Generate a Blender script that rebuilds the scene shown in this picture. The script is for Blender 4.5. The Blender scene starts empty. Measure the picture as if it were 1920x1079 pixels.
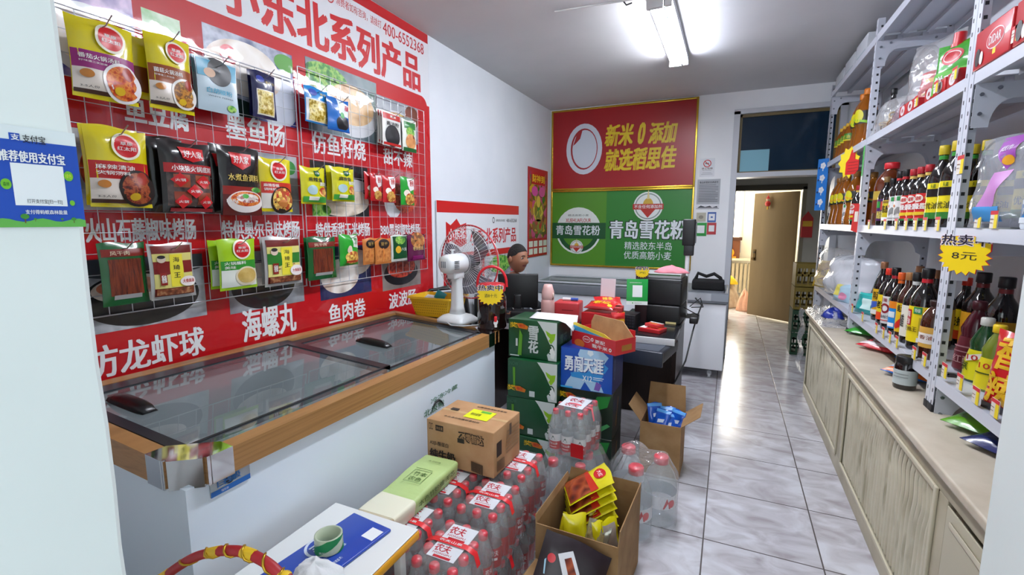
import bpy, bmesh, math, random
from math import pi, sin, cos, radians as R
from mathutils import Vector, Matrix, Euler
random.seed(7)
SC = bpy.context.scene
COL = SC.collection
# ------------------------------------------------------------------ camera, light, exposure
EYE = Vector((0, 0, 1.55))
FPX, PCX, PCY = 888.0, 960.0, 539.5
PITCH, YAW = R(7.918), R(24.575)
FWD = Vector((-sin(YAW)*cos(PITCH), cos(YAW)*cos(PITCH), -sin(PITCH)))
RGT = Vector((cos(YAW), sin(YAW), 0))
UPV = RGT.cross(FWD)
cd = bpy.data.cameras.new('camera')
cd.sensor_width = 36; cd.lens = FPX/1920*36; cd.clip_start = .02
cam = bpy.data.objects.new('camera', cd); COL.objects.link(cam)
cam.location = EYE; cam.rotation_euler = (pi/2-PITCH, 0, YAW)
SC.camera = cam
vs = SC.view_settings
vs.view_transform = 'Standard'; vs.look = 'None'; vs.gamma = 1; vs.use_curve_mapping = False
vs.exposure = 0.17
SC.cycles.transparent_max_bounces = 24
SC.cycles.max_bounces = 10
SC.cycles.sample_clamp_indirect = 6
W = bpy.data.worlds.new('daylight'); SC.world = W; W.use_nodes = True
W.node_tree.nodes['Background'].inputs[0].default_value = (.80, .92, 1, 1)
W.node_tree.nodes['Background'].inputs[1].default_value = .78
def lamp(name, loc, size, energy, col, rot=(0, 0, 0), sy=None):
    l = bpy.data.lights.new(name, 'AREA'); l.energy = energy; l.color = col; l.size = size
    if sy: l.shape = 'RECTANGLE'; l.size_y = sy
    o = bpy.data.objects.new(name, l); COL.objects.link(o); o.location = loc; o.rotation_euler = rot
    return o
# daylight falling in through the shop's open front behind the photographer, and through the window of the far room
lamp('shopfront_daylight', (.0, -1.2, 1.9), 3.0, 40, (.90, .96, 1), (R(84), 0, 0), 2.2)
lamp('far_room_daylight', (-.35, 10.5, 1.9), 1.2, 130, (1, .97, .9), (R(-90), 0, R(0)), 1.6)
# ------------------------------------------------------------------ where a pixel of the photograph meets a plane of the room
def ray(px, py): return RGT*(px-PCX) - UPV*(py-PCY) + FWD*FPX
def onx(px, py, X): v = ray(px, py); return EYE + v*(X/v.x)
def ony(px, py, Y): v = ray(px, py); return EYE + v*(Y/v.y)
def onz(px, py, z): v = ray(px, py); return EYE + v*((z-EYE.z)/v.z)
XL, YB, ZC, XR = -2.15, 5.88, 2.94, 1.24
# ------------------------------------------------------------------ materials
def lin(h):
    h = h.lstrip('#'); c = [int(h[i:i+2], 16)/255 for i in (0, 2, 4)]
    return tuple((x/12.92 if x <= .04045 else ((x+.055)/1.055)**2.4) for x in c) + (1,)
MC = {}
def new_mat(key):
    m = bpy.data.materials.new(key); m.use_nodes = True; MC[key] = m
    return m, m.node_tree.nodes, m.node_tree.links, m.node_tree.nodes['Principled BSDF']
def C(h, rough=.45, metal=0, bump=0, bscale=40, coat=0, spec=.5):
    key = 'm_%s_%s_%s_%s_%s_%s_%s' % (h, rough, metal, bump, bscale, coat, spec)
    if key in MC: return MC[key]
    m, n, l, b = new_mat(key)
    b.inputs['Base Color'].default_value = lin(h); b.inputs['Roughness'].default_value = rough
    b.inputs['Metallic'].default_value = metal; b.inputs['Coat Weight'].default_value = coat
    b.inputs['Coat Roughness'].default_value = .08; b.inputs['Specular IOR Level'].default_value = spec
    if bump:
        tc = n.new('ShaderNodeTexCoord'); t = n.new('ShaderNodeTexNoise'); t.inputs['Scale'].default_value = bscale
        t.inputs['Detail'].default_value = 3; bp = n.new('ShaderNodeBump'); bp.inputs['Strength'].default_value = bump
        bp.inputs['Distance'].default_value = .02
        l.new(tc.outputs['Object'], t.inputs['Vector']); l.new(t.outputs['Fac'], bp.inputs['Height']); l.new(bp.outputs[0], b.inputs['Normal'])
    return m
def mix(cols, scale=30, rough=.4, kind='noise', bump=0, detail=4, stretch=(1, 1, 1), dist=0):
    """a mottled surface: a noise or voronoi pattern run through a ramp of colours"""
    key = 'x_%s_%s_%s_%s_%s_%s' % ('-'.join(cols), scale, rough, kind, stretch, bump)
    if key in MC: return MC[key]
    m, n, l, b = new_mat(key); b.inputs['Roughness'].default_value = rough
    tc = n.new('ShaderNodeTexCoord'); mp = n.new('ShaderNodeMapping'); mp.inputs['Scale'].default_value = stretch
    l.new(tc.outputs['Object'], mp.inputs['Vector'])
    if kind == 'noise':
        t = n.new('ShaderNodeTexNoise'); t.inputs['Detail'].default_value = detail; t.inputs['Distortion'].default_value = dist; out = t.outputs['Fac']; lo, hi = .3, .7
    else:
        t = n.new('ShaderNodeTexVoronoi'); out = t.outputs['Color'] if kind == 'cells' else t.outputs['Distance']; lo, hi = .05, .9
    t.inputs['Scale'].default_value = scale; l.new(mp.outputs[0], t.inputs['Vector'])
    r = n.new('ShaderNodeValToRGB'); e = r.color_ramp.elements
    while len(e) < len(cols): e.new(.5)
    for i, c in enumerate(cols): e[i].position = lo + (hi-lo)*i/max(1, len(cols)-1); e[i].color = lin(c)
    l.new(out, r.inputs[0]); l.new(r.outputs[0], b.inputs['Base Color'])
    if bump:
        bp = n.new('ShaderNodeBump'); bp.inputs['Strength'].default_value = bump; bp.inputs['Distance'].default_value = .02
        l.new(out, bp.inputs['Height']); l.new(bp.outputs[0], b.inputs['Normal'])
    return m
def film(key, tint='ffffff', haze=.06, ior=1.45, rough=.08, bump=.0, bscale=60, hazecol='ffffff'):
    """thin clear plastic or glass: see-through, with a mirror sheen and a little milkiness"""
    if key in MC: return MC[key]
    m, n, l, b = new_mat(key); n.remove(b)
    o = n['Material Output']; tr = n.new('ShaderNodeBsdfTransparent'); tr.inputs[0].default_value = lin(tint)
    gl = n.new('ShaderNodeBsdfGlossy'); gl.inputs['Roughness'].default_value = rough
    df = n.new('ShaderNodeBsdfDiffuse'); df.inputs[0].default_value = lin(hazecol)
    fr = n.new('ShaderNodeFresnel'); fr.inputs['IOR'].default_value = ior
    ge = n.new('ShaderNodeNewGeometry'); mr = n.new('ShaderNodeMapRange'); mr.inputs['To Min'].default_value = ior; mr.inputs['To Max'].default_value = 1/ior
    l.new(ge.outputs['Backfacing'], mr.inputs['Value']); l.new(mr.outputs[0], fr.inputs['IOR'])
    m1 = n.new('ShaderNodeMixShader'); m1.inputs[0].default_value = haze; m2 = n.new('ShaderNodeMixShader')
    l.new(tr.outputs[0], m1.inputs[1]); l.new(df.outputs[0], m1.inputs[2])
    l.new(fr.outputs[0], m2.inputs[0]); l.new(m1.outputs[0], m2.inputs[1]); l.new(gl.outputs[0], m2.inputs[2])
    l.new(m2.outputs[0], o.inputs[0])
    if bump:
        tc = n.new('ShaderNodeTexCoord'); t = n.new('ShaderNodeTexNoise'); t.inputs['Scale'].default_value = bscale
        bp = n.new('ShaderNodeBump'); bp.inputs['Strength'].default_value = bump; bp.inputs['Distance'].default_value = .03
        l.new(tc.outputs['Object'], t.inputs['Vector']); l.new(t.outputs['Fac'], bp.inputs['Height'])
        l.new(bp.outputs[0], gl.inputs['Normal']); l.new(bp.outputs[0], fr.inputs['Normal'])
    return m
def glow(key, h, s):
    if key in MC: return MC[key]
    m, n, l, b = new_mat(key); b.inputs['Base Color'].default_value = lin(h)
    b.inputs['Emission Color'].default_value = lin(h); b.inputs['Emission Strength'].default_value = s
    return m
# ------------------------------------------------------------------ mesh builder: many shapes, one object
GL = {}
def glyphs(s):
    k = s
    if k not in GL:
        c = bpy.data.curves.new('lettering', 'FONT'); c.body = s; c.resolution_u = 2
        o = bpy.data.objects.new('lettering', c); me = o.to_mesh()
        v = [(p.co.x, p.co.y) for p in me.vertices]; f = [tuple(p.vertices) for p in me.polygons]
        o.to_mesh_clear(); bpy.data.objects.remove(o); bpy.data.curves.remove(c)
        if not v: v, f = [(0, 0), (1, 0), (1, 1)], [(0, 1, 2)]
        x0 = min(p[0] for p in v); x1 = max(p[0] for p in v); z0 = min(p[1] for p in v); z1 = max(p[1] for p in v)
        GL[k] = ([((p[0]-x0)/max(1e-6, x1-x0), (p[1]-z0)/max(1e-6, z1-z0)) for p in v], f, (x1-x0)/max(1e-6, z1-z0))
    return GL[k]
class MB:
    def __init__(s): s.v = []; s.f = []; s.fm = []; s.fs = []; s.mats = []; s.M = Matrix(); s.fn = None
    def at(s, loc=(0, 0, 0), rot=(0, 0, 0), sc=1): s.M = Matrix.Translation(loc) @ Euler(rot).to_matrix().to_4x4() @ Matrix.Scale(sc, 4); return s
    def mi(s, m):
        if m not in s.mats: s.mats.append(m)
        return s.mats.index(m)
    def add(s, vs, fs, m, smooth=False):
        b = len(s.v); i = s.mi(m)
        for p in vs:
            if s.fn: p = s.fn(*p)
            s.v.append(s.M @ Vector(p))
        for f in fs: s.f.append(tuple(b+k for k in f)); s.fm.append(i); s.fs.append(smooth)
        return s
    def box(s, x0, x1, y0, y1, z0, z1, m, bev=0):
        v = [(x, y, z) for x in (x0, x1) for y in (y0, y1) for z in (z0, z1)]
        f = [(0, 1, 3, 2), (4, 6, 7, 5), (0, 4, 5, 1), (2, 3, 7, 6), (0, 2, 6, 4), (1, 5, 7, 3)]
        if not bev: return s.add(v, f, m)
        bm = bmesh.new(); vv = [bm.verts.new(p) for p in v]
        for q in f: bm.faces.new([vv[k] for k in q])
        bmesh.ops.bevel(bm, geom=bm.edges[:], offset=bev, segments=2, affect='EDGES', profile=.6)
        bm.verts.index_update()
        s.add([tuple(p.co) for p in bm.verts], [tuple(p.index for p in q.verts) for q in bm.faces], m, True); bm.free(); return s
    def quad(s, a, b, c, d, m): return s.add([a, b, c, d], [(0, 1, 2, 3)], m)
    def rect(s, x0, x1, z0, z1, y, m, n=1):
        n = n if not s.fn else 8
        vs = [(x0+(x1-x0)*i/n, y, z0+(z1-z0)*j/n) for j in range(n+1) for i in range(n+1)]
        return s.add(vs, [(j*(n+1)+i, j*(n+1)+i+1, (j+1)*(n+1)+i+1, (j+1)*(n+1)+i) for j in range(n) for i in range(n)], m, bool(s.fn))
    def poly(s, pts, y, m):
        if s.fn:      # on a curved face the outline is cut up finely so that it follows the curve
            bm = bmesh.new(); bm.faces.new([bm.verts.new((p[0], y, p[1])) for p in pts]); bmesh.ops.triangulate(bm, faces=bm.faces[:])
            bmesh.ops.subdivide_edges(bm, edges=bm.edges[:], cuts=5, use_grid_fill=True); bm.verts.index_update()
            s.add([tuple(v.co) for v in bm.verts], [tuple(v.index for v in f.verts) for f in bm.faces], m, True); bm.free(); return s
        return s.add([(p[0], y, p[1]) for p in pts], [tuple(range(len(pts)))], m)
    def prism(s, pts, y0, y1, m, smooth=False):
        """an outline in the XZ plane given thickness along Y"""
        n = len(pts); v = [(p[0], y0, p[1]) for p in pts] + [(p[0], y1, p[1]) for p in pts]
        return s.add(v, [tuple(range(n)), tuple(range(2*n-1, n-1, -1))], m).add(v, [(i, i+n, (i+1) % n+n, (i+1) % n) for i in range(n)], m, smooth)
    def ell(s, cx, cz, rx, rz, y, m, n=28, inner=0, rings=3):
        k0 = inner; vs = []; fs = []
        rr = [k0+(1-k0)*i/rings for i in range(rings+1)]
        for r in rr: vs += [(cx+rx*r*cos(2*pi*i/n), y, cz+rz*r*sin(2*pi*i/n)) for i in range(n)]
        for j in range(rings): fs += [(j*n+i, j*n+(i+1) % n, (j+1)*n+(i+1) % n, (j+1)*n+i) for i in range(n)]
        return s.add(vs, fs, m, bool(s.fn))
    def text(s, t, x0, x1, z0, z1, y, m, bold=1, keep=False):
        v, f, asp = glyphs(t)
        if keep:
            w = (z1-z0)*asp
            if w > x1-x0: h = (x1-x0)/asp; c = (z0+z1)/2; z0, z1 = c-h/2, c+h/2
            else: c = (x0+x1)/2; x0, x1 = c-w/2, c+w/2
        e = .016*bold*(z1-z0)
        for k, (dx, dz) in enumerate(((-e, -e*.6), (e, -e*.6), (-e, e*.6), (e, e*.6)) if bold else ((0, 0),)):
            s.add([(x0+p[0]*(x1-x0)+dx, y-.00006*k, z0+p[1]*(z1-z0)+dz) for p in v], f, m)
        return s
    def lathe(s, prof, m, n=20, cx=0, cy=0, smooth=True, a0=0, a1=2*pi):
        full = abs(a1-a0-2*pi) < 1e-6; k = n if full else n+1; vs = []; fs = []
        for r, z in prof: vs += [(cx+r*cos(a0+(a1-a0)*i/n), cy+r*sin(a0+(a1-a0)*i/n), z) for i in range(k)]
        for j in range(len(prof)-1):
            for i in range(n): fs.append((j*k+i, j*k+(i+1) % k, (j+1)*k+(i+1) % k, (j+1)*k+i))
        return s.add(vs, fs, m, smooth)
    def cyl(s, a, b, r, m, n=10, r2=None, caps=True, smooth=True):
        a, b = Vector(a), Vector(b); d = (b-a).normalized(); u = d.orthogonal().normalized(); w = d.cross(u); r2 = r if r2 is None else r2
        vs = [a+(u*cos(2*pi*i/n)+w*sin(2*pi*i/n))*r for i in range(n)] + [b+(u*cos(2*pi*i/n)+w*sin(2*pi*i/n))*r2 for i in range(n)]
        s.add(vs, [(i, (i+1) % n, (i+1) % n+n, i+n) for i in range(n)], m, smooth)
        if caps: s.add(vs, [tuple(range(n-1, -1, -1)), tuple(range(n, 2*n))], m)
        return s
    def tube(s, pts, r, m, n=6, closed=False):
        P = [Vector(p) for p in pts]; k = len(P); rings = []; u = None
        for i in range(k):
            t = (P[(i+1) % k]-P[i-1]) if closed else (P[min(i+1, k-1)]-P[max(i-1, 0)])
            t.normalize()
            if u is None: u = t.orthogonal().normalized()
            u = (u-t*u.dot(t)).normalized(); w = t.cross(u); rr = r[i] if isinstance(r, (list, tuple)) else r
            rings += [P[i]+(u*cos(2*pi*j/n)+w*sin(2*pi*j/n))*rr for j in range(n)]
        fs = [(i*n+j, i*n+(j+1) % n, ((i+1) % k)*n+(j+1) % n, ((i+1) % k)*n+j) for i in range(k if closed else k-1) for j in range(n)]
        s.add(rings, fs, m, True)
        if not closed: s.add(rings, [tuple(range(n-1, -1, -1)), tuple(range((k-1)*n, k*n))], m)
        return s
    def sphere(s, c, r, m, sc=(1, 1, 1), n=14, k=9):
        vs = []; fs = []
        for j in range(k+1):
            a = pi*j/k; vs += [(c[0]+r*sc[0]*sin(a)*cos(2*pi*i/n), c[1]+r*sc[1]*sin(a)*sin(2*pi*i/n), c[2]+r*sc[2]*cos(a)) for i in range(n)]
        for j in range(k): fs += [(j*n+i, (j+1)*n+i, (j+1)*n+(i+1) % n, j*n+(i+1) % n) for i in range(n)]
        return s.add(vs, fs, m, True)
    def decals(s, D, w, h, y0, x0=None, z0=0, step=.0005):
        """printed marks on a face w wide and h high; positions are fractions of the face, u from its middle, v from its foot"""
        x0 = 0 if x0 is None else x0
        for i, d in enumerate(D):
            y = y0-step*(i+1); k = d[0]; m = d[1]
            X = lambda u: x0+u*w
            Z = lambda v: z0+v*h
            if k == 'r': s.rect(X(d[2]), X(d[3]), Z(d[4]), Z(d[5]), y, m)
            elif k == 'e': s.ell(X(d[2]), Z(d[3]), d[4]*w, d[5]*w, y, m)
            elif k == 'g': s.ell(X(d[2]), Z(d[3]), d[4]*w, d[5]*w, y, m, inner=d[6], rings=1)
            elif k == 't': s.text(d[2], X(d[3]), X(d[4]), Z(d[5]), Z(d[6]), y, m, d[7] if len(d) > 7 else 1)
            elif k == 'p': s.poly([(X(a), Z(b)) for a, b in d[2]], y, m)
        return s
    def build(s, name, parent=None, label=None, kind=None):
        me = bpy.data.meshes.new(name); me.from_pydata([tuple(v) for v in s.v], [], s.f)
        for m in s.mats: me.materials.append(m)
        me.polygons.foreach_set('material_index', s.fm); me.polygons.foreach_set('use_smooth', s.fs); me.update()
        o = bpy.data.objects.new(name, me); COL.objects.link(o)
        if parent: o.parent = parent
        if label: o['label'] = label
        if kind: o['kind'] = kind
        return o
def tag(o, label, cat, group=None):
    o['label'] = label; o['category'] = cat
    if group: o['group'] = group
    return o
def thing(name, label, cat, loc=(0, 0, 0), rz=0, group=None, rot=None):
    o = bpy.data.objects.new(name, None); COL.objects.link(o); o.empty_display_size = .05
    o.location = loc; o.rotation_euler = rot if rot else (0, 0, rz)
    return tag(o, label, cat, group)
def dup(src, loc, rz=None, label=None, group=None, rot=None):
    r = src.copy(); COL.objects.link(r); r.location = loc
    if rz is not None: r.rotation_euler = (0, 0, rz)
    if rot is not None: r.rotation_euler = rot
    if label: r['label'] = label
    if group: r['group'] = group
    for ch in list(src.children):
        c = ch.copy(); COL.objects.link(c); c.parent = r
        for g in list(ch.children):
            d = g.copy(); COL.objects.link(d); d.parent = c
    return r
def ordw(i): return ('first', 'second', 'third', 'fourth', 'fifth', 'sixth', 'seventh', 'eighth', 'ninth', 'tenth', 'eleventh', 'twelfth')[i]
# ------------------------------------------------------------------ common goods
def front_of(wd, h, d, seal=.06):
    def f(x, z):
        u = min(1, abs(2*x/wd)); v = min(1, max(0, z/h)); e = min(1, v/.18, (1-v)/.18) if 0 < v < 1 else 0
        return d/2*(1-u**3)**.7*(max(0, e)**.7)
    return f
def pouch(mb, wd, h, d, m, seed=0, nu=10, nv=14, back=None):
    rn = random.Random(seed); f = front_of(wd, h, d); a, b, c = rn.uniform(0, 6), rn.uniform(0, 6), rn.uniform(.6, 1.4)
    wr = lambda u, v: 1+.10*sin(9*u*c+11*v+a)+.07*sin(17*v-6*u+b)
    for sgn, mm in ((-1, m), (1, back or m)):
        vs = []; fs = []
        for j in range(nv+1):
            for i in range(nu+1):
                u = i/nu-.5; v = j/nv; pin = 1-.05*sin(pi*v)
                vs.append((u*wd*pin, sgn*(f(u*wd, v*h)*wr(u, v)+.0006), v*h+.004*sin(7*u+a)*(v > .9)))
        for j in range(nv):
            for i in range(nu):
                q = (j*(nu+1)+i, j*(nu+1)+i+1, (j+1)*(nu+1)+i+1, (j+1)*(nu+1)+i); fs.append(q if sgn < 0 else q[::-1])
        mb.add(vs, fs, mm, True)
    return lambda x, y, z: (x*(1-.05*sin(pi*min(1, max(0, z/h)))), -(f(x, z)*wr(x/wd, z/h)+.0016)+y, z)
def bag(name, label, cat, wd, h, d, m, D, loc, rz=0, group=None, rot=None, seed=0):
    t = thing(name, label, cat, loc, rz, group, rot)
    b = MB(); fn = pouch(b, wd, h, d, m, seed); b.build('pouch', t)
    if D: p = MB(); p.fn = fn; p.decals(D, wd, h, 0); p.build('print', t)
    return t
def bottle_parts(t, prof, glass, cap, cap_prof, label=None, lprof=None, D=None, n=18, neck=None):
    b = MB(); b.lathe(prof, glass, n); b.add([(prof[0][0]*cos(2*pi*i/n), prof[0][0]*sin(2*pi*i/n), prof[0][1]) for i in range(n)], [tuple(range(n-1, -1, -1))], glass)
    b.build('bottle_body', t)
    c = MB(); c.lathe(cap_prof + [(0, cap_prof[-1][1])], cap, 14); c.build('cap', t)
    if neck: q = MB(); q.lathe(neck[1], neck[0], n); q.build('neck_band', t)
    if label:
        r = max(p[0] for p in lprof); z0, z1 = lprof[0][1], lprof[-1][1]
        q = MB(); q.lathe(lprof, label, n)
        if D:
            q.fn = lambda x, y, z: ((r+.0006-y)*sin(x/r), -(r+.0006-y)*cos(x/r), z)
            q.decals(D, 2*r*1.1, z1-z0, 0, z0=z0)
        q.build('label', t)
M_WHITE = C('e9ebec', .55); M_RED = C('c8141e', .4); M_BLK = C('141415', .45); M_KRAFT = mix(('a88560', 'b89468', 'c2a075'), 14, .85)
M_YEL = C('f2d90a', .35); M_GRN = C('0f7a35', .4); M_STEEL = C('b9bdc2', .3, 1); M_INK = C('1c1c1e', .6); M_PAPER = C('eceef0', .7)
M_FILM = film('clear_film', haze=.07, rough=.12, bump=.35, bscale=25)
# ================================================================== THE SETTING
def plaster(key, a, b, sc=3):
    m = mix((a, b), sc, .75, detail=6, bump=.015); return m
M_WALL = plaster('w', 'd3d8df', 'dadee4'); M_BACK = plaster('b', 'eceff2', 'f2f4f6'); M_CEIL = plaster('c', 'cfcfd2', 'd8d8da', 1.6); M_PIER = plaster('p', 'dde6e4', 'e6ecea', 2)
def floor_mat():
    m, n, l, b = new_mat('marbled_tiles'); b.inputs['Roughness'].default_value = .18
    tc = n.new('ShaderNodeTexCoord'); mp = n.new('ShaderNodeMapping'); mp.inputs['Location'].default_value = (.034, .093, 0); l.new(tc.outputs['Object'], mp.inputs['Vector'])
    br = n.new('ShaderNodeTexBrick'); br.offset = 0; br.inputs['Scale'].default_value = 1; br.inputs['Brick Width'].default_value = .505; br.inputs['Row Height'].default_value = .487
    br.inputs['Mortar Size'].default_value = .0035; br.inputs['Mortar Smooth'].default_value = .1; l.new(mp.outputs[0], br.inputs['Vector'])
    br.inputs['Color1'].default_value = (0, 0, 0, 1); br.inputs['Color2'].default_value = (1, 1, 1, 1)
    ad = n.new('ShaderNodeVectorMath'); ad.operation = 'MULTIPLY_ADD'; ad.inputs[1].default_value = (7, 5, 3); l.new(br.outputs['Color'], ad.inputs[0]); l.new(tc.outputs['Object'], ad.inputs[2])
    r1 = n.new('ShaderNodeMapping'); r1.inputs['Rotation'].default_value = (0, 0, .9); r1.inputs['Scale'].default_value = (2.0, 3.4, 1); l.new(ad.outputs[0], r1.inputs['Vector'])
    t = n.new('ShaderNodeTexNoise'); t.inputs['Scale'].default_value = 2.2; t.inputs['Detail'].default_value = 8; t.inputs['Distortion'].default_value = 1.2; l.new(r1.outputs[0], t.inputs['Vector'])
    r = n.new('ShaderNodeValToRGB'); e = r.color_ramp.elements; e.new(.5)
    for i, (p, c) in enumerate(((.32, 'a29c9f'), (.5, 'bbb9be'), (.66, 'cdced4'))): e[i].position = p; e[i].color = lin(c)
    l.new(t.outputs['Fac'], r.inputs[0])
    mx = n.new('ShaderNodeMixRGB'); l.new(br.outputs['Fac'], mx.inputs[0]); l.new(r.outputs[0], mx.inputs[1]); mx.inputs[2].default_value = lin('5b5655'); l.new(mx.outputs[0], b.inputs['Base Color'])
    bp = n.new('ShaderNodeBump'); bp.inputs['Strength'].default_value = .25; bp.inputs['Distance'].default_value = .002; bp.invert = True; l.new(br.outputs['Fac'], bp.inputs['Height']); l.new(bp.outputs[0], b.inputs['Normal'])
    return m
def struct(name, mb, parent=None): return mb.build(name, parent, kind='structure')
DX0, DX1, DZ, TZ0, TZ1 = 0.0, .97, 2.03, 2.08, 2.70     # the doorway and the transom in the back wall
struct('floor', MB().box(-3, 2.2, -2.5, 11, -.1, 0, floor_mat()))
struct('ceiling', MB().box(-2.4, 1.5, -.1, YB+.2, ZC, ZC+.1, M_CEIL))
struct('wall_left', MB().box(XL-.15, XL, -.1, YB+.2, 0, ZC, M_WALL))
struct('wall_right', MB().box(XR, XR+.15, -.1, YB+.2, 0, ZC, M_WALL))
struct('wall_back', MB().box(XL, DX0-.03, YB, YB+.2, 0, ZC, M_BACK).box(DX1+.03, XR, YB, YB+.2, 0, ZC, M_BACK).box(DX0-.03, DX1+.03, YB, YB+.2, TZ1+.03, ZC, M_BACK))
# the shop entrance: the near pier on the wall side and the pier beside the shelves
def ragged(x, y0, y1, xo, m, seed):
    rn = random.Random(seed); b = MB(); n = 40; e = [(y1+rn.uniform(-.0012, .0012)) for _ in range(n+1)]
    vs = []
    for j in range(n+1):
        z = ZC*j/n; vs += [(x, y0, z), (x, e[j]-.006, z), (x+(.006 if xo > x else -.006), e[j], z), (xo, e[j], z), (xo, y0, z)]
    fs = [(j*5+i, j*5+(i+1) % 5, j*5+5+(i+1) % 5, j*5+5+i) for j in range(n) for i in range(5)]
    return b.add(vs, fs, m)
struct('wall_front', ragged(-.62, -.35, .272, -2.3, M_PIER, 1))
struct('wall_entrance', ragged(.46, -.35, 1.10, .62, M_PIER, 4).box(.62, 1.39, -.35, -.15, 0, ZC, M_PIER))
# door frame and transom
M_FRAME = C('c3c6cc', .45)
struct('trim_1', MB().box(DX0-.03, DX0+.03, YB-.03, YB+.2, 0, TZ1+.03, M_FRAME).box(DX1-.03, DX1+.03, YB-.03, YB+.2, 0, TZ1+.03, M_FRAME).box(DX0-.03, DX1+.03, YB-.03, YB+.2, TZ1, TZ1+.05, M_FRAME).box(DX0+.03, DX1-.03, YB-.035, YB+.2, DZ, TZ0, M_FRAME))
wf = struct('window_1', MB().box(DX0+.03, DX0+.055, YB+.02, YB+.07, TZ0, TZ1, C('6d5c33', .5)).box(DX1-.055, DX1-.03, YB+.02, YB+.07, TZ0, TZ1, C('6d5c33', .5)).box(DX0+.03, DX1-.03, YB+.02, YB+.07, TZ1-.03, TZ1, C('6d5c33', .5)).box(DX0+.03, DX1-.03, YB+.02, YB+.07, TZ0, TZ0+.015, C('6d5c33', .5)))
MB().box(DX0+.05, DX1-.05, YB+.04, YB+.046, TZ0, TZ1-.02, C('13283a', .08, spec=.35)).build('pane', wf)
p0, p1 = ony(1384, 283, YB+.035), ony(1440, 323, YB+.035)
tag(MB().box(p0.x, p1.x, YB+.032, YB+.036, p1.z, p0.z, C('7fb4c4', .6)).build('pale_sheet'), 'pale blue sheet painted as a lit reflection on the dark transom glass', 'paper')  # lit rectangle mirrored in the glass, put in as a pale coloured sheet
# the passage and the lit room behind it
Y2 = 8.2; M_PASS = plaster('q', 'b3b3ae', 'c0bfba'); M_ROOM = plaster('r', 'f0ead8', 'f4efe2')
struct('wall_passage', MB().box(-1.2, -1.0, YB+.2, Y2, 0, 2.6, M_PASS).box(1.5, 1.65, YB+.2, Y2, 0, 2.6, M_PASS).box(-1.2, 1.65, YB+.2, Y2, 2.6, 2.7, M_PASS))
struct('wall_far', MB().box(-1.2, .02, Y2, Y2+.12, 0, 2.6, M_PASS).box(.97, 1.65, Y2, Y2+.12, 0, 2.6, M_PASS).box(.02, .97, Y2, Y2+.12, 2.02, 2.6, M_PASS))
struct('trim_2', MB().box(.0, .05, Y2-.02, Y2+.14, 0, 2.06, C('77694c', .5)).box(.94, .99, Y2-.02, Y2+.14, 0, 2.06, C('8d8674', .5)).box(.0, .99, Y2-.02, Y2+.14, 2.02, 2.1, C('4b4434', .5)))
struct('wall_room', MB().box(-1.2, -1.05, Y2+.12, 10.9, 0, 2.6, M_ROOM).box(1.6, 1.75, Y2+.12, 10.9, 0, 2.6, M_ROOM).box(-1.2, 1.75, Y2+.12, 11, 2.6, 2.7, M_ROOM).box(-1.2, -.62, 10.8, 10.95, 0, 2.6, M_ROOM).box(.22, 1.75, 10.8, 10.95, 0, 2.6, M_ROOM).box(-.62, .22, 10.8, 10.95, 0, .95, M_ROOM).box(-.62, .22, 10.8, 10.95, 2.3, 2.6, M_ROOM))
w2 = struct('window_2', MB().box(-.62, -.58, 10.78, 10.86, .95, 2.3, M_FRAME).box(.18, .22, 10.78, 10.86, .95, 2.3, M_FRAME).box(-.22, -.18, 10.78, 10.86, .95, 2.3, M_FRAME).box(-.62, .22, 10.78, 10.86, .92, .96, M_FRAME))
MB().box(-.58, .18, 10.84, 10.85, .96, 2.3, glow('sunlit_window', 'fff8ea', 3.2)).build('pane', w2)
# the door leaf of the lit room, standing ajar
dl = MB(); a0 = Vector((.92, 8.30, 0)); a1 = Vector((.36, 8.78, 0)); dv = (a1-a0); L2 = dv.length; ang = math.atan2(dv.y, dv.x)
door = bpy.data.objects.new('door_1', None); COL.objects.link(door); door.location = a0; door.rotation_euler = (0, 0, ang); door['kind'] = 'structure'
M_DOOR = mix(('806a48', '8c7552'), 6, .45, stretch=(1, 1, .2))
dl.box(0, L2, 0, .04, .02, 2.0, M_DOOR).build('leaf', door, kind='structure')
MB().box(L2-.09, L2-.05, .04, .05, .92, 1.1, C('57462c', .4, .8)).cyl((L2-.07, .05, .95), (L2-.07, .09, .95), .022, C('57462c', .4, .8), 12).box(L2-.085, L2-.055, .05, .06, 1.04, 1.07, C('2c2418', .4)).build('door_handle', door, kind='structure')
# a chest under its window, and what stands on it
t = thing('radiator', 'beige ribbed radiator under the shelf in the lit far room', 'radiator', (.02, 10.6, 0))
rb = MB(); [rb.box(-.62+i*.075, -.57+i*.075, -.05, .05, .12, .72, C('b7a88a', .5), .008) for i in range(15)]; rb.build('ribs', t)
MB().box(-.66, .55, -.12, .12, .78, .82, C('d8ccb4', .5)).build('shelf', t)
t = thing('shrine', 'small dark wooden shrine with an orange figure on the far room shelf', 'shrine', (-.0, 10.58, .82))
MB().box(-.2, .2, -.05, .1, 0, .36, C('6b3a1a', .5)).box(-.23, .23, -.07, .12, .36, .42, C('4a2812', .5)).build('cabinet', t)
MB().sphere((0, -.07, .11), .1, glow('figure_glow', 'ff8a10', .6), (1, .5, 1)).sphere((0, -.07, .24), .05, glow('figure_glow', 'ff8a10', .6)).box(-.14, .14, -.09, -.05, 0, .04, C('d88a20', .4)).build('figure', t)  # the orange figure is given a faint glow of its own
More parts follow.
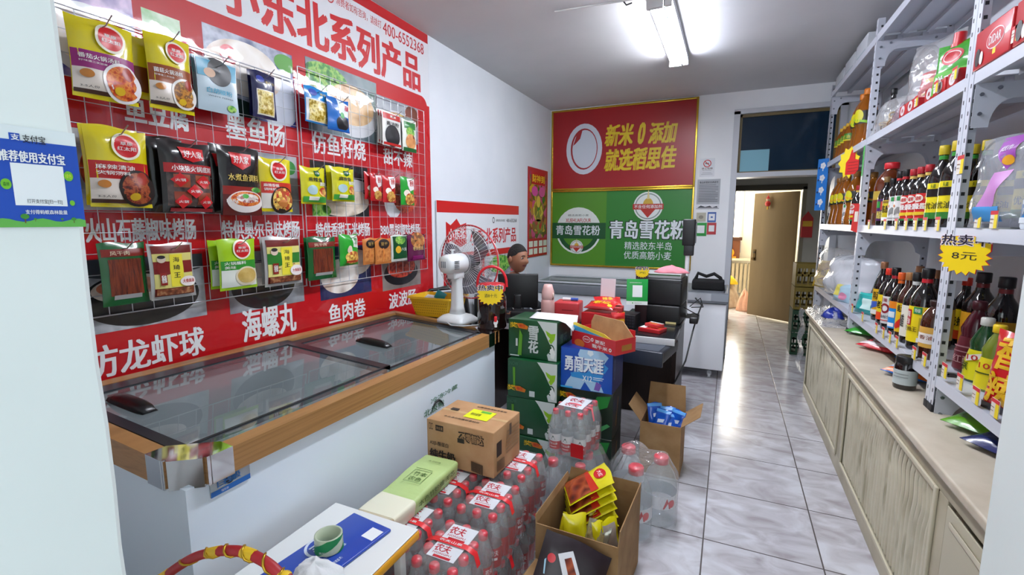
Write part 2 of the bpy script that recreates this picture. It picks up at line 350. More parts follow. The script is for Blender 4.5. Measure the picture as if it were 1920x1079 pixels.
def heap(name, label, cat, c, rx, ry, h, m, seed, n=5, parent=None, kind=None):
    rn = random.Random(seed); b = MB()
    ph = [rn.uniform(0, 6) for _ in range(6)]; N = 26; K = 10; vs = []; fs = []
    for j in range(K+1):
        q = j/K
        for i in range(N):
            a = 2*pi*i/N; rr = (1-q**1.8)**.6*(1+.14*sin(3*a+ph[0])+.08*sin(7*a+ph[1]+5*q))
            vs.append((rx*rr*cos(a), ry*rr*sin(a), h*q*(1+.12*sin(2*a+ph[2])+.08*sin(5*a+ph[3]))))
    for j in range(K): fs += [(j*N+i, j*N+(i+1) % N, (j+1)*N+(i+1) % N, (j+1)*N+i) for i in range(N)]
    fs.append(tuple(range(N-1, -1, -1)))
    b.add(vs, fs, m, True); o = b.build(name, parent); o.location = c
    return tag(o, label, cat) if not parent else o
heap('folded_clothes', 'heap of beige clothes on the floor of the lit far room', 'clothes', (.0, 9.5, 0), .24, .25, .42, mix(('a58f77', 'c2ae98'), 9, .9, bump=.3), 2)
heap('yellow_jacket', 'yellow jacket lying on the heap of beige clothes', 'jacket', (.02, 9.5, .425), .16, .16, .16, C('e0b81e', .8, bump=.5, bscale=12), 5)
heap('plastic_sack', 'peach plastic sack standing on the floor beside the ajar door', 'sack', (.30, 9.12, 0), .11, .11, .34, C('dca58a', .6, bump=.5, bscale=12), 6)
t = thing('hanging_ornament', 'small red and gold festive figure hanging on the ajar door', 'ornament', a0+dv*.62+Vector((-.045, -.045, 1.83)), ang+pi)
MB().sphere((0, -.02, .0), .045, C('c01a1a', .5), (1, .6, 1)).sphere((0, -.02, .065), .028, C('e8c8a8', .6)).cyl((0, -.02, .075), (0, -.02, .13), .03, C('c01a1a', .5), 10, .004).box(-.012, .012, -.025, -.015, -.09, -.04, C('d8a81e', .5)).build('figure', t)
MB().cyl((0, -.02, .13), (0, -.02, .17), .002, M_RED, 5).build('cord', t)
t = thing('door_hanging', 'red and yellow festive hanging beside the frame behind the ajar door', 'hanging', (1.02, Y2-.05, 1.32))
MB().prism([(-.07, 0), (.07, 0), (.07, .28), (0, .38), (-.07, .28)], -.02, .01, C('c3161c', .5)).build('banner', t); MB().box(-.06, .06, -.025, -.02, .16, .24, C('e6b41e', .5)).build('gold_panel', t)
# crates stacked in the passage
def crate(label, loc, m, w=.36, h=.26, rz=0, group=None):
    t = thing('plastic_crate', label, 'crate', loc, rz, group); b = MB()
    for s in (-1, 1):
        b.box(-w/2, w/2, s*.15-.008, s*.15+.008, 0, .03, m).box(-w/2, w/2, s*.15-.008, s*.15+.008, h-.05, h, m).box(s*w/2-.008, s*w/2+.008, -.15, .15, 0, h, m)
        for i in range(7): b.box(-w/2+.0+i*w/6-.008, -w/2+i*w/6+.008, s*.15-.006, s*.15+.006, 0, h, m)
        b.box(-w/2, w/2, s*.15-.006, s*.15+.006, h*.45, h*.55, m)
    b.box(-w/2, w/2, -.15, .15, 0, .015, m); b.build('crate_body', t); return t
pc = ony(1505, 600, 6.2); pc = Vector((.905, 6.45, 0))
crate('dark green plastic crate on the floor by the passage wall, bottom of the stack', (pc.x, pc.y, 0), C('123a24', .5), group=None)
crate('dark green plastic crate, second from the floor in the passage stack', (pc.x, pc.y, .27), C('123a24', .5))
crate('yellow plastic crate resting on the two dark green crates', (pc.x, pc.y, .54), C('6e5c14', .5))
crate('yellow plastic crate on top of the stack in the passage', (pc.x, pc.y, .81), C('6e5c14', .5))
# ------------------------------------------------------------------ ceiling lamps
def tube_lamp(y0, label):
    t = thing('tube_lamp', label, 'ceiling lamp', (-.47, y0, 2.90))
    b = MB(); b.box(-.075, .072, 0, 1.24, -.012, .039, C('d5d7da', .4), .004).box(.022, .028, .02, 1.22, -.05, -.012, C('6a6e74', .5)); b.build('batten', t)
    lens = [(-.068, -.012), (-.062, -.038), (-.045, -.050), (-.010, -.050), (.008, -.038), (.014, -.012)]
    MB().prism(lens, .03, 1.21, glow('lamp_lens', 'f2f6ff', 85), True).build('diffuser', t)
    MB().cyl((.052, .03, -.035), (.052, 1.21, -.035), .0135, glow('lamp_tube', 'eaf0ff', 95), 12).build('tube', t)
    e = MB()
    for y in (-.005, 1.21): e.box(-.078, .02, y, y+.035, -.056, .0, M_WHITE, .004).box(.03, .072, y, y+.03, -.055, .0, M_WHITE, .004)
    e.build('end_caps', t); return t
tube_lamp(3.18, 'lit double tube lamp on the ceiling in front of the rice panel')
tube_lamp(1.55, 'lit double tube lamp on the ceiling over the freezer, nearer the entrance')
cb = MB(); q = [onz(1040, 22, 2.935), onz(1100, 12, 2.935), onz(1170, 2, 2.935), onz(1225, -6, 2.935)]
cb.tube([tuple(p) for p in q], .006, C('c9c9ca', .5), 6).tube([(q[2].x, q[2].y, 2.93), (q[2].x+.02, q[2].y-.02, 2.9), (q[2].x+.05, q[2].y, 2.915)], .005, M_BLK, 6)
tag(cb.build('cable_conduit'), 'thin pale cable conduit running along the ceiling to the tube lamp', 'cable')
# ================================================================== LEFT WALL: banner, wire grids, hanging packets
def LW(px, py, d=0): p = onx(px, py, XL+d); return p.y, p.z
F_SOUP = mix(('7d1d0c', 'c2431a', 'e08a3a', 'b0301a'), 60, .35); F_STEW = mix(('2a0e08', '7a2412', 'a8552a', '5c1c10'), 70, .4)
F_NOOD = mix(('d9a441', 'efcf6a', '9c5a1c', 'c8382a'), 60, .4, 'cells'); F_FISH = mix(('c9beb4', 'efe8e0', '8f2a1e', 'd8d0c8'), 70, .4, 'cells')
F_BALL = mix(('b9a99c', 'e8ded4', 'f2ece6', 'd0b7a6'), 9, .3, 'voro'); F_RED = mix(('5c120c', 'a8281a', 'd8543a', '7a1a12'), 30, .3, 'voro')
F_GOLD = mix(('5c4a10', 'a88a28', 'e8d890', '7a6418'), 45, .25); F_GREEN = mix(('0c4a10', '2f8a22', '9cc85a', '174f14'), 25, .4)
F_NAVY = mix(('12183a', '2a3670', 'b8bccc', '1c2450'), 5, .3); F_GREY = mix(('4c5058', '8c9098', 'c4c6ca', '6a6e76'), 5, .3); F_DARK = mix(('101012', '1e1e22', '3a3a40'), 8, .3)
F_JERKY = mix(('2a0c06', '5a1e0e', '7c3418', '3a1208'), 22, .35, stretch=(6, 6, .35), bump=.4); F_NUT = mix(('5a2410', 'a85a28', 'd89a5a', '3c140a'), 40, .4, 'cells')
F_GLOSS = 'b8'; LI = [0]
BR0 = .42; M_BANNER = C('c00f1a', .4, spec=.3); M_BANW = C('dfe1e6', .4, spec=.3)
t = thing('wall_banner', 'long red and white frozen food banner behind the wire grid on the white wall', 'banner', (XL+.003, BR0, .78), pi/2)
def bx(y): return y-BR0
def bz(z): return z-.78
MB().box(0, bx(3.168), -.002, .002, 0, bz(2.935), M_BANNER).build('sheet', t)
h = MB(); h.rect(0, bx(3.168), bz(2.60), bz(2.87), -.0026, M_BANW)
h.rect(0, bx(3.06), bz(2.477), bz(2.60), -.0026, M_BANW)
cp = [(bx(3.168), bz(2.60)), (bx(3.06), bz(2.60)), (bx(3.06), bz(2.477))] + [(bx(3.06)+.108*sin(a), bz(2.477)+.123*(1-cos(a))-.0) for a in [i*pi/2/8 for i in range(1, 9)]]
h.rect(bx(3.06), bx(3.168), bz(1.0), bz(2.42), -.0026, M_BANNER)
h.rect(bx(3.06), bx(3.168), bz(2.42), bz(2.60), -.0026, M_BANW)
pts = [(bx(3.06), bz(2.36)), (bx(3.14), bz(2.36))] + [(bx(3.06)+.08*cos(i*pi/16), bz(2.40)+.077*sin(i*pi/16)) for i in range(9)]
h.poly(pts, -.003, M_BANNER)
h.build('header', t)
tx = MB(); tx.text('小东北系列产品', bx(1.515), bx(3.052), bz(2.50), bz(2.745), -.0036, M_RED, 2.2)
tx.text('消费者如有咨询，请拨打', bx(2.245), bx(2.64), bz(2.795), bz(2.845), -.0036, M_RED, 0); tx.text('400-6552368', bx(2.655), bx(3.11), bz(2.775), bz(2.85), -.0036, M_RED, .5)
tx.ell(bx(2.20), bz(2.82), .03, .035, -.0036, M_RED, inner=.8, rings=1).text('®', bx(2.18), bx(2.22), bz(2.80), bz(2.84), -.0038, M_RED)
lab = [('鱼豆腐', 232, 178, 350, 238), ('墨鱼肠', 423, 222, 531, 268), ('仿鱼籽烧', 584, 256, 683, 294), ('甜不辣', 718, 283, 771, 311),
       ('火山石藤椒味烤肠', 158, 410, 365, 452), ('特供奥尔良味烤肠', 415, 414, 560, 448), ('特供香甜玉米烤肠', 591, 418, 692, 444), ('380黑胡椒味烤肠', 712, 420, 786, 441),
       ('仿龙虾球', 155, 633, 383, 690), ('海螺丸', 453, 574, 553, 632), ('鱼肉卷', 615, 565, 684, 600), ('波波肠', 728, 546, 779, 574)]
for s, x0, y0, x1, y1 in lab:
    ym = (y0+y1)/2; a, b = LW(x0, ym)[0], LW(x1, ym)[0]; xm = (x0+x1)/2
    tx.text(s, bx(a), bx(b), bz(LW(xm, y1)[1]), bz(LW(xm, y0)[1]), -.0036, M_WHITE, 1.4)
tx.build('lettering', t)
pic = MB()
def tile(x0, y0, x1, y1, bg, shapes):
    ym = (y0+y1)/2; a, b = LW(x0, ym)[0], LW(x1, ym)[0]; xm = (x0+x1)/2; c, d = LW(xm, y1)[1], LW(xm, y0)[1]
    pic.rect(bx(a), bx(b), bz(c), bz(d), -.0032, bg)
    lo = lambda q, l, hh: min(max(q, l), hh)
    for k, (m, u, v, ru, rv) in enumerate(shapes):
        pts = [(lo(a+(b-a)*(u+ru*cos(i*pi/18)), a, b), lo(c+(d-c)*(v+rv*sin(i*pi/18)), c, d)) for i in range(36)]
        pic.poly([(bx(p), bz(q)) for p, q in pts], -.0036-.0003*k, m)
BOWL = C('1b1b20', .3); PLT = C('d6d8dc', .3)
tile(60, -40, 250, 150, mix(('b04ab0', 'd8b8dc', '3a4a9a', 'e8e0ea'), 5, .3), [(PLT, .5, .4, .45, .36), (F_BALL, .5, .42, .36, .28), (C('b83a5a', .4), .75, .6, .16, .14)])
tile(268, 28, 338, 120, mix(('5aa83a', 'c8dcc0', '9cc48a'), 6, .3), [(F_BALL, .5, .4, .3, .3)])
tile(385, 75, 548, 222, F_NAVY, [(C('2c3a8c', .3), .8, .3, .34, .5), (C('c8ccd8', .3), .78, .35, .28, .4), (F_BALL, .42, .6, .42, .34), (C('1a2f2a', .3), .25, .1, .3, .12), (C('cf2032', .3), .24, .72, .09, .12), (C('4f9a2a', .4), .9, .85, .14, .12)])
tile(575, 132, 705, 258, mix(('3e4f58', '7a8a90', '2c5a2a'), 5, .3), [(F_GREEN, .25, .78, .3, .22), (PLT, .62, .4, .38, .36), (mix(('c89a5c', 'e4c498', 'a8743a'), 10, .3, 'voro'), .6, .52, .34, .3)])
tile(703, 190, 781, 262, mix(('7d838c', 'a4a9b0', 'c4c8cc'), 5, .3), [(PLT, .5, .4, .42, .34), (F_NOOD, .5, .46, .32, .24), (C('7a3a22', .4), .85, .7, .18, .3)])
tile(130, 250, 290, 395, F_GREY, [(F_RED, .5, .5, .4, .4)])
tile(478, 290, 557, 402, mix(('6d747e', 'aab0b8', 'd6d8dc'), 5, .3), [(F_NOOD, .4, .55, .4, .34), (C('2c8a3a', .4), .8, .8, .16, .12)])
tile(582, 308, 689, 406, F_DARK, [(mix(('c8b8a0', 'e8dccc', 'a89274'), 8, .3), .5, .3, .5, .3), (PLT, .7, .62, .3, .12), (F_GREEN, .1, .1, .2, .14)])
tile(710, 318, 787, 408, mix(('8a1a22', 'c0303a', 'd8d8dc'), 4, .3), [(PLT, .3, .3, .2, .32), (F_RED, .6, .4, .3, .3)])
tile(150, 482, 383, 612, F_GREY, [(C('3c4048', .3), .5, .9, .6, .2), (BOWL, .46, .42, .48, .4), (F_BALL, .42, .56, .36, .2), (mix(('c46a4a', 'e0a890', 'a84a30'), 12, .3), .36, .6, .26, .13)])
tile(425, 470, 567, 578, mix(('55585e', '9a9ca2', 'c8cace'), 5, .3), [(BOWL, .45, .42, .42, .42), (F_BALL, .42, .6, .34, .2)])
tile(597, 462, 694, 556, mix(('141c4a', '2a3260', '1a2250'), 4, .3), [(F_BALL, .38, .42, .36, .34), (F_BALL, .7, .66, .3, .26)])
tile(715, 470, 787, 540, mix(('6c625e', '968c88'), 4, .3), [(BOWL, .48, .42, .44, .34), (F_RED, .48, .56, .36, .28)])
pic.build('food_pictures', t)
MB().rect(0, bx(3.168), .04, bz(2.935), -.0062, film('laminate', haze=.0, ior=1.55, rough=.06, bump=.12, bscale=7)).build('glossy_laminate', t)
# wire grids hung a little off the wall
def grid(y0, y1, z0, z1, label):
    t = thing('wire_grid', label, 'wire grid', (XL+.026, y0, z0), pi/2); m = C('c9ccd2', .3, .7); w = y1-y0; hh = z1-z0
    nv = round(w/.078); nh = round(hh/.078); b = MB()
    for i in range(nv+1): b.cyl((w*i/nv, 0, 0), (w*i/nv, 0, hh), .0017 if 0 < i < nv else .003, m, 5, caps=False)
    for j in range(nh+1): b.cyl((0, -.003, hh*j/nh), (w, -.003, hh*j/nh), .0017 if 0 < j < nh else .003, m, 5, caps=False)
    b.build('wire_mesh', t); return t
grid(.74, 1.90, 1.198, 2.285, 'grey wire grid panel hung over the banner, nearer the entrance pier')
grid(1.922, 3.064, 1.190, 2.362, 'grey wire grid panel hung over the banner, beside the bare white wall')
HK = C('a9acb0', .3, .9)
def hook(y, z, d, label):
    b = MB(); b.tube([(0, 0, -.02), (0, 0, 0), (0, -.02, 0), (0, -(d-.03), -.006), (0, -(d+.04), .002), (0, -(d+.085), .028)], .0022, HK, 6)
    o = b.build('display_hook'); o.location = (XL+.024, y, z); o.rotation_euler = (0, 0, pi/2); return tag(o, label, 'hook', 'display hooks on the wire grids')
NB = [0]
def hang(name, label, xl, xr, yt, yb, d, m, D, group=None, thick=.035, yaw=0, hk=None, cat='seasoning packet', roll=0):
    xm = (xl+xr)/2; y0 = LW(xl, (yt+yb)/2, d)[0]; y1 = LW(xr, (yt+yb)/2, d)[0]; zt = LW(xm, yt, d)[1]; zb = LW(xm, yb, d)[1]; NB[0] += 1
    t = bag(name, label, cat, (y1-y0)*1.02, zt-zb, thick, m, D, (XL+d, (y0+y1)/2, zb), 0, group, (0, roll, pi/2+yaw), NB[0])
    if hk: hook((y0+y1)/2, zt-.022, d-.024, hk)
    return t
YB1 = C('d8c80c', .22, coat=.6, bump=.25, bscale=9); RD = C('c4161c', .3); WH = C('e8e6e2', .3); BK = C('171213', .22, coat=.5, bump=.25, bscale=9)
def sun(u, v, r): return [('e', C('e9e4cc', .3), u, v, r*1.22, r*1.22), ('e', RD, u, v, r, r), ('t', WH, '草原', u-r*.5, u+r*.5, v+.01, v+.055), ('t', WH, '红太阳', u-r*.75, u+r*.75, v-.055, v-.005)]
def hotpot(band, dish, title, soup, dark='3a1c0c'):
    return [('r', C(band, .3), -.495, .495, .36, .58), ('r', C('d9cfc4', .3), -.495, .495, .08, .36), ('r', C(dark, .3), -.49, .49, .05, .10)] + \
        [('t', WH, title, -.42, .2, .475, .535), ('t', WH, '好味道二次加香', -.42, .0, .43, .455, 0), ('e', C(dish, .3), .24, .25, .34, .34), ('e', soup, .24, .25, .29, .29), ('e', C('9c2a14', .3), .32, .38, .1, .12), ('e', C('d8b020', .3), .16, .14, .09, .07), ('e', C('b8742a', .25), -.32, .29, .1, .07), ('t', M_INK, '3-5人份', -.42, -.16, .12, .15, 0)] + sun(.08, .78, .2)
GY = 'yellow topped hot pot seasoning pouches'
hang('seasoning_pouch', 'yellow pouch with purple band and tomato soup bowl, high by the entrance pier', 130, 250, 42, 188, .13, YB1, hotpot('8c1a6a', 'e6e2e2', '番茄火锅汤料', F_SOUP), GY, .05, -.02, 'wire hook holding the purple banded yellow pouch')
hang('seasoning_pouch', 'yellow pouch tucked behind, between the purple banded and brown banded pouches', 236, 300, 72, 186, .075, YB1, [('r', C('7a3c12', .3), -.49, .49, .1, .5)], GY, .04)
hang('seasoning_pouch', 'yellow pouch with brown band and mushroom soup bowl beside white pepper packets', 275, 358, 70, 208, .13, YB1, hotpot('8e4312', 'e6e2dc', '菌菇火锅汤料', mix(('8a4a12', 'c8862a', '5a2c10', 'd8a850'), 50, .4)), GY, .05, .02, 'wire hook holding the brown banded yellow pouch')
wp = [('r', C('2f8fb0', .3), -.48, .48, .66, .98), ('e', F_DARK, .05, .78, .3, .3), ('e', C('c8a58a', .4), -.2, .74, .14, .1), ('t', C('3a9ab8', .3), '白胡椒粉', -.3, .34, .36, .46), ('t', M_INK, 'WHITE PEPPER', -.28, .36, .29, .315, 0), ('e', F_GREEN, .3, .12, .12, .08)]
for k in range(3):
    hang('pepper_packet', 'pale blue white pepper packet, ' + ('back one of three on one hook', 'middle one of three on one hook', 'front one of three on one hook')[k], 361+4*k, 436+4*k, 112+2*k, 207+2*k, .055+.022*k, C('a9bcc6', .25, coat=.4), wp, 'white pepper packets', .012, 0, 'wire hook holding the pale blue pepper packets' if k == 2 else None)
nv = [('r', C('d4cfc4', .3), -.36, .36, .06, .62), ('r', F_GOLD, -.33, .33, .09, .6), ('e', C('3c4aa0', .3), -.2, .84, .16, .12), ('t', C('b8a04a', .3), '鱼料包', .0, .4, .76, .82, 0)]
hang('spice_packet', 'dark navy packet with gold window, hidden half behind its twin', 466, 510, 135, 219, .05, C('1a1c48', .25), nv, 'navy and gold spice packets', .02)
hang('spice_packet', 'dark navy packet with gold window hanging in front beside the pepper packets', 472, 516, 138, 222, .085, C('1a1c48', .25, coat=.5), nv, 'navy and gold spice packets', .03, 0, 'wire hook holding the navy and gold packets')
hang('spice_packet', 'bright blue topped packet with a crinkled gold window', 570, 616, 166, 232, .085, C('1580c4', .25, coat=.5), [('r', C('cfd4d6', .3), -.48, .48, .04, .66), ('r', F_GOLD, -.4, .42, .06, .62), ('e', C('3a50a8', .3), -.22, .84, .16, .1), ('t', C('d8c860', .3), '香辛料', .05, .42, .8, .87, 0)], None, .035, .05, 'wire hook holding the blue topped gold packet')
hang('spice_packet', 'blue and white patterned packet beside the blue topped gold one', 614, 653, 186, 246, .115, C('1764b4', .25, coat=.5), [('p', C('dfe8ea', .3), [(-.1, .98), (.45, .85), (.4, .45), (-.05, .55)]), ('e', F_DARK, .12, .26, .3, .24), ('t', C('d83a4a', .3), '花椒', .2, .42, .66, .82), ('e', C('3a9a4a', .3), .1, .5, .1, .1), ('r', C('0f5ab0', .3), -.48, .48, 0, .06)], None, .03, -.03, 'wire hook holding the blue and white packet')
so = [('r', C('b8201c', .3), -.46, .46, .8, .97), ('t', WH, '酱油', -.1, .2, .86, .94), ('t', M_INK, '酱油粉', -.3, .36, .62, .74), ('e', F_DARK, .0, .32, .4, .34), ('r', C('b8201c', .3), -.46, .46, .03, .1)]
for k in range(3):
    hang('sauce_sachet', 'white sachet with red top and dark sauce picture, ' + ('rearmost of three', 'middle of three', 'front of three')[k], 708+4*k, 744+4*k, 209+2*k, 271+2*k, .05+.02*k, C('dcdcd8', .3), so, 'red topped sauce sachets', .010, .03*(k-1), 'wire hook holding the red topped sauce sachets' if k == 2 else None)
hang('sauce_sachet', 'grey green backed sachet behind the chilli sachet at the grid edge', 748, 776, 221, 280, .05, C('7d8a84', .3), None, None, .012)
hang('sauce_sachet', 'white and green sachet with red chilli picture at the grid edge', 754, 780, 226, 285, .08, C('dfe2d8', .3, coat=.4), [('r', C('2f7a3a', .3), -.4, .4, .72, .93), ('e', F_GREEN, .0, .62, .3, .2), ('e', F_NUT, .02, .32, .36, .32), ('r', C('1c5a2a', .3), -.46, .46, 0, .12)], None, .02, 0, 'wire hook holding the green chilli sachet')
# second row
hang('seasoning_pouch', 'yellow edged pouch almost hidden behind the red banded hot pot pouch', 155, 262, 238, 386, .08, YB1, None, GY, .03)
hang('seasoning_pouch', 'yellow pouch with red band and dark spicy pot, middle row by the pier', 163, 277, 243, 389, .13, YB1, hotpot('b41c1c', '241a18', '麻辣清油', F_STEW) + [('t', WH, '火锅汤料', -.42, .1, .405, .455)], GY, .055, -.02, 'wire hook holding the red banded yellow pouch')
hang('hotpot_pouch', 'plain black pouch hanging behind the black pouch with clear window', 274, 345, 258, 398, .06, BK, None, None, .04)
dm = []
for u, v in ((-.24, .46), (.24, .45), (-.2, .16), (.25, .16), (.02, .31)): dm += [('p', RD, [(u-.16, v), (u, v-.1), (u+.16, v), (u, v+.1)]), ('t', WH, '火锅', u-.09, u+.09, v-.02, v+.02)]
hang('hotpot_pouch', 'black pouch with a clear window of brown seasoning blocks and red diamonds', 300, 396, 268, 400, .13, BK, [('r', mix(('3c2c2a', '5a4a46', '2a2020'), 20, .2), -.44, .44, .1, .56), ('r', C('9a4a30', .3), -.34, -.04, .36, .54), ('r', C('9a4a30', .3), .08, .38, .36, .54), ('r', C('8a3c26', .3), -.34, -.04, .12, .3), ('r', C('8a3c26', .3), .08, .38, .12, .3), ('r', C('a8161c', .3), -.47, .47, .56, .69), ('t', WH, '小块装火锅底料', -.36, .44, .585, .665), ('p', RD, [(-.2, .92), (.3, .92), (.26, .77), (.05, .72), (-.14, .77)]), ('t', WH, '好人家', -.12, .24, .78, .88), ('r', C('8a1018', .3), -.4, .42, .02, .07)] + dm, None, .06, 0, 'wire hook holding the black window pouch')
hang('fish_seasoning_pouch', 'black pouch half hidden behind the boiled fish seasoning pouch', 396, 470, 275, 400, .07, BK, [('p', RD, [(-.46, .86), (-.1, .86), (-.14, .7), (-.4, .68)])], 'black fish seasoning pouches', .03)
hang('fish_seasoning_pouch', 'black pouch with a white bowl of boiled fish in red broth', 410, 487, 276, 404, .13, BK, [('r', C('5a1210', .3), -.47, .47, .0, .34), ('r', C('8e1a12', .3), -.47, .47, .3, .42), ('p', RD, [(-.3, .9), (.24, .9), (.2, .74), (-.03, .66), (-.26, .74)]), ('t', WH, '好人家', -.22, .16, .75, .86), ('t', C('cdb45a', .3), '水煮鱼调料', -.36, .4, .5, .6), ('e', F_GREEN, .3, .38, .14, .06), ('e', C('e4dcd8', .3), .03, .2, .44, .24), ('e', F_SOUP, .03, .24, .37, .16), ('e', F_FISH, .05, .25, .28, .1), ('e', C('3c9a2a', .4), .0, .28, .08, .05), ('t', WH, '198g', -.42, -.2, .17, .23)], 'black fish seasoning pouches', .05, 0, 'wire hook holding the boiled fish pouch')
hang('seasoning_pouch', 'small yellow pouch with red band and vegetable plate, beside the black fish pouch', 486, 545, 298, 397, .10, YB1, [('r', C('c4301c', .3), -.49, .49, .34, .55), ('r', C('dcd6cc', .3), -.49, .49, .06, .34), ('t', WH, '麻辣香锅', -.44, .0, .46, .52), ('t', WH, '调味料', -.44, -.1, .39, .44), ('e', C('2a1c18', .3), .12, .22, .4, .36), ('e', F_NOOD, .12, .23, .35, .31), ('e', C('c47a3a', .3), .1, .16, .15, .1)] + sun(.02, .77, .22), GY, .045, 0, 'wire hook holding the small yellow red banded pouch')
yg = [('p', C('14602a', .3), [(-.08, .9), (.16, .9), (.16, .78), (.04, .74), (-.08, .78)]), ('t', WH, '川味', -.04, .12, .8, .87), ('t', M_INK, '麻辣鱼', -.3, .24, .6, .72), ('r', C('3c9a3a', .3), -.47, .47, .05, .2), ('e', C('a8c4c8', .3), -.16, .38, .2, .14), ('e', F_NOOD, .26, .34, .16, .14), ('r', C('e0dcd0', .3), -.3, .06, .1, .2), ('t', WH, '酸菜鱼', .12, .44, .5, .6)]
YG = C('d0cc14', .25, coat=.6, bump=.3, bscale=9)
hang('pickle_packet', 'bulging lime yellow packet with green foot, first of the lime yellow three', 562, 610, 314, 383, .09, YG, yg, 'lime yellow packets', .05, .05, 'wire hook holding the first lime yellow packet')
hang('pickle_packet', 'lime yellow packet hidden behind the one nearer the red sachets', 612, 655, 314, 376, .045, YG, None, 'lime yellow packets', .016)
hang('pickle_packet', 'bulging lime yellow packet with green foot nearer the red sachets', 623, 662, 315, 378, .095, YG, yg, 'lime yellow packets', .05, -.06, 'wire hook holding the second lime yellow packet')
rs = [('p', C('e8e2e0', .3), [(-.1, .95), (.46, .98), (.46, .6), (.1, .5), (-.1, .7)]), ('t', RD, '香辣', .04, .36, .68, .9), ('e', C('e8dcd0', .3), -.15, .42, .22, .16), ('e', F_NOOD, .06, .22, .36, .26)]
RS = C('b8181e', .3, coat=.4)
for k, (a, b, dd, l) in enumerate(((683, 704, .05, 'rearmost of the red sachets, showing its side'), (694, 715, .08, 'red sachet with noodle picture next to the lime yellow packets'), (717, 741, .08, 'red sachet with noodle picture next to the green sachet'))):
    hang('noodle_sachet', l if k else 'red sachet ' + l, a, b, 324+3*k, 374+3*k, dd, RS, rs, 'red noodle sachets', .025, 0, ('wire hook holding the red noodle sachet by the lime packets', None, 'wire hook holding the red noodle sachet by the green one')[k])
hang('noodle_sachet', 'bright green sachet with noodle picture by the grid edge', 751, 776, 333, 385, .08, C('1f9a30', .3, coat=.4), rs, None, .03, 0, 'wire hook holding the bright green noodle sachet')
# third row
jk = [('r', C('7a2014', .3), -.46, .46, .78, .9), ('r', F_JERKY, -.36, .36, .16, .74), ('r', C('9a9a98', .25), -.3, .3, .1, .17), ('t', C('d8c8a8', .4), '风干肉', -.3, .1, .8, .87)]
JG = C('0e5a26', .22, coat=.7, bump=.3, bscale=10)
hang('jerky_packet', 'large green edged clear packet of dark jerky strips by the entrance pier', 186, 276, 455, 572, .08, JG, jk, 'green jerky packets', .03, .04, 'wire hook holding the large jerky packet')
def hq(acc): return [('r', C('6a1a12', .3), -.44, .44, .06, .96), ('r', C('d9cf7a', .3), -.44, .44, .2, .82), ('r', C(acc, .3), -.44, .44, .46, .68), ('e', C(acc, .3), -.2, .56, .2, .16), ('r', C('e6d83c', .3), -.1, .2, .22, .8), ('t', M_INK, '海', -.03, .12, .66, .75, .5), ('t', M_INK, '琦', -.03, .12, .52, .61, .5), ('t', M_INK, '王', -.03, .12, .38, .47, .5), ('e', C('d8c4b0', .4), -.28, .72, .09, .08), ('e', M_INK, -.28, .76, .08, .04), ('r', C('8a2018', .3), -.34, -.2, .26, .48), ('t', WH, '香辣', -.32, -.22, .3, .44), ('e', C('e8e0dc', .3), .3, .3, .2, .12), ('t', C('b8281c', .3), '大骨高汤', .16, .44, .27, .34), ('r', mix(('3c140c', '8a4a2a', 'c8a070'), 40, .4), -.42, .42, .08, .19)]
HQ = C('b9b7b4', .25, .3, coat=.4)
hang('soup_packet', 'silver edged maroon and yellow packet beside the large jerky packet', 279, 363, 456, 560, .10, HQ, hq('7a1a18'), 'maroon and yellow soup packets', .03, 0, 'wire hook holding the maroon soup packet by the jerky')
dp = [('r', C('d8dcd2', .3), -.47, .47, .06, .42), ('r', C('2f8a2a', .3), -.47, .47, .4, .58), ('t', WH, '火锅蘸料', -.4, .18, .5, .565), ('t', WH, '美味', -.4, -.12, .42, .48), ('e', C('d8ccb0', .3), .18, .26, .32, .24), ('e', mix(('b8984a', 'd8bc74'), 20, .4), .18, .27, .27, .19)] + sun(.08, .8, .2)
DG = C('9cc814', .25, coat=.5, bump=.2, bscale=9)
hang('dip_packet', 'light green dipping sauce packet behind its twin', 392, 455, 449, 540, .06, DG, dp, 'light green dip packets', .02)
hang('dip_packet', 'light green dipping sauce packet with swirl bowl, hanging in front', 409, 479, 449, 543, .10, DG, dp, 'light green dip packets', .03, 0, 'wire hook holding the light green dip packets')
hang('soup_packet', 'silver edged packet just showing behind the green and yellow soup packet', 489, 556, 444, 530, .07, HQ, None, 'maroon and yellow soup packets', .02)
hang('soup_packet', 'silver edged yellow and green packet between dip packets and small jerky packet', 494, 564, 446, 535, .10, HQ, hq('2c7a2c'), 'maroon and yellow soup packets', .03, 0, 'wire hook holding the green and yellow soup packet')
hang('jerky_packet', 'smaller green edged packet of dark jerky hidden behind the front one', 571, 615, 444, 520, .06, JG, None, 'green jerky packets', .02)
hang('jerky_packet', 'smaller green edged clear packet of jerky beside the bright green snack packet', 576, 629, 446, 524, .09, JG, jk, 'green jerky packets', .03, 0, 'wire hook holding the smaller jerky packets')
gs = [('p', C('dfe6dc', .3), [(.0, .97), (.42, .97), (.42, .55), (.1, .6)]), ('t', C('1f7a2a', .3), '笃笃', .12, .34, .66, .9), ('e', C('e0cdb8', .3), -.12, .52, .14, .14), ('e', F_NOOD, .05, .26, .4, .22), ('r', C('c23a2a', .3), -.3, .36, .1, .16)]
hang('snack_packet', 'bright green packet with golden snack picture beside the smaller jerky', 634, 672, 440, 498, .09, C('24a02a', .3, coat=.4), gs, None, .05, .1, 'wire hook holding the bright green snack packet')
og = [('r', mix(('a85a2a', 'd08a4a', '8a4420'), 25, .25), -.44, .44, .08, .62), ('e', C('241a1a', .3), .0, .78, .34, .2), ('t', C('c8a858', .3), '豆干', -.2, .2, .72, .84), ('r', C('d8843a', .3), -.1, -.04, .08, .62)]
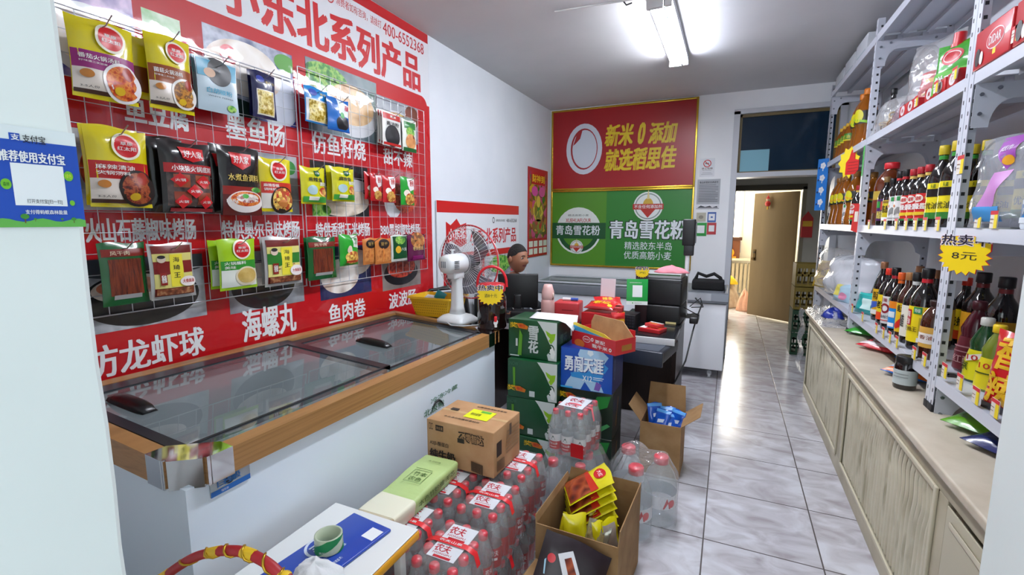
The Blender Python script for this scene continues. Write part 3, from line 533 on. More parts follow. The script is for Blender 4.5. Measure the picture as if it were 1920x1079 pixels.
hang('bean_curd_packet', 'orange clear packet of bean curd strips next to the green snack', 680, 707, 447, 496, .07, C('c87a3c', .25, coat=.5), og, 'orange bean curd packets', .02, 0, 'wire hook holding the orange bean curd packets')
hang('bean_curd_packet', 'orange clear packet of bean curd strips next to the dark green packet', 703, 733, 447, 495, .09, C('c87a3c', .25, coat=.5), og, 'orange bean curd packets', .02)
hang('snack_packet', 'dark green packet with white edges between orange and purple packets', 733, 763, 441, 490, .08, C('cdd4cc', .3, coat=.4), [('r', C('0f4a26', .3), -.42, .42, .1, .95), ('e', F_GREEN, .0, .8, .3, .16), ('e', C('d8a82a', .3), -.15, .45, .16, .14), ('t', WH, '八宝', .02, .38, .4, .52)], None, .025, 0, 'wire hook holding the dark green packet')
hang('date_packet', 'purple packet with brown dates, almost hidden behind its twin', 757, 785, 440, 488, .06, C('3a0e26', .25), None, 'purple date packets', .02)
hang('date_packet', 'purple packet with brown dates at the end of the bottom row', 764, 797, 440, 489, .09, C('5a1440', .25, coat=.5), [('e', F_NUT, .02, .78, .4, .26), ('t', C('d8b87a', .3), '枣夹核桃', -.3, .3, .4, .55), ('r', C('8a1a6a', .3), -.3, .3, .06, .2), ('r', C('7a2050', .3), -.46, .46, .0, .05)], 'purple date packets', .03, 0, 'wire hook holding the purple date packets')
# ------------------------------------------------------------------ the second poster and the festive calendar on the same wall
t = thing('wall_poster', 'white poster with red top edge and red lettering hung behind the fan', 'poster', (XL+.012, 3.225, 1.02), pi/2)
pw = 1.62
MB().box(0, pw, -.004, .006, 0, .70, C('dfe2e6', .3)).build('sheet', t)
MB().rect(0, pw, .605, .70, -.0046, C('c4161c', .3)).rect(.08, 1.55, 0, .26, -.0046, C('c4161c', .3)).rect(.12, .75, 0, .16, -.005, F_DARK).rect(.8, 1.4, .0, .2, -.005, F_GREY).ell(1.15, .1, .25, .09, -.0053, F_GREEN).build('panels', t)
l = MB(); l.prism([(.13, .34), (.2, .37), (.36, .31), (.46, .34), (.46, .52), (.36, .5), (.3, .555), (.2, .5), (.13, .53)], -.006, -.0046, C('c4161c', .3)); l.text('小东北', .16, .44, .385, .47, -.0066, M_WHITE, 2); l.text('小东北系列产品', .53, 1.54, .315, .47, -.0052, M_RED, 1.5); l.text('400-6552368', 1.3, 1.56, .525, .56, -.0052, M_INK, .5); l.text('消费者如有咨询请拨打', 1.05, 1.27, .53, .555, -.0052, M_INK, 0); l.ell(1.0, .545, .025, .03, -.0052, M_INK, inner=.7, rings=1)
l.build('lettering', t)
t = thing('wall_calendar', 'tall red festive calendar covered in gold and green figures by the wall corner', 'calendar', (XL+.006, 5.13, 1.13), pi/2)
MB().box(0, .64, -.003, .003, 0, 1.05, C('b01c1c', .4)).build('sheet', t)
c = MB(); c.rect(.04, .60, .22, 1.0, -.004, mix(('b81818', 'c8a818', '8a1414', '2f6a1a', 'd84a8a', '6a1010'), 14, .4, 'cells')).rect(.09, .55, .86, 1.0, -.005, C('b81414', .4)).ell(.2, .78, .1, .06, -.005, C('d04a9a', .4)).ell(.44, .78, .1, .06, -.005, C('d04a9a', .4)).ell(.32, .55, .17, .13, -.005, mix(('c8a014', 'd8c83a', '8a6a10', '3a7a1a'), 18, .4, 'cells')).ell(.32, .66, .06, .07, -.0055, C('e0c04a', .4)).ell(.32, .36, .2, .09, -.005, mix(('c8a014', '2f7a1a', 'b81818'), 18, .4, 'cells'))
c.text('财神到', .12, .52, .885, .975, -.006, C('e8c81a', .4), 2)
for i in range(4):
    for j in range(2):
        c.rect(.03+.15*i+(.02 if i > 1 else 0), .15+.15*i+(.02 if i > 1 else 0), .03+.09*j, .1+.09*j, -.004, C('d8e0cc', .5))
c.build('print', t)
# the payment poster on the entrance pier
PX_ = -.6185
def PP(px, py): q = onx(px, py, PX_); return q.y, q.z
y0, zb = PP(-8, 428)[0], PP(90, 426)[1]; y1 = PP(150, 340)[0]; zt = PP(60, 240)[1]
t = thing('payment_poster', 'blue and white payment poster with green hills stuck on the entrance pier', 'poster', (PX_, y0, zb), pi/2)
w, hh = y1-y0, zt-zb; BL = C('1148b0', .4)
def U(px, py=340): return PP(px, py)[0]-y0
def V(px, py): return PP(px, py)[1]-zb
hb = V(60, 266)
MB().box(0, w, -.0006, .0006, 0, hh, C('dde6e8', .5)).build('sheet', t)
p = MB(); p.rect(0, w, 0, hb, -.0009, BL).rect(U(22), U(120), V(70, 386), V(70, 309), -.0012, C('e6ebee', .5))
gz = V(90, 413); p.poly([(0, 0), (w, 0), (w, gz)] + [(w-w*i/14, gz*(1+.25*sin(i*1.1))) for i in range(1, 15)], -.0013, C('5fae4a', .6))
for px, py, r in ((36, 406, 8), (128, 411, 5), (55, 411, 3), (106, 411, 3)):
    u, v = U(px), V(px, py); r *= .00040; p.ell(u, v, r, r*.8, -.0016, C('3d8a30', .6)).rect(u-r*.15, u+r*.15, v-r*2, v-r*.5, -.0015, C('6a4a24', .6))
for px, py, r in ((128, 331, 9), (9, 345, 9), (129, 381, 5)): p.ell(U(px), V(px, py), r*.00042, r*.00055, -.0016, C('6fb82a', .6))
p.rect(U(27), U(47), V(37, 265), V(37, 251), -.0012, BL).build('panels', t)
p = MB(); q = lambda s_, a_, b_, c_, d_, m_, k_: p.text(s_, U(a_), U(b_), V((a_+b_)/2, d_), V((a_+b_)/2, c_), -.0019, m_, k_)
q('推荐使用支付宝', 2, 124, 286, 306, M_WHITE, 1.5); q('支', 30, 45, 253, 264, M_WHITE, 1.5); q('支付宝', 51, 93, 256, 271, M_INK, .5); q('打开支付宝[扫一扫]', 44, 110, 374, 383, M_INK, 0); q('支付得蚂蚁森林能量', 38, 117, 394, 402, M_WHITE, .5)
q('绿色', 122, 134, 327, 335, C('d8e83a', .5), 0); q('森林', 3, 15, 341, 349, C('1f6a1a', .5), 0); p.build('lettering', t)
# ================================================================== THE LONG FREEZER and what stands on it
FX0, FY0, FY1, FW = -1.285, .70, 2.62, .82
FPIT, FROLL = .015, .075
def FT(x, y): return .90 + FROLL*(FX0-x) - FPIT*(y-.8)
def onf(px, py):
    p = onz(px, py, .9)
    for _ in range(6): p = onz(px, py, FT(p.x, p.y))
    return p
M_FRZ = C('e4eff9', .3, coat=.2); M_WOOD = mix(('8a6238', 'a87c4c', '9a6e40'), 12, .35, stretch=(1, .08, 6)); M_CHR = C('d9dbdd', .06, 1); M_LID = C('23272d', .3)
fz = thing('chest_freezer', 'long white chest freezer with wood trimmed glass top below the red banner', 'freezer', (FX0, FY0, 0))
FL = FY1-FY0
def fzm(x, y, z):      # the top slopes gently towards the front
    return (x, y, z*((FT(FX0+x, FY0+y)-.0)/.9))
b = MB(); b.fn = fzm
b.box(-.05, -.02, .02, FL-.03, .05, .822, M_FRZ).box(-FW, -FW+.03, .02, FL-.03, .05, .822, M_FRZ).box(-FW+.03, -.05, .021, .05, .05, .822, M_FRZ).box(-FW+.03, -.05, FL-.05, FL-.031, .05, .822, M_FRZ).box(-FW+.015, -.03, .05, FL-.05, .05, .38, C('a9b1b5', .5))
b.build('cabinet', fz)
b = MB(); b.fn = fzm; g = C('ccd2d4', .5)
b.box(-.10, -.035, .05, FL-.05, .38, .86, g).box(-FW+.015, -FW+.08, .05, FL-.05, .38, .86, g).box(-FW+.08, -.10, .05, .11, .38, .86, g).box(-FW+.08, -.10, FL-.11, FL-.05, .38, .86, g).box(-FW+.08, -.10, FL/2-.02, FL/2+.02, .38, .6, g)
b.build('inner_liner', fz)
b = MB(); b.fn = fzm; ch = .07
b.box(-.05, 0, ch, FL-.02, .822, .90, M_WOOD).box(-FW+ch, -ch, 0, .05, .822, .90, M_WOOD).box(-FW, -FW+.05, ch, FL, .822, .90, M_WOOD).box(-FW, 0, FL-.05, FL, .822, .90, M_WOOD)
b.build('wood_trim', fz)
def corner(mx, my, fx, fy):
    b = MB(); b.fn = fzm; s = lambda x, y: (mx+fx*x, my+fy*y)
    pts = [s(0, .15), s(0, .085), s(.01, .075), s(.005, .065), s(.065, .005), s(.075, .01), s(.085, 0), s(.15, 0), s(.15, .055), s(.055, .15)]
    n = len(pts); o = .004
    for z0, z1 in ((.818, .9025),):
        b.add([(p[0], p[1], z0) for p in pts]+[(p[0], p[1], z1) for p in pts], [(i, (i+1) % n, (i+1) % n+n, i+n) for i in range(n)]+[tuple(range(n, 2*n))], M_CHR)
    for x, y in (s(.004, .078), s(.078, .004)): b.box(x-.004, x+.004, y-.004, y+.004, .818, .904, M_CHR)
    b.build('corner_guard', fz)
corner(.003, -.003, -1, 1); corner(-FW-.003, -.003, 1, 1); corner(.003, FL+.003, -1, -1)
M_GLASS = film('freezer_glass', tint='e6eaea', haze=.22, ior=2.3, rough=.012, hazecol='98a2a6')
for k, (y0, y1, dz) in enumerate(((.055, FL/2+.03, .0), (FL/2-.01, FL-.06, -.012))):
    b = MB(); b.fn = fzm; z = .895+dz
    for a in ((-.115, -.105, y0, y1), (-FW+.055, -FW+.115, y0, y1), (-FW+.055, -.105, y0, y0+.035), (-FW+.055, -.105, y1-.05, y1)): b.box(*a[:2], a[2], a[3], z-.016, z+.004, M_LID)
    lid = b.build('lid_frame', fz)
    q = MB(); q.fn = fzm; q.quad((-FW+.1, y0+.03, z), (-.06, y0+.03, z), (-.06, y1-.045, z), (-FW+.1, y1-.045, z), M_GLASS); q.build('pane', lid)
    hy = y0+.10 if k == 0 else y1-.62
    h = MB(); h.fn = fzm
    hx = -.52 if k == 0 else -.42
    h.at((0, 0, 0)); pr = [(-.03, 0), (.03, 0), (.022, .02), (.012, .026), (-.012, .026), (-.022, .02)]
    L = [(hx-.1, .4), (hx-.07, .85), (hx-.03, 1), (hx+.05, 1), (hx+.085, .8), (hx+.11, .3)]
    vs = [(x, hy+p[0]*(.7+.3*e), z+.004+p[1]*e) for x, e in L for p in pr]
    n = 6; fs = [(i*n+j, i*n+(j+1) % n, (i+1)*n+(j+1) % n, (i+1)*n+j) for i in range(5) for j in range(n)] + [tuple(range(n-1, -1, -1)), tuple(range(30, 36))]
    h.add(vs, fs, C('101114', .3), True).build('lid_handle', lid)
b = MB(); b.fn = fzm; rn = random.Random(3)
# the maker's plate on the front
pa, pb = onx(392, 905, FX0-.018), onx(467, 880, FX0-.018)
b = MB(); b.at((-.017, pa.y-FY0, 0), (0, 0, pi/2)); zc = .792; w = pb.y-pa.y
b.box(0, w, -.002, .002, zc-.024, zc+.026, C('aeb7bd', .25, .5)).rect(0, w, zc-.024, zc-.008, -.0026, C('2166b4', .4)); tb = C('2a70b8', .4)
b.text('白雪', .02, .08, zc-.002, zc+.02, -.003, tb).text('名极', w-.085, w-.03, zc-.002, zc+.02, -.003, tb).ell(w*.47, zc+.009, .014, .015, -.003, M_INK, inner=.4).text('节能环保 高效', .03, w-.07, zc-.02, zc-.012, -.003, M_WHITE, 0)
b.build('maker_plate', fz)
pa = onx(795, 838, FX0-.018); b = MB(); b.at((-.0185, 0, 0), (0, 0, pi/2)); q0 = onx(803, 772, FX0-.02); q1 = onx(852, 738, FX0-.02); gm = C('1f6a3a', .5)
b.tube([(q0.y-FY0+.02+.012*i, 0, q1.z-.02+.05*sin(pi*i/10)**.8-.012) for i in range(11)], [.001+.006*sin(pi*i/10) for i in range(11)], M_INK, 6)
b.text('冷冻冷藏', q0.y-FY0+.02, q1.y-FY0+.03, q0.z+.03, q0.z+.055, -.001, gm, .5).text('北极熊', q0.y-FY0-.04, q0.y-FY0+.14, q0.z-.02, q0.z+.015, -.001, gm, .5)
b.build('front_lettering', fz)
for k, (x, y, r, m) in enumerate(((-.3, .35, .2, film('bag_film', haze=.35, rough=.2, bump=.8, bscale=14, hazecol='c8ccc8')), (-.35, 1.0, .2, None), (-.5, 1.45, .2, None))):
    o = heap('frozen_food_bag', ('clear bag of frozen food inside the freezer at its chrome cornered end', 'clear bag of frozen food inside the freezer below the middle of the glass', 'clear bag of frozen food inside the freezer under the fan end')[k], 'food bag', (FX0+x, FY0+y, .385), .22, .26, .2, mix(('a8b0b0', '8a9490', 'c4c8c4'), 12, .3, bump=.6), 20+k)
# ---- yellow basket
p = onf(790, 591); q = onf(846, 596); c = (p+q)/2 + Vector((.0, .06, 0))
t = thing('plastic_basket', 'yellow perforated plastic basket on the freezer behind the white fan', 'basket', (c.x-.02, c.y, FT(c.x-.02, c.y)), .02)
m = C('e2b21c', .45); b = MB(); w0, d0, w1, d1, hb = .14, .09, .175, .12, .135
def loop(w, d, z, r=.03, n=5):
    o = []
    for cx, cy, a in ((w-r, d-r, 0), (-w+r, d-r, pi/2), (-w+r, -d+r, pi), (w-r, -d+r, 1.5*pi)): o += [(cx+r*cos(a+i*pi/2/n), cy+r*sin(a+i*pi/2/n), z) for i in range(n+1)]
    return o
def shell(b, loops, m, smooth=False, bottom=True):
    n = len(loops[0]); vs = [p for l in loops for p in l]
    fs = [(k*n+i, k*n+(i+1) % n, (k+1)*n+(i+1) % n, (k+1)*n+i) for k in range(len(loops)-1) for i in range(n)]
    if bottom: fs.append(tuple(range(n-1, -1, -1)))
    return b.add(vs, fs, m, smooth)
shell(b, [loop(w0, d0, 0), loop(w0+.026, d0+.022, .105), loop(w1, d1, hb), loop(w1+.008, d1+.008, hb), loop(w1+.008, d1+.008, hb-.012)], m)
shell(b, [loop(w0-.004, d0-.004, .004), loop(w1-.005, d1-.005, hb)], m); b.build('basket_body', t)
b = MB(); dk = C('a87c0c', .6)
for k in range(5):
    z = .025+.018*k; e = .026*z/.105
    for i in range(18): x = -.125+.0147*i; b.rect(x-.003, x+.003, z-.004, z+.004, -(d0+.0215*z/.105)-.001, dk)
    for i in range(11):
        y = -.07+.014*i; b.add([(w0+e+.001, y-.003, z-.004), (w0+e+.001, y+.003, z-.004), (w0+e+.001, y+.003, z+.004), (w0+e+.001, y-.003, z+.004)], [(0, 1, 2, 3)], dk)
b.build('perforations', t)
t2 = tag(MB().at((c.x-.0, c.y-.02, FT(c.x, c.y)+.12), (0, .5, .4)).box(-.035, .035, -.012, .012, -.01, .05, C('1f8f9a', .4), .006).build('tape_dispenser'), 'teal plastic dispenser sticking out of the yellow basket', 'dispenser')
tag(MB().at((c.x-.06, c.y, FT(c.x, c.y)+.09), (.1, .1, .3)).box(-.06, .05, -.05, .05, 0, .035, C('d8dcdc', .6), .01).build('paper_pad'), 'white paper pad lying inside the yellow basket', 'paper')
# ---- desk fan, seen from behind
fb = onf(853, 606); fx, fy = fb.x-.01, fb.y+.05; fzb = FT(fx, fy)
fan = thing('desk_fan', 'white oscillating desk fan on the freezer with its wire cage turned away', 'fan', (fx, fy, fzb), R(-10))
M_FW = C('dfe3e4', .35, coat=.2)
b = MB(); shell(b, [loop(.115, .10, 0, .04), loop(.115, .10, .02, .04), loop(.085, .075, .045, .04), loop(.05, .045, .055, .03)], M_FW, True).add(loop(.05, .045, .055, .03), [tuple(range(24))], M_FW).build('base', fan)
b = MB(); shell(b, [loop(.05, .045, .05, .03), loop(.04, .036, .1, .025), loop(.032, .03, .25, .02), loop(.034, .032, .30, .02)], M_FW, True); b.build('neck', fan)
hz = .385
# local +y is away from the viewer: the blades and cage face there
b = MB(); fl = lambda x, y, z: (x, z, y)
b.at((0, 0, hz), (-pi/2, 0, 0)); b.lathe([(0, -.125), (.04, -.123), (.058, -.11), (.064, -.08), (.066, .04), (.062, .055), (.0, .058)], M_FW, 24)
b.at((0, 0, 0)).box(-.035, .035, -.06, .04, hz-.10, hz-.05, M_FW, .012).build('motor_housing', fan)
b = MB(); b.at((0, 0, hz))
for k in range(5):
    for sx in (-1, 1): b.box(sx*.062-.003+.003*sx, sx*.062+.003+.003*sx, -.09, -.05, -.03+.012*k, -.025+.012*k, C('70757a', .5))
for i in range(3): b.box(-.02+.015*i, -.012+.015*i, -.126, -.1, -.02, .02, C('8a9096', .5))
b.build('vents', fan)
MB().cyl((0, -.04, hz+.06), (0, -.04, hz+.085), .008, M_FW, 10).cyl((0, -.04, hz+.085), (0, -.04, hz+.093), .016, M_FW, 12).build('swing_knob', fan)
b = MB(); RC = .245; wm = C('d9dcde', .3, .5)
def ringpts(r, y, n=40): return [(r*cos(2*pi*i/n), y, hz+r*sin(2*pi*i/n)) for i in range(n)]
for r, y in ((.075, .05), (.16, .052), (.225, .075)): b.tube(ringpts(r, y), .0016, wm, 5, True)
for r, y in ((.05, .21), (.14, .20), (.22, .17)): b.tube(ringpts(r, y), .0016, wm, 5, True)
for i in range(56):
    a = 2*pi*i/56; P = lambda r, y: (r*cos(a), y, hz+r*sin(a))
    b.tube([P(.06, .05), P(.16, .052), P(.225, .075), P(RC, .12)], .0011, wm, 4); b.tube([P(.03, .21), P(.14, .20), P(.22, .17), P(RC, .125)], .0011, wm, 4)
b.build('cage', fan)
MB().tube(ringpts(RC, .122, 48), .0055, C('b8343c', .35), 8, True).build('cage_rim', fan)
b = MB(); bl = film('blade_plastic', tint='8a8a96', haze=.55, rough=.1, hazecol='6e6a72')
for k in range(3):
    a0 = 2*pi*k/3+.5; vs = []
    for j in range(7):
        r = .045+.17*j/6
        for i in range(5):
            a = a0+(i/4-.5)*(1.25-.25*abs(j/6-.5))+.5*j/6; vs.append((r*cos(a), .12+.05*(i/4-.5), hz+r*sin(a)))
    b.add(vs, [(j*5+i, j*5+i+1, (j+1)*5+i+1, (j+1)*5+i) for j in range(6) for i in range(4)], bl, True)
b.build('blades', fan)
MB().at((0, 0, hz), (-pi/2, 0, 0)).lathe([(0, .09), (.045, .09), (.05, .1), (.05, .14), (.03, .155), (0, .158)], C('4a4c52', .4), 20).build('blade_hub', fan)
MB().tube([(.0, -.1, .01), (.06, -.135, .006), (.14, -.11, .006), (.2, -.02, .006)], .004, C('c4c8c8', .5), 6).build('power_cord', fan)
# ---- big dark jar with red handle
jp = onf(914, 618); jx, jy = jp.x, jp.y+.065
t = thing('wine_jar', 'large dark glass wine jar with red handle and tap on the freezer end', 'jar', (jx, jy, FT(jx, jy)), R(22)); t.scale = (1.06, 1.06, 1.12)
DK = C('1c070a', .06, coat=.6)
rj = .088; MB().lathe([(0, 0), (rj-.008, 0), (rj, .01), (rj, .17), (rj-.003, .185), (rj-.012, .2), (rj-.012, .215), (0, .215)], DK, 28).build('jar_body', t)
MB().lathe([(rj-.008, .212), (rj-.006, .215), (rj-.006, .245), (rj-.014, .255), (0, .258)], C('b81a24', .4), 28).build('lid', t)
b = MB(); b.tube([((rj-.0)*cos(a), 0, .235+.115*sin(a)**.75 if sin(a) > 0 else .235) for a in [pi*i/14 for i in range(15)]], [.008]*15, C('c81a26', .4), 8); b.build('handle', t)
b = MB(); b.cyl((.03, -rj+.005, .05), (.03, -rj-.03, .05), .012, C('e8e8e8', .4), 10).cyl((.03, -rj-.022, .05), (.03, -rj-.022, .025), .008, C('e8e8e8', .4), 8).box(.022, .038, -rj-.032, -rj-.014, .055, .085, C('d81c24', .4), .004).build('tap', t)
def burst(b, cx, cz, rx, rz, n, y, m, inn=.8, rot=0):
    pts = []
    for i in range(2*n):
        a = pi*i/n+rot; k = 1 if i % 2 == 0 else inn; pts.append((cx+rx*k*cos(a), cz+rz*k*sin(a)))
    return b.poly(pts, y, m)
def price_star(name, label, loc, rz, w, top, hand, tilt=0):
    t = thing(name, label, 'price sign', loc, 0, None, (0, tilt, rz)); h = w*.72
    b = MB(); pts = [(-.46*w, h), (.46*w, h)]; n = 11
    for i in range(2*n+1):
        a = .35-(pi+.7)*i/(2*n); k = 1 if i % 2 == 0 else .8; pts.append((.5*w*k*cos(a), .48*h+.5*h*k*sin(a)*.98))
    b.prism([(x*1.03, z*1.02-.001) for x, z in pts][::-1], 0, .002, C('d8222a', .5)); b.poly(pts[::-1], -.0006, C('f4d40a', .45)); b.build('card', t)
    b = MB(); b.text(top, -.47*w, .47*w, h*.76, h*1.06, -.0016, C('f0e8f0', .5), 5).text(top, -.45*w, .45*w, h*.77, h*1.05, -.0024, C('20182a', .5), 1.6); b.text(hand, -.22*w, .25*w, h*.40, h*.6, -.0016, M_INK, 0); b.build('lettering', t); return t
price_star('price_sign', 'yellow starburst price sign tied on the dark wine jar', (jx+.115*sin(R(22)), jy-.115*cos(R(22)), FT(jx, jy)+.165), R(22), .165, '热卖中', '酒8十元')
# ---- the shopkeeper behind the monitor
hd = ony(966, 484, 3.86)

def person(loc, label):
    t = thing('person', label, 'person', loc, R(72))
    SK = C('9a6a50', .5); 
    # one continuous body: head, neck, trunk, arms and seated legs grown from a skeleton
    sk = [((0, .02, .46), .13), ((0, .04, .58), .145), ((0, .03, .72), .155), ((0, -.01, .83), .12), ((0, -.05, .895), .062), ((0, -.075, .955), .06),
          ((.18, -.01, .80), .07), ((.25, -.06, .64), .05), ((.20, -.26, .62), .04), ((.17, -.33, .62), .03),
          ((-.18, -.01, .80), .07), ((-.25, -.06, .64), .05), ((-.20, -.26, .62), .04), ((-.17, -.33, .62), .03),
          ((.1, -.05, .46), .095), ((.12, -.42, .46), .075), ((.12, -.42, .08), .05), ((.12, -.52, .04), .04),
          ((-.1, -.05, .46), .095), ((-.12, -.42, .46), .075), ((-.12, -.42, .08), .05), ((-.12, -.52, .04), .04)]
    ed = [(0, 1), (1, 2), (2, 3), (3, 4), (4, 5), (3, 6), (6, 7), (7, 8), (8, 9), (3, 10), (10, 11), (11, 12), (12, 13), (0, 14), (14, 15), (15, 16), (16, 17), (0, 18), (18, 19), (19, 20), (20, 21)]
    me = bpy.data.meshes.new('body'); me.from_pydata([p for p, _ in sk], ed, []); o = bpy.data.objects.new('body', me); COL.objects.link(o)
    o.modifiers.new('s', 'SKIN'); o.modifiers.new('d', 'SUBSURF').levels = 2; o.modifiers['d'].render_levels = 2
    for i, (p, r) in enumerate(sk): me.skin_vertices[0].data[i].radius = (r, r)
    me.skin_vertices[0].data[0].use_root = True
    bpy.context.view_layer.update(); dg = bpy.context.evaluated_depsgraph_get(); bmsh = bpy.data.meshes.new_from_object(o.evaluated_get(dg)); bpy.data.objects.remove(o)
    bm = bmesh.new(); bm.from_mesh(bmsh)
    # the head: a shaped ball with jaw, brow, nose, lips and eye sockets, facing -y, joined into the same mesh
    N, K = 28, 22; vs = []; hc = Vector((0, -.085, 1.07)); 
    def gs(v, c, s): return math.exp(-sum(((a-b)/q)**2 for a, b, q in zip(v, c, s)))
    for j in range(K+1):
        a = pi*j/K
        for i in range(N):
            f = 2*pi*i/N; x, y, z = sin(a)*sin(f), -sin(a)*cos(f), cos(a)
            X, Y, Z = x*.073, y*.094, z*.118
            if Z < 0: q = -Z/.118; X *= 1-.28*q*q; Y = Y*(1-.12*q) - .012*q*(y < 0)
            d = 0; u = (X, Z)
            if y < 0:
                d += .026*gs(u, (0, -.018), (.012, .022)) + .014*gs(u, (0, -.03), (.02, .01)) + .006*gs(u, (0, -.058), (.026, .008)) + .008*gs(u, (0, -.098), (.025, .014)) + .006*gs(u, (0, .026), (.05, .01))
                d -= .010*gs(u, (.031, .006), (.014, .010)) + .010*gs(u, (-.031, .006), (.014, .010)); d += .005*gs(u, (.042, -.03), (.02, .02)) + .005*gs(u, (-.042, -.03), (.02, .02))
            vs.append(bm.verts.new(hc+Vector((X, Y-d, Z))))
    for j in range(K):
        for i in range(N):
            q = [vs[j*N+i], vs[(j+1)*N+i], vs[(j+1)*N+(i+1) % N], vs[j*N+(i+1) % N]]
            try: bm.faces.new(q)
            except Exception: pass
    bmesh.ops.remove_doubles(bm, verts=bm.verts[:], dist=.0004)
    for sx in (-1, 1):     # ears
        ring = []
        for jj in range(5):
            r = (.0, .6, 1, .85, .4)[jj]; xx = (.014, .013, .008, .0, -.006)[jj]
            ring.append([bm.verts.new(hc+Vector((sx*(.071+xx), .012+.017*r*cos(2*pi*i/12), -.008+.031*r*sin(2*pi*i/12)))) for i in range(12)])
        for jj in range(4):
            for i in range(12): bm.faces.new([ring[jj][i], ring[jj][(i+1) % 12], ring[jj+1][(i+1) % 12], ring[jj+1][i]])
    for sx in (-1, 1):     # hands: palm, four fingers and a thumb resting on the keys
        c0 = Vector((sx*.17, -.34, .62))
        def lump(p0, p1, r0, r1, n=8):
            d = (p1-p0).normalized(); u = d.orthogonal().normalized(); w = d.cross(u); rings = []
            for k in range(6):
                tt = k/5; c = p0.lerp(p1, tt); r = (r0*(1-tt)+r1*tt)*(.6 if k in (0, 5) else 1); rings.append([bm.verts.new(c+(u*cos(2*pi*i/n)+w*sin(2*pi*i/n))*r) for i in range(n)])
            for k in range(5):
                for i in range(n): bm.faces.new([rings[k][i], rings[k][(i+1) % n], rings[k+1][(i+1) % n], rings[k+1][i]])
            bm.faces.new(rings[0][::-1]); bm.faces.new(rings[5])
        lump(c0, c0+Vector((0, -.075, -.005)), .034, .036)
        for i, L in enumerate((.06, .072, .068, .052)):
            p = c0+Vector(((i-1.5)*.02, -.08, -.004)); k1 = p+Vector((0, -L*.5, .008)); lump(p, k1, .0095, .009); lump(k1, k1+Vector((0, -L*.45, -.02)), .009, .0075)
        p = c0+Vector((-sx*.03, -.03, 0)); lump(p, p+Vector((-sx*.025, -.045, -.006)), .011, .009)
    me = bpy.data.meshes.new('body'); bm.to_mesh(me); bm.free()
    TS = C('23262c', .85); PT = C('1b1d24', .85); LIP = C('7a3f38', .5)
    for m in (SK, TS, PT, LIP): me.materials.append(m)
    for p in me.polygons:
        p.use_smooth = True; c = p.center
        if c.z < .5 and c.z > .1: p.material_index = 2
        elif .5 <= c.z < .875 and not (c.y < -.2 and c.z < .7): p.material_index = 1
        elif c.z <= .1: p.material_index = 2
        if abs(c.x) < .024 and abs(c.z-1.013) < .007 and c.y < -.16: p.material_index = 3
    o = bpy.data.objects.new('body', me); COL.objects.link(o); o.parent = t
    # short black hair following the skull
    b = MB(); vs = []; fs = []; N = 28; K = 9
    for j in range(K+1):
        for i in range(N):
            f = 2*pi*i/N; amax = 1.02+.62*(.5-.5*cos(f))**1.0+.1*(abs(sin(f)) > .8); a = amax*j/K; x, y, z = sin(a)*sin(f), -sin(a)*cos(f), cos(a)
            vs.append((hc.x+x*.0765, hc.y+y*.0978, hc.z+z*.123))
    for j in range(K): fs += [(j*N+i, (j+1)*N+i, (j+1)*N+(i+1) % N, j*N+(i+1) % N) for i in range(N)]
    b.add(vs, fs, mix(('0d0b0a', '1c1815'), 90, .8, bump=.5), True).build('hair', t)
    b = MB(); b.at((0, -.06, -.105))
    for sx in (-1, 1): b.sphere((sx*.031, -.103, 1.181), .0115, C('d8d2cc', .3), (1, .7, .55)).sphere((sx*.031, -.110, 1.181), .0058, C('120d0a', .2), (1, .5, 1))
    b.build('eyes', t)
    b = MB(); b.at((0, -.06, -.105))
    for sx in (-1, 1): b.tube([(sx*(.014+.011*i), -.1225+.0028*i*i*.5, 1.199+.004*sin(pi*i/3)) for i in range(4)], [.002, .0038, .0034, .0012], C('15100e', .8), 6)
    b.build('eyebrows', t)
    b = MB(); b.at((0, -.06, -.105)); [b.tube([(sx*.083, -.0, 1.16), (sx*.088, -.02, 1.10), (sx*.07, -.06, 1.03), (sx*.03, -.10, .95)], .0028, C('e6e6e6', .5), 6) for sx in (1,)]; b.build('earphone_cord', t)
    b = MB(); b.at((0, -.045, -.105)); b.tube([(.055*cos(2*pi*i/20), .01+.052*sin(2*pi*i/20), .985) for i in range(20)], .012, TS, 8, True); b.build('collar', t)
    t.scale = (1.06, 1.06, 1.06); return t
person((hd.x-.05, hd.y, hd.z-1.07*1.06), 'person with short black hair and white earphone cord bent over the monitor')
# the dark office chair back and a seat to carry him
t = thing('office_chair', 'black office chair on which the shopkeeper sits behind the desk', 'chair', (hd.x-.04, hd.y, 0), R(72))
MB().box(-.24, .24, -.26, .24, .32, .375, M_BLK, .03).build('seat', t); MB().box(-.22, .22, .22, .27, .50, .9, M_BLK, .03).build('backrest', t); MB().box(-.03, .03, .215, .27, .32, .55, M_BLK).build('back_bracket', t); MB().cyl((0, 0, .06), (0, 0, .32), .03, M_BLK).build('column', t)
b = MB(); [b.cyl((0, 0, .09), (.22*cos(a), .22*sin(a), .03), .022, M_BLK, 8) for a in [2*pi*i/5 for i in range(5)]]; b.build('star_base', t)
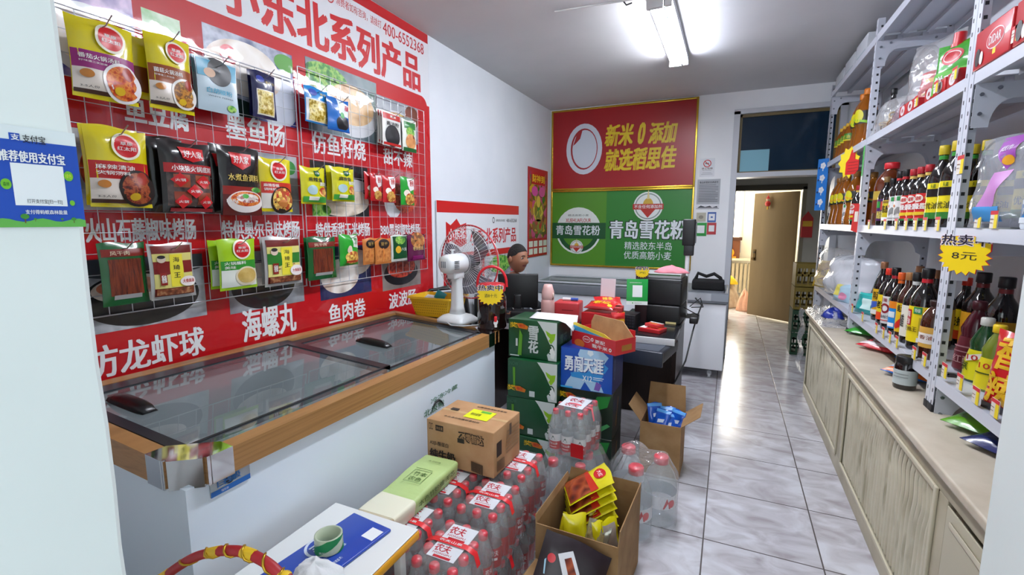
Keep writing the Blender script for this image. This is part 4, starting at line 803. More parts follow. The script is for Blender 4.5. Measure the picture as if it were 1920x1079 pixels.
# folding chair frame and clear bag by the wall behind the fan
fc = onx(815, 512, XL+.14)
t = thing('folding_chair', 'black framed folding chair against the wall behind the yellow basket', 'chair', (fc.x+.1, fc.y+.1, 0), R(60))
MB().tube([(-.19, .05, 0), (-.19, .02, .5), (-.19, .14, .97), (-.12, .16, 1.02), (.12, .16, 1.02), (.19, .14, .97), (.19, .02, .5), (.19, .05, 0)], .013, M_BLK, 8).build('frame', t)
MB().box(-.18, .18, -.18, .2, .45, .49, M_BLK, .015).build('seat', t); MB().box(-.18, .18, .1, .14, .80, 1.0, M_BLK, .012).build('backrest', t); MB().cyl((-.17, -.15, 0), (-.17, -.1, .46), .012, M_BLK).build('leg', t); MB().cyl((.17, -.15, 0), (.17, -.1, .46), .012, M_BLK).build('leg', t)
# ================================================================== BACK WALL: advertising panels and small notices
M_GOLD = C('c9a437', .25, .8)
def panel(name, label, x0, x1, z0, z1):
    t = thing(name, label, 'wall panel', (x0, YB-.002, z0)); w, h = x1-x0, z1-z0; f = MB(); e = .022
    for a in ((0, e, 0, h), (w-e, w, 0, h), (e, w-e, 0, e), (e, w-e, h-e, h)): f.box(a[0], a[1], -.03, 0, a[2], a[3], M_GOLD, .004)
    f.build('gold_frame', t); return t, w, h
pz0, pzm, pz1 = .985, 1.945, 2.925; px0, px1 = -2.125, -.395
t, w, h = panel('rice_panel', 'large crimson panel with white rice grain emblem and yellow lettering, gold framed', px0, px1, pzm, pz1)
MB().box(.02, w-.02, -.012, 0, .02, h-.02, C('9c1119', .35)).build('board', t)
def F(px, py): p = ony(px, py, YB-.016); return p.x-px0, p.z
e = MB(); c = F(1095, 280); r = F(1129, 280); top = F(1095, 232); cx, cz = c[0], c[1]-pzm; rx = r[0]-c[0]; rz = top[1]-c[1]
e.ell(cx, cz, rx, rz, -.0135, C('cdd3de', .4)).ell(cx, cz, rx*.75, rz*.81, -.0145, C('9c1119', .35)).ell(cx+.006, cz-.0, rx*.68, rz*.75, -.0155, C('cdd3de', .4)).poly([(cx-rx*.62, cz+rz*.15), (cx-rx*.45, cz+rz*.25), (cx-rx*.22, cz+rz*.42), (cx-rx*.1, cz+rz*.75), (cx-rx*.4, cz+rz*.62)], -.0165, C('9c1119', .35)); e.build('emblem', t)
YL = C('d9bd1c', .4); l = MB()
def slant(b, s, x0, x1, z0, z1, y, m, bold, k=.12):
    b.fn = lambda x, yy, z: (x+k*(z-z0), yy, z); b.text(s, x0, x1, z0, z1, y, m, bold); b.fn = None
for s, a, bb, ya, yb in (('新米', 1135, 1190, 233, 273), ('0', 1196, 1212, 230, 270), ('添加', 1217, 1271, 229, 268), ('就选稻思佳', 1134, 1270, 277, 318)):
    m_ = (a+bb)/2; slant(l, s, F(a, ya)[0], F(bb, ya)[0]-.03, F(m_, yb)[1]-pzm, F(m_, ya)[1]-pzm, -.0138, YL, 2)
l.build('lettering', t)
t, w, h = panel('flour_panel', 'large green panel with round flour badges and white lettering, gold framed, below the crimson one', px0, px1, pz0, pzm-.002)
G1 = C('4f8a22', .35); G2 = C('2c7a2e', .35); xm = F(1136, 430)[0]
MB().box(.02, xm, -.012, 0, .02, h-.02, G1).box(xm, w-.02, -.0121, 0, .02, h-.02, G2).build('board', t)
def Fz(px, py): a = F(px, py); return a[0], a[1]-pz0
e = MB(); cx, cz = Fz(1084, 433); R_ = Fz(1126, 433)[0]-cx; DG2 = C('14512a', .35)
e.ell(cx, cz, R_*1.02, R_*1.02, -.0128, C('dfe6e2', .4)).ell(cx, cz, R_*.94, R_*.94, -.0132, DG2); 
e.poly([(cx+R_*.94*cos(a), cz+R_*.94*sin(a)) for a in [.3+(pi-.6)*i/16 for i in range(17)]], -.0136, C('dfe6e2', .4)).poly([(cx+R_*.75*cos(a), cz+R_*.75*sin(a)) for a in [pi+.3+(pi-.6)*i/16 for i in range(17)]], -.0136, G1)
e.rect(.022, xm-.002, cz-.10, cz+.10, -.0142, DG2).build('badge_ring', t)
def seal(cx, cz, r, nm):
    b = MB(); b.ell(cx, cz, r, r, -.0150, C('e2e6e4', .4)).ell(cx, cz, r*.9, r*.9, -.0154, C('8a9a94', .4)).ell(cx, cz, r*.82, r*.82, -.0158, C('e2e6e4', .4)).ell(cx, cz+.05*r, r*.36, r*.52, -.0162, C('c8a43a', .4)).prism([(cx-.1*r, cz+.5*r), (cx+.1*r, cz+.5*r), (cx, cz+1.25*r)], -.0166, -.016, C('d8c890', .4))
    b.rect(cx-1.05*r, cx+1.05*r, cz-.22*r, cz+.16*r, -.0172, C('b02a1c', .4)).text('不含任何添加剂', cx-.95*r, cx+.95*r, cz-.15*r, cz+.1*r, -.0176, M_WHITE, .5).prism([(cx-.5*r, cz-.22*r), (cx+.5*r, cz-.22*r), (cx, cz-.8*r)], -.0170, -.0165, C('b02a1c', .4)); b.build('seal', t)
seal(*Fz(1081, 463), .085, 0); seal(*Fz(1215, 387), .17, 1)
l = MB(); WL = C('dfe5ea', .4)
def FL_(s, a, bb, ya, yb, bold, m=WL, y=-.0148):
    mm = (a+bb)/2; l.text(s, Fz(a, ya)[0], Fz(bb, ya)[0], Fz(mm, yb)[1], Fz(mm, ya)[1], y, m, bold)
FL_('青岛雪花粉', 1043, 1125, 423, 441, 1, y=-.0150); FL_('XUEHUAFLOUR', 1061, 1108, 410, 417, 1, C('b02a2c', .4)); FL_('精选高筋小麦', 1065, 1104, 402, 406, 0, C('3a4a44', .4))
FL_('青岛雪花粉', 1143, 1288, 413, 449, 3.6, C('12301c', .4)); FL_('青岛雪花粉', 1144, 1287, 414, 448, 1.6, y=-.0156); FL_('精选胶东半岛', 1171, 1260, 454, 469, .3); FL_('优质高筋小麦', 1170, 1259, 472, 487, .3); l.build('lettering', t)
def note(name, label, a, b, base, D, cat='notice'):
    p, q = ony(a[0], a[1], YB-.002), ony(b[0], b[1], YB-.002); w, h = q.x-p.x, p.z-q.z
    t = thing(name, label, cat, (p.x, YB-.003, q.z)); MB().box(0, w, -.001, .002, 0, h, base).build('sheet', t)
    if D: m = MB(); m.decals(D, w, h, -.0012, w/2); m.build('print', t)
note('smoking_sign', 'small white no smoking sign on the wall beside the door frame, topmost of the notices', (1313, 298), (1339, 331), C('dcdfe4', .5), [('g', C('c0262a', .5), 0, .72, .27, .27, .78), ('r', M_INK, -.14, .1, .7, .75), ('p', C('c0262a', .5), [(-.2, .84), (-.16, .87), (.2, .6), (.16, .57)]), ('t', C('6a4a4c', .5), '禁止吸烟', -.36, .36, .4, .5), ('t', M_INK, 'NO SMOKING', -.3, .3, .33, .37, 0), ('r', C('9a9ca2', .5), -.38, .38, .12, .14), ('r', C('9a9ca2', .5), -.3, .3, .2, .22)])
note('licence_sheet', 'grey printed notice sheet on the wall under the no smoking sign', (1308, 337), (1348, 392), C('a9acb2', .5), [('t', M_INK, '食品经营安全承诺书', -.4, .4, .86, .93)] + [('r', C('55585e', .5), -.42, .42-.1*((i*7) % 4 == 0), .8-.055*i, .815-.055*i) for i in range(11)] + [('r', C('d9dbe0', .5), -.5, .5, .02, .16), ('p', C('3c3f46', .5), [(-.45, .04), (-.3, .12), (-.1, .07), (.1, .11), (.2, .05), (.4, .1), (.45, .04)])])
note('card_sticker', 'small beige card on the wall above the green payment card', (1306, 399), (1323, 416), C('b9b6a4', .5), [('e', C('8a867a', .5), 0, .5, .25, .2)])
note('card_sticker', 'small white card with blue border on the wall above the red one', (1327, 398), (1342, 417), C('3c62a8', .5), [('r', M_PAPER, -.36, .36, .18, .82), ('r', C('3c62a8', .5), -.12, .12, .42, .58)])
note('payment_card', 'small green payment card with white square on the wall', (1304, 418), (1324, 443), C('23963c', .5), [('r', M_PAPER, -.32, .32, .22, .8)])
note('payment_card', 'small red payment card with white square on the wall', (1326, 418), (1342, 440), C('b83238', .5), [('r', M_PAPER, -.3, .3, .25, .78)])
# ================================================================== BACK FREEZER
bf = thing('display_freezer', 'white glass topped display freezer under the green panel', 'freezer', (-2.05, 4.90, 0)); w = 2.06; d = .72; M_RIM = C('70757c', .4); M_RIML = C('b4b8be', .35)
MB().box(.02, w-.0, .02, d-.02, .10, .76, C('e4e7ec', .35), .01).build('cabinet', bf)
b = MB(); b.box(0, w+.01, 0, .035, .765, .87, M_RIM, .008).box(0, w+.01, d-.035, d, .765, .87, M_RIM, .008).box(0, .035, .035, d-.035, .765, .87, M_RIM, .008).box(w-.025, w+.01, .035, d-.035, .765, .87, M_RIM, .008).box(w-.42, w+.012, -.002, .0, .79, .862, M_RIML).box(w-.14, w+.013, -.004, -.001, .79, .862, C('8d939b', .35)); b.build('rim', bf)
b = MB(); b.tube([(.05, .06, .872), (.12, .05, .885), (w-.55, .05, .885), (w-.5, .06, .872)], .012, M_RIML, 8).tube([(.05, d-.06, .872), (.12, d-.05, .885), (w-.55, d-.05, .885), (w-.5, d-.06, .872)], .012, M_RIML, 8).box(.05, .07, .05, d-.05, .865, .885, M_RIML).box(w-.52, w-.5, .05, d-.05, .865, .885, M_RIML).build('lid_rails', bf)
MB().quad((.06, .05, .876), (w-.51, .05, .876), (w-.51, d-.05, .876), (.06, d-.05, .876), film('display_glass', tint='c8d8cc', haze=.2, ior=1.8, rough=.02, hazecol='5a7a62')).build('glass_lid', bf)
MB().box(w-.5, w-.03, .035, d-.035, .855, .872, M_RIM).build('end_cover', bf)
b = MB()
for x, y in ((.12, .1), (w-.12, .1), (.12, d-.1), (w-.12, d-.1)):
    c = MB(); c.cyl((x-.012, y, .03), (x+.012, y, .03), .03, C('c9ccd0', .4), 14).box(x-.02, x+.02, y-.012, y+.012, .03, .07, C('9a9da2', .3, .6)).cyl((x, y, .06), (x, y, .10), .01, C('9a9da2', .3, .6)); c.build('caster', bf)
o = heap('black_bag', 'black cloth bag lying on the display freezer next to the door', 'bag', (-.17, 5.14, .872), .15, .13, .11, C('0e0e10', .85, bump=.4, bscale=12), 31)
b = MB(); b.box(-.15, .15, -.1, .1, 0, .10, C('0e0e10', .85), .02).tube([(-.12, 0, .1), (-.1, 0, .16), (-.02, .01, .13), (.05, 0, .16), (.11, 0, .12), (.12, .0, .09)], .018, C('0e0e10', .85), 8); q = b.build('black_bag'); q.location = (-.17, 5.14, .872); bpy.data.objects.remove(o); tag(q, 'black cloth bag lying on the display freezer next to the door', 'bag')
# ================================================================== THE DESK
DZT = .78
M_DK = C('1a1719', .4); M_DKW = mix(('1d1413', '2a1c1a', '231817'), 8, .35, stretch=(8, 8, .6)); DXR = -.29
dk = thing('desk', 'dark brown shop desk with black top at the end of the freezer', 'desk', (-1.0, 3.65, 0))
MB().box(-.72, .71, -.45, -.06, DZT-.03, DZT, C('17181c', .25), .006).box(.24, .71, -.061, .60, DZT-.0302, DZT-.0002, C('17181c', .25), .006).build('desk_top', dk)
MB().box(.66, .69, -.05, .58, 0, DZT-.03, M_DKW).build('side_panel', dk); MB().box(-.7, -.67, -.40, -.05, 0, DZT-.03, M_DKW).build('side_panel', dk)
MB().box(-.67, .66, -.08, -.05, .1, DZT-.03, M_DKW).build('front_panel', dk)
b = MB(); b.box(-.72, .712, -.46, -.448, DZT-.04, DZT+.004, C('c9cacc', .3), .002).build('edge_strip', dk)
def onDesk(px, py, z=DZT): return onz(px, py, z)
# open cash drawer tray jutting over the desk edge
q = onz(1215, 640, .74)
t = thing('cash_till', 'open black cash till jutting from the desk behind the red carton', 'cash till', (-.50, 3.20, .664), R(-8))
MB().box(-.16, .19, -.20, .22, 0, .075, C('1d222c', .35), .01).build('drawer_body', t); MB().box(-.13, .16, -.17, .19, .0752, .077, C('3a404c', .5)).build('tray', t)
b = MB(); b.box(-.17, .20, -.225, -.2, -.01, .085, C('262d3a', .35), .006).build('drawer_front', t)
p = onz(975, 640, DZT)
# monitor, keyboard box
mo = ony(966, 545, 3.32)
t = thing('monitor', 'black monitor seen from behind on the desk before the shopkeeper', 'monitor', (mo.x-.02, 3.42, DZT), R(200+0))
MB().box(-.16, .16, -.02, .02, .09, .36, C('121214', .4), .008).build('screen_case', t)
MB().box(-.145, .145, .0205, .022, .105, .345, C('07080a', .15)).build('screen', t) if 0 else MB().box(-.145, .145, -.0225, -.0205, .105, .345, C('0a1020', .1)).build('screen', t)
MB().box(-.03, .03, .0, .05, .02, .2, C('121214', .4), .01).build('neck', t); MB().box(-.1, .1, -.06, .1, 0, .02, C('121214', .4), .006).build('foot', t)
c = ony(985, 580, 3.25); t = thing('receipt_printer', 'small black receipt printer beside the monitor foot', 'printer', (c.x+.0, 3.22, DZT), R(10))
MB().box(-.09, .09, -.07, .07, 0, .11, C('131315', .4), .012).build('printer_case', t); MB().box(-.07, .07, -.072, -.06, .06, .075, C('2c2c30', .4)).build('paper_slot', t)
b = MB(); a = [onz(*p, DZT+.01) for p in ((955, 572), (965, 582), (975, 590), (990, 586), (1003, 584))]; b.tube([tuple(v) for v in a], .006, C('d4d4d0', .5), 6); b.tube([(v.x+.03, v.y+.06, v.z+.008) for v in a], .005, C('d4d4d0', .5), 6); tag(b.build('charging_cable'), 'white charging cable lying on the desk before the receipt printer', 'cable')
# pink bottle
bp_ = onz(1027, 588, DZT+.02); bp_ = ony(1027, 588, 3.22)
zt_ = ony(1027, 533, 3.22).z; hB = zt_-DZT; k = hB/.26
t = thing('water_bottle', 'pale pink drinking bottle with pink loop lid standing on the desk', 'bottle', (bp_.x, 3.22, DZT))
PK = C('dba9a2', .35, coat=.2)
MB().lathe([(0, 0), (.042*1, 0), (.05, .006), (.05, .15*k), (.046, .165*k), (.038, .172*k)], PK, 22).build('bottle_body', t); MB().lathe([(.043, .170*k), (.046, .175*k), (.046, .215*k), (.036, .24*k), (.03, .258*k), (0, .26*k)], C('e2b6b0', .35), 20).build('lid', t)
MB().at((.046, -.01, .195*k), (0, pi/2, .3)).lathe([(.014, -.004), (.022, -.004), (.022, .004), (.014, .004), (.014, -.004)], C('e2c6b8', .4), 14).build('carry_loop', t)
# red box lid, red carton, snacks
def sbox(name, label, cat, c, w, d, h, rz, m, D=None, top=None, side=None, bev=.004, part='carton'):
    t = thing(name, label, cat, c, rz); MB().box(-w/2, w/2, -d/2, d/2, 0, h, m, bev).build(part, t)
    b = MB()
    if D: b.at((0, -d/2, 0)).decals(D, w, h, -.0004)
    if side: b.at((w/2, 0, 0), (0, 0, pi/2)).decals(side, d, h, -.0004)
    if top: b.at((0, 0, h), (-pi/2, 0, 0)).decals(top, w, d, -.0004, z0=-d/2)
    if b.v: b.build('print', t)
    return t
a = ony(1066, 572, 3.42); sbox('storage_box', 'salmon red plastic box on the desk behind the paper roll', 'box', (a.x-.01, 3.46, DZT), .19, .16, .165, R(4), C('c23a3e', .4), [('r', C('8c2228', .5), -.18, .28, .62, .66)], bev=.012, part='case')
b = MB(); pa, pb = ony(1043, 546, 3.3), ony(1072, 547, 3.3); o = MB().cyl((0, 0, 0), (pb-pa), .011, M_WHITE, 10).cyl((pb-pa)*.55, (pb-pa)*1.01, .0115, C('3a5ab0', .4), 10).build('marker_pen'); o.location = (pa.x, 3.46, DZT+.165+.012); o.rotation_euler = (0, 0, 0); tag(o, 'white and blue marker pen lying on the salmon red box', 'pen')
a = ony(1118, 615, 3.14); sbox('gift_box', 'plain red square box on the desk under the red snack bags', 'box', (a.x-.0, 3.23, DZT), .215, .17, .145, R(-2), C('bd1f26', .4), [('r', C('a0181e', .45), -.5, .5, .985, 1)])
RB = C('c41a1e', .25, coat=.5, bump=.3, bscale=9); gold = C('e8c020', .35)
def flat(name, label, cat, c, w, h, d, m, D, rot, group=None, seed=0): return bag(name, label, cat, w, h, d, m, D, c, 0, group, rot, seed)
a = ony(1130, 575, 3.24)
flat('snack_bag', 'red snack bag with gold lettering lying on the plain red box', 'snack bag', (a.x-.02, 3.17, DZT+.172), .21, .15, .035, RB, [('t', gold, '老坛', -.3, .3, .4, .75, 2), ('r', C('8a1014', .4), -.48, .48, 0, .1), ('e', gold, .36, .3, .08, .1)], (R(-78), 0, R(-8)), None, 41)
flat('snack_bag', 'red and yellow snack bag hanging over the edge of the plain red box', 'snack bag', (a.x+.135, 3.15, DZT+.012), .10, .15, .04, mix(('8a1014', 'b8181c', 'd8a020', '3a2010'), 16, .3, 'cells'), [('r', C('c01a1c', .3), -.48, .48, .72, .98)], (R(-8), 0, R(35)), None, 42)
flat('snack_bag', 'flat red snack bag lying behind the plain red box', 'snack bag', (a.x+.0, 3.42, DZT+.16), .2, .13, .03, RB, [('t', gold, '辣条', -.2, .2, .4, .7)], (R(-70), 0, R(20)), None, 43)
sbox('snack_box', 'red patterned snack carton standing on the desk behind the plain red box', 'box', (a.x-.02, 3.45, DZT), .24, .12, .15, R(6), C('a8201e', .4), [('r', C('d8a83a', .4), -.4, .4, .6, .8)])
# rolls of tape, paper
a = onz(1058, 592, DZT+.05); a = ony(1052, 588, 3.02)
# payment stand, white card
def stand(name, label, px, py, Y, w, h, rz, m, D, lean=.22, up=0):
    p = ony(px, py, Y); t = thing(name, label, 'payment stand', (p.x, Y, p.z+up), 0, None, (-lean, 0, rz)); MB().box(-w/2, w/2, -.0015, .0015, 0, h, m, .001).build('card', t)
    b = MB(); b.decals(D, w, h, -.0018); b.build('print', t)
    MB().add([(-.03, .0015, h*.6), (.03, .0015, h*.6), (.03, .07, 0), (-.03, .07, 0)], [(0, 1, 2, 3)], M_PAPER).add([(-.03, .0025, h*.6), (.03, .0025, h*.6), (.03, .072, 0), (-.03, .072, 0)], [(3, 2, 1, 0)], M_PAPER).build('prop', t); return t
kz = ony(1190, 570, 3.40)
stand('payment_stand', 'green payment stand with a white square facing the customers', 1194, 572, 3.42, .148, .185, R(14), C('0f9a3c', .35), [('r', C('dfe6e2', .4), -.5, .5, 0, .14), ('r', M_PAPER, -.22, .24, .3, .76), ('t', M_WHITE, '推荐使用微信支付', -.36, .2, .84, .88, .5), ('e', C('23963c', .5), -.2, .07, .03, .03), ('t', C('5a6a60', .5), '微信支付', -.12, .22, .05, .09, 0)], .12)
stand('payment_stand', 'pale pink blank card standing on the desk left leaning by the snack bags'.replace('left leaning by', 'leaning behind'), 1139, 560, 3.52, .115, .15, R(-5), C('d8c6cc', .5), [('r', C('e2d2d6', .5), -.45, .45, .05, .95)], .1)
# dark wire pen tray / keypad and red boxes near the corner
a = onz(1192, 600, DZT+.0); sbox('pen_tray', 'black perforated metal tray on the desk beside the green payment stand', 'tray', (-.66, 3.50, DZT), .16, .16, .10, R(-4), C('15151a', .5), [('r', C('2c2c34', .5), -.46+.12*i, -.38+.12*i, .12+.22*j, .26+.22*j) for i in range(8) for j in range(4)], part='tray_body')
sbox('cigarette_box', 'red and white cigarette carton lying near the desk corner', 'box', (-.46, 3.40, DZT), .16, .12, .028, R(-18), C('b8242a', .35), None, [('r', M_PAPER, -.48, -.2, .1, .9), ('r', C('d8742a', .4), -.1, .4, .3, .7)])
sbox('cigarette_box', 'clear topped red box lying on the cigarette carton near the desk corner', 'box', (-.45, 3.42, DZT+.03), .11, .08, .024, R(-30), C('c8383a', .3), None, [('r', C('e0e0dc', .4), -.5, .5, .7, .95), ('r', C('d8803a', .4), -.3, .3, .2, .5)])
# black equipment by the pole
a = ony(1245, 560, 3.75)
sbox('label_printer', 'large black label printer, lower of the two black machines on the desk', 'printer', (-.455, 3.86, DZT), .32, .34, .14, R(-3), C('101012', .45), [('r', C('d8c88a', .5), .18, .42, .02, .14)], bev=.012, part='case')
sbox('cash_box', 'black metal cash box standing on the large black label printer', 'cash box', (-.45, 3.86, DZT+.142), .315, .32, .20, R(-3), C('131316', .4), [('e', C('8a8c90', .25, .9), -.34, .42, .022, .022), ('r', C('26262a', .4), -.5, .5, .86, .89)], bev=.012, part='case')
zt_ = DZT+.344
sbox('tray_box', 'clear plastic tray of grey papers on top of the black cash box', 'tray', (-.45, 3.85, zt_), .29, .26, .035, R(-3), C('a4a8a8', .4), [('r', C('3a5a3a', .5), -.48, .48, .6, .9)], part='tray_body')
heap('pink_cloth', 'crumpled pink cloth lying on the clear tray of papers', 'cloth', (-.40, 3.84, zt_+.036), .12, .09, .05, C('d8828e', .7, bump=.5, bscale=14), 44)
sp = ony(1204, 510, 3.66)
price_star('price_sign', 'dark card with yellow starburst standing beside the black cash box', (sp.x, 3.66, sp.z-.045), R(5), .105, '特价', '元') 
MB_ = MB(); MB_.box(-.045, .045, .0022, .012, DZT-sp.z+.046, .085, C('2c1418', .4), .002); o = MB_.build('backing_card', bpy.data.objects['price_sign.001'])
# customer display on its white pole
pp = ony(1291, 470, 4.05)
t = thing('customer_display', 'black customer display on a white pole behind the black machines', 'display', (-.30, 4.06, DZT))
MB().cyl((0, 0, 0), (0, 0, .52), .018, C('dfe2e4', .4), 14).build('pole', t); MB().box(-.08, .08, -.08, .08, 0, .012, M_BLK, .004).build('foot', t)
MB().box(-.045, .05, -.035, .035, .58, .79, C('121316', .4), .008).box(-.03, .045, -.03, .03, .5, .59, C('1c1d20', .4), .008).box(.05, .058, -.028, .028, .60, .77, C('2a2d33', .2)).build('display_case', t)
b = MB(); b.tube([(-.22, 3.98, .95), (-.17, 3.95, .9), (-.2, 3.9, .8), (-.21, 3.7, .74), (-.24, 3.55, .55), (-.3, 3.5, .4), (-.32, 3.48, .38)], .006, M_BLK, 6).tube([(-.25, 4.05, .86), (-.16, 3.99, .88), (-.18, 3.92, .96), (-.25, 3.85, .9)], .004, M_BLK, 6).tube([(-.29, 3.8, .9), (-.18, 3.82, .84), (-.2, 3.95, .79), (-.24, 4.04, .8)], .004, M_BLK, 6); tag(b.build('power_cable'), 'tangled black cables hanging from the machines over the desk corner', 'cable')
o = MB().box(-.24, -.18, 3.72, 3.92, .79, .84, M_DK, .01).build('power_strip'); tag(o, 'black power strip fixed at the desk corner under the cables', 'power strip')
# ================================================================== GOODS ON THE FLOOR
# ---- beer cartons
BG = C('0b4a26', .35, coat=.3); BW = C('cdd6d2', .4); LG = C('8cc01e', .4); OR = C('d8781a', .4); YO = C('e6c01a', .4)
def prize(u, v, s=1): return [('p', OR, [(u-.08*s, v), (u+.1*s, v+.01), (u+.22*s, v-.06*s), (u+.2*s, v-.14*s), (u+.02*s, v-.12*s), (u+.0*s, v-.05*s)]), ('t', YO, '奖', u-.16*s, u+.0*s, v-.12*s, v+.02*s, 1.5), ('t', C('c8281c', .4), '畅饮', u+.04*s, u+.16*s, v-.1*s, v-.01*s)]
def swoosh(): return [('p', BW, [(.10+.0, 1.0), (.495, .995), (.495, .005), (.33, .005), (.30, .15), (.40, .32), (.33, .5), (.25, .72), (.16, .9)]), ('p', LG, [(.27, .78), (.38, .70), (.47, .72), (.45, .56), (.38, .44), (.33, .52), (.36, .58), (.30, .66)]), ('g', BG, .38, .3, .07, .1, .75), ('p', C('e8ece8', .4), [(.36, .3), (.42, .36), (.47, .2), (.44, .06), (.38, .08)])]
bs = [(-1.051, 2.60, .721), (-1.038, 2.555, .481), (-1.045, 2.555, .241), (-1.03, 2.545, .001)]
bl = ['topmost green beer carton with large white lettering under the paper sheet', 'second green beer carton from the top of the tall stack', 'third green beer carton from the top of the tall stack', 'lowest green beer carton of the tall stack, behind the water packs']
for k, (x, y, z) in enumerate(bs):
    D = swoosh() + ([('t', BW, '雪', .0-.07, .12, .5, .86, 2.4), ('t', BW, '花', -.07, .12, .16, .48, 2.4), ('p', C('5a9a1e', .4), [(-.3, .06), (-.22, .06), (-.2, .6), (-.26, .75)]), ('r', BW, -.46, -.27, .03, .06), ('r', BW, -.34, -.3, .3, .5)] + prize(-.3, .9) if k == 0 else
        [('t', C('3c6a4e', .5), 'SNOW', -.48, -.28, .84, .95, 1), ('p', C('5a9a1e', .4), [(-.38, .3), (-.34, .3), (-.34, .8), (-.39, .8)]), ('r', BW, -.05, .06, .07, .22)] + prize(-.34 if k < 3 else .0, .3 if k < 3 else .9) + ([('t', C('4c7a5a', .5), '清爽', -.46, -.1, .1, .3)] if k == 3 else []))
    t = thing('beer_carton', bl[k], 'carton', (x, y+.125, z), R((-1.2, .8, -.6, 0)[k]), 'green beer cartons')
    MB().box(-.16, .16, -.125, .125, 0, .237, BG, .003).build('carton', t); b = MB(); b.at((0, -.125, 0)).decals(D, .32, .237, -.0003)
    b.at((.16, 0, 0), (0, 0, pi/2)).decals([('r', C('123a24', .4), -.48, .48, .05, .95), ('t', C('5a8a6a', .4), '雪花', -.3, .2, .4, .65)], .25, .237, -.0003).build('print', t)
def pale_sheet(label, pts, thick, m, loc):
    n = len(pts[0]); vs = []
    for r in pts: vs += [Vector(p) for p in r]
    k = len(pts); fs = [(j*n+i, j*n+i+1, (j+1)*n+i+1, (j+1)*n+i) for j in range(k-1) for i in range(n-1)]
    b = MB(); b.add(vs, fs, m, True); o = b.build('pale_sheet'); o.modifiers.new('t', 'SOLIDIFY').thickness = thick; return tag(o, label, 'paper')
zt = .961
o = pale_sheet('white printed paper sheet draped over the topmost green beer carton', [[(-1.13+.05*i/6, 2.80-.17*j/6+.06*i/6, zt+.0025+.004*sin(j)) if i < 0 else (-1.12+.28*i/6+.03*j/6, 2.84-.20*j/6, zt+.003+(-.0 if i < 4.4 else -.028*(i-4.4)**1.5*(j/6)**.3)) for i in range(7)] for j in range(7)], .001, M_PAPER, None)
b = MB()
for i in range(4): b.at((-.99+.03*i, 2.705, zt+.0055), (-pi/2, 0, .2)).rect(0, .012, 0, .05, -.0005, C('6a6e74', .6))
# tape rolls sitting on the desk edge beside the paper
def roll(name, label, loc, r, h, rim, band, rot=(0, 0, 0), D=None, inner='c8b898'):
    t = thing(name, label, 'tape roll', loc, 0, None, rot); MB().lathe([(r*.86, 0), (r, 0), (r, h), (r*.86, h), (r*.86, 0)], rim, 32).build('roll', t)
    b = MB(); b.lathe([(r+.0004, h*.02), (r+.0004, h*.98)], band, 32)
    if D: b.fn = lambda x, y, z: ((r+.0010-y)*sin(x/r), -(r+.0010-y)*cos(x/r), z); b.decals(D, 2*r, h, 0)
    b.build('printed_wrap', t); return t
ra = ony(1045, 588, 2.98)
roll('tape_roll', 'small yellow and white tape roll lying on its side behind the paper sheet', (-1.04, 2.99, .945-.0), .033, .04, C('c8a83a', .4), C('d8cfb4', .4), (pi/2, 0, .4))
bpy.data.objects['tape_roll'].location = (-1.03, 3.24, DZT+.034)
# blue carton on green cartons
t = thing('beer_carton', 'bright blue beer carton with an icy mountain picture under the red snack display', 'carton', (-.715, 2.735, .565), R(-1.5)); w, h = .315, .25; d = .25
MB().box(-w/2, w/2, -d/2, d/2, 0, h, C('14358c', .35, coat=.3), .003).build('carton', t)
IC = C('a8cdea', .4); IB = C('2f8fd4', .4); b = MB(); b.at((0, -d/2, 0)).decals([('r', C('1a52b4', .4), -.49, .49, .01, .99), ('p', IC, [(-.12, .99), (.3, .99), (.42, .86), (.36, .74), (.3, .62), (.2, .5), (.1, .42), (.22, .3), (.3, .14), (.34, .02), (.1, .02), (-.02, .22), (-.1, .02), (-.42, .02), (-.36, .2), (-.24, .4), (-.2, .55), (-.1, .72), (-.16, .86)]), ('p', IB, [(-.3, .4), (.2, .52), (.34, .7), (.42, .62), (.24, .24), (-.05, .28), (-.28, .3)]), ('p', C('dceaf2', .4), [(.02, .9), (.08, .84), (.14, .9), (.12, .98), (.03, .98)]), ('p', C('7a5ab0', .4), [(.16, .06), (.26, .04), (.3, .2), (.2, .26)]), ('t', C('1a3c94', .4), '勇闯天涯', -.40, .33, .44, .8, 3), ('t', C('e6eef4', .4), '勇闯天涯', -.41, .32, .45, .81, 2), ('t', C('e6eef4', .4), 'X12', -.06, .12, .24, .37, 1.5), ('r', C('dceaf2', .4), .14, .34, .34, .36), ('r', C('dceaf2', .4), .14, .32, .3, .315), ('r', C('3cb0e8', .4), -.49, -.25, .02, .06)], w, h, -.0003)
b.at((w/2, 0, 0), (0, 0, pi/2)).decals([('r', C('101f5c', .4), -.49, .49, .01, .99), ('t', C('7a94d0', .4), 'SUPERX', -.38, -.3, .3, .8, 0)], d, h, -.0003).build('print', t)
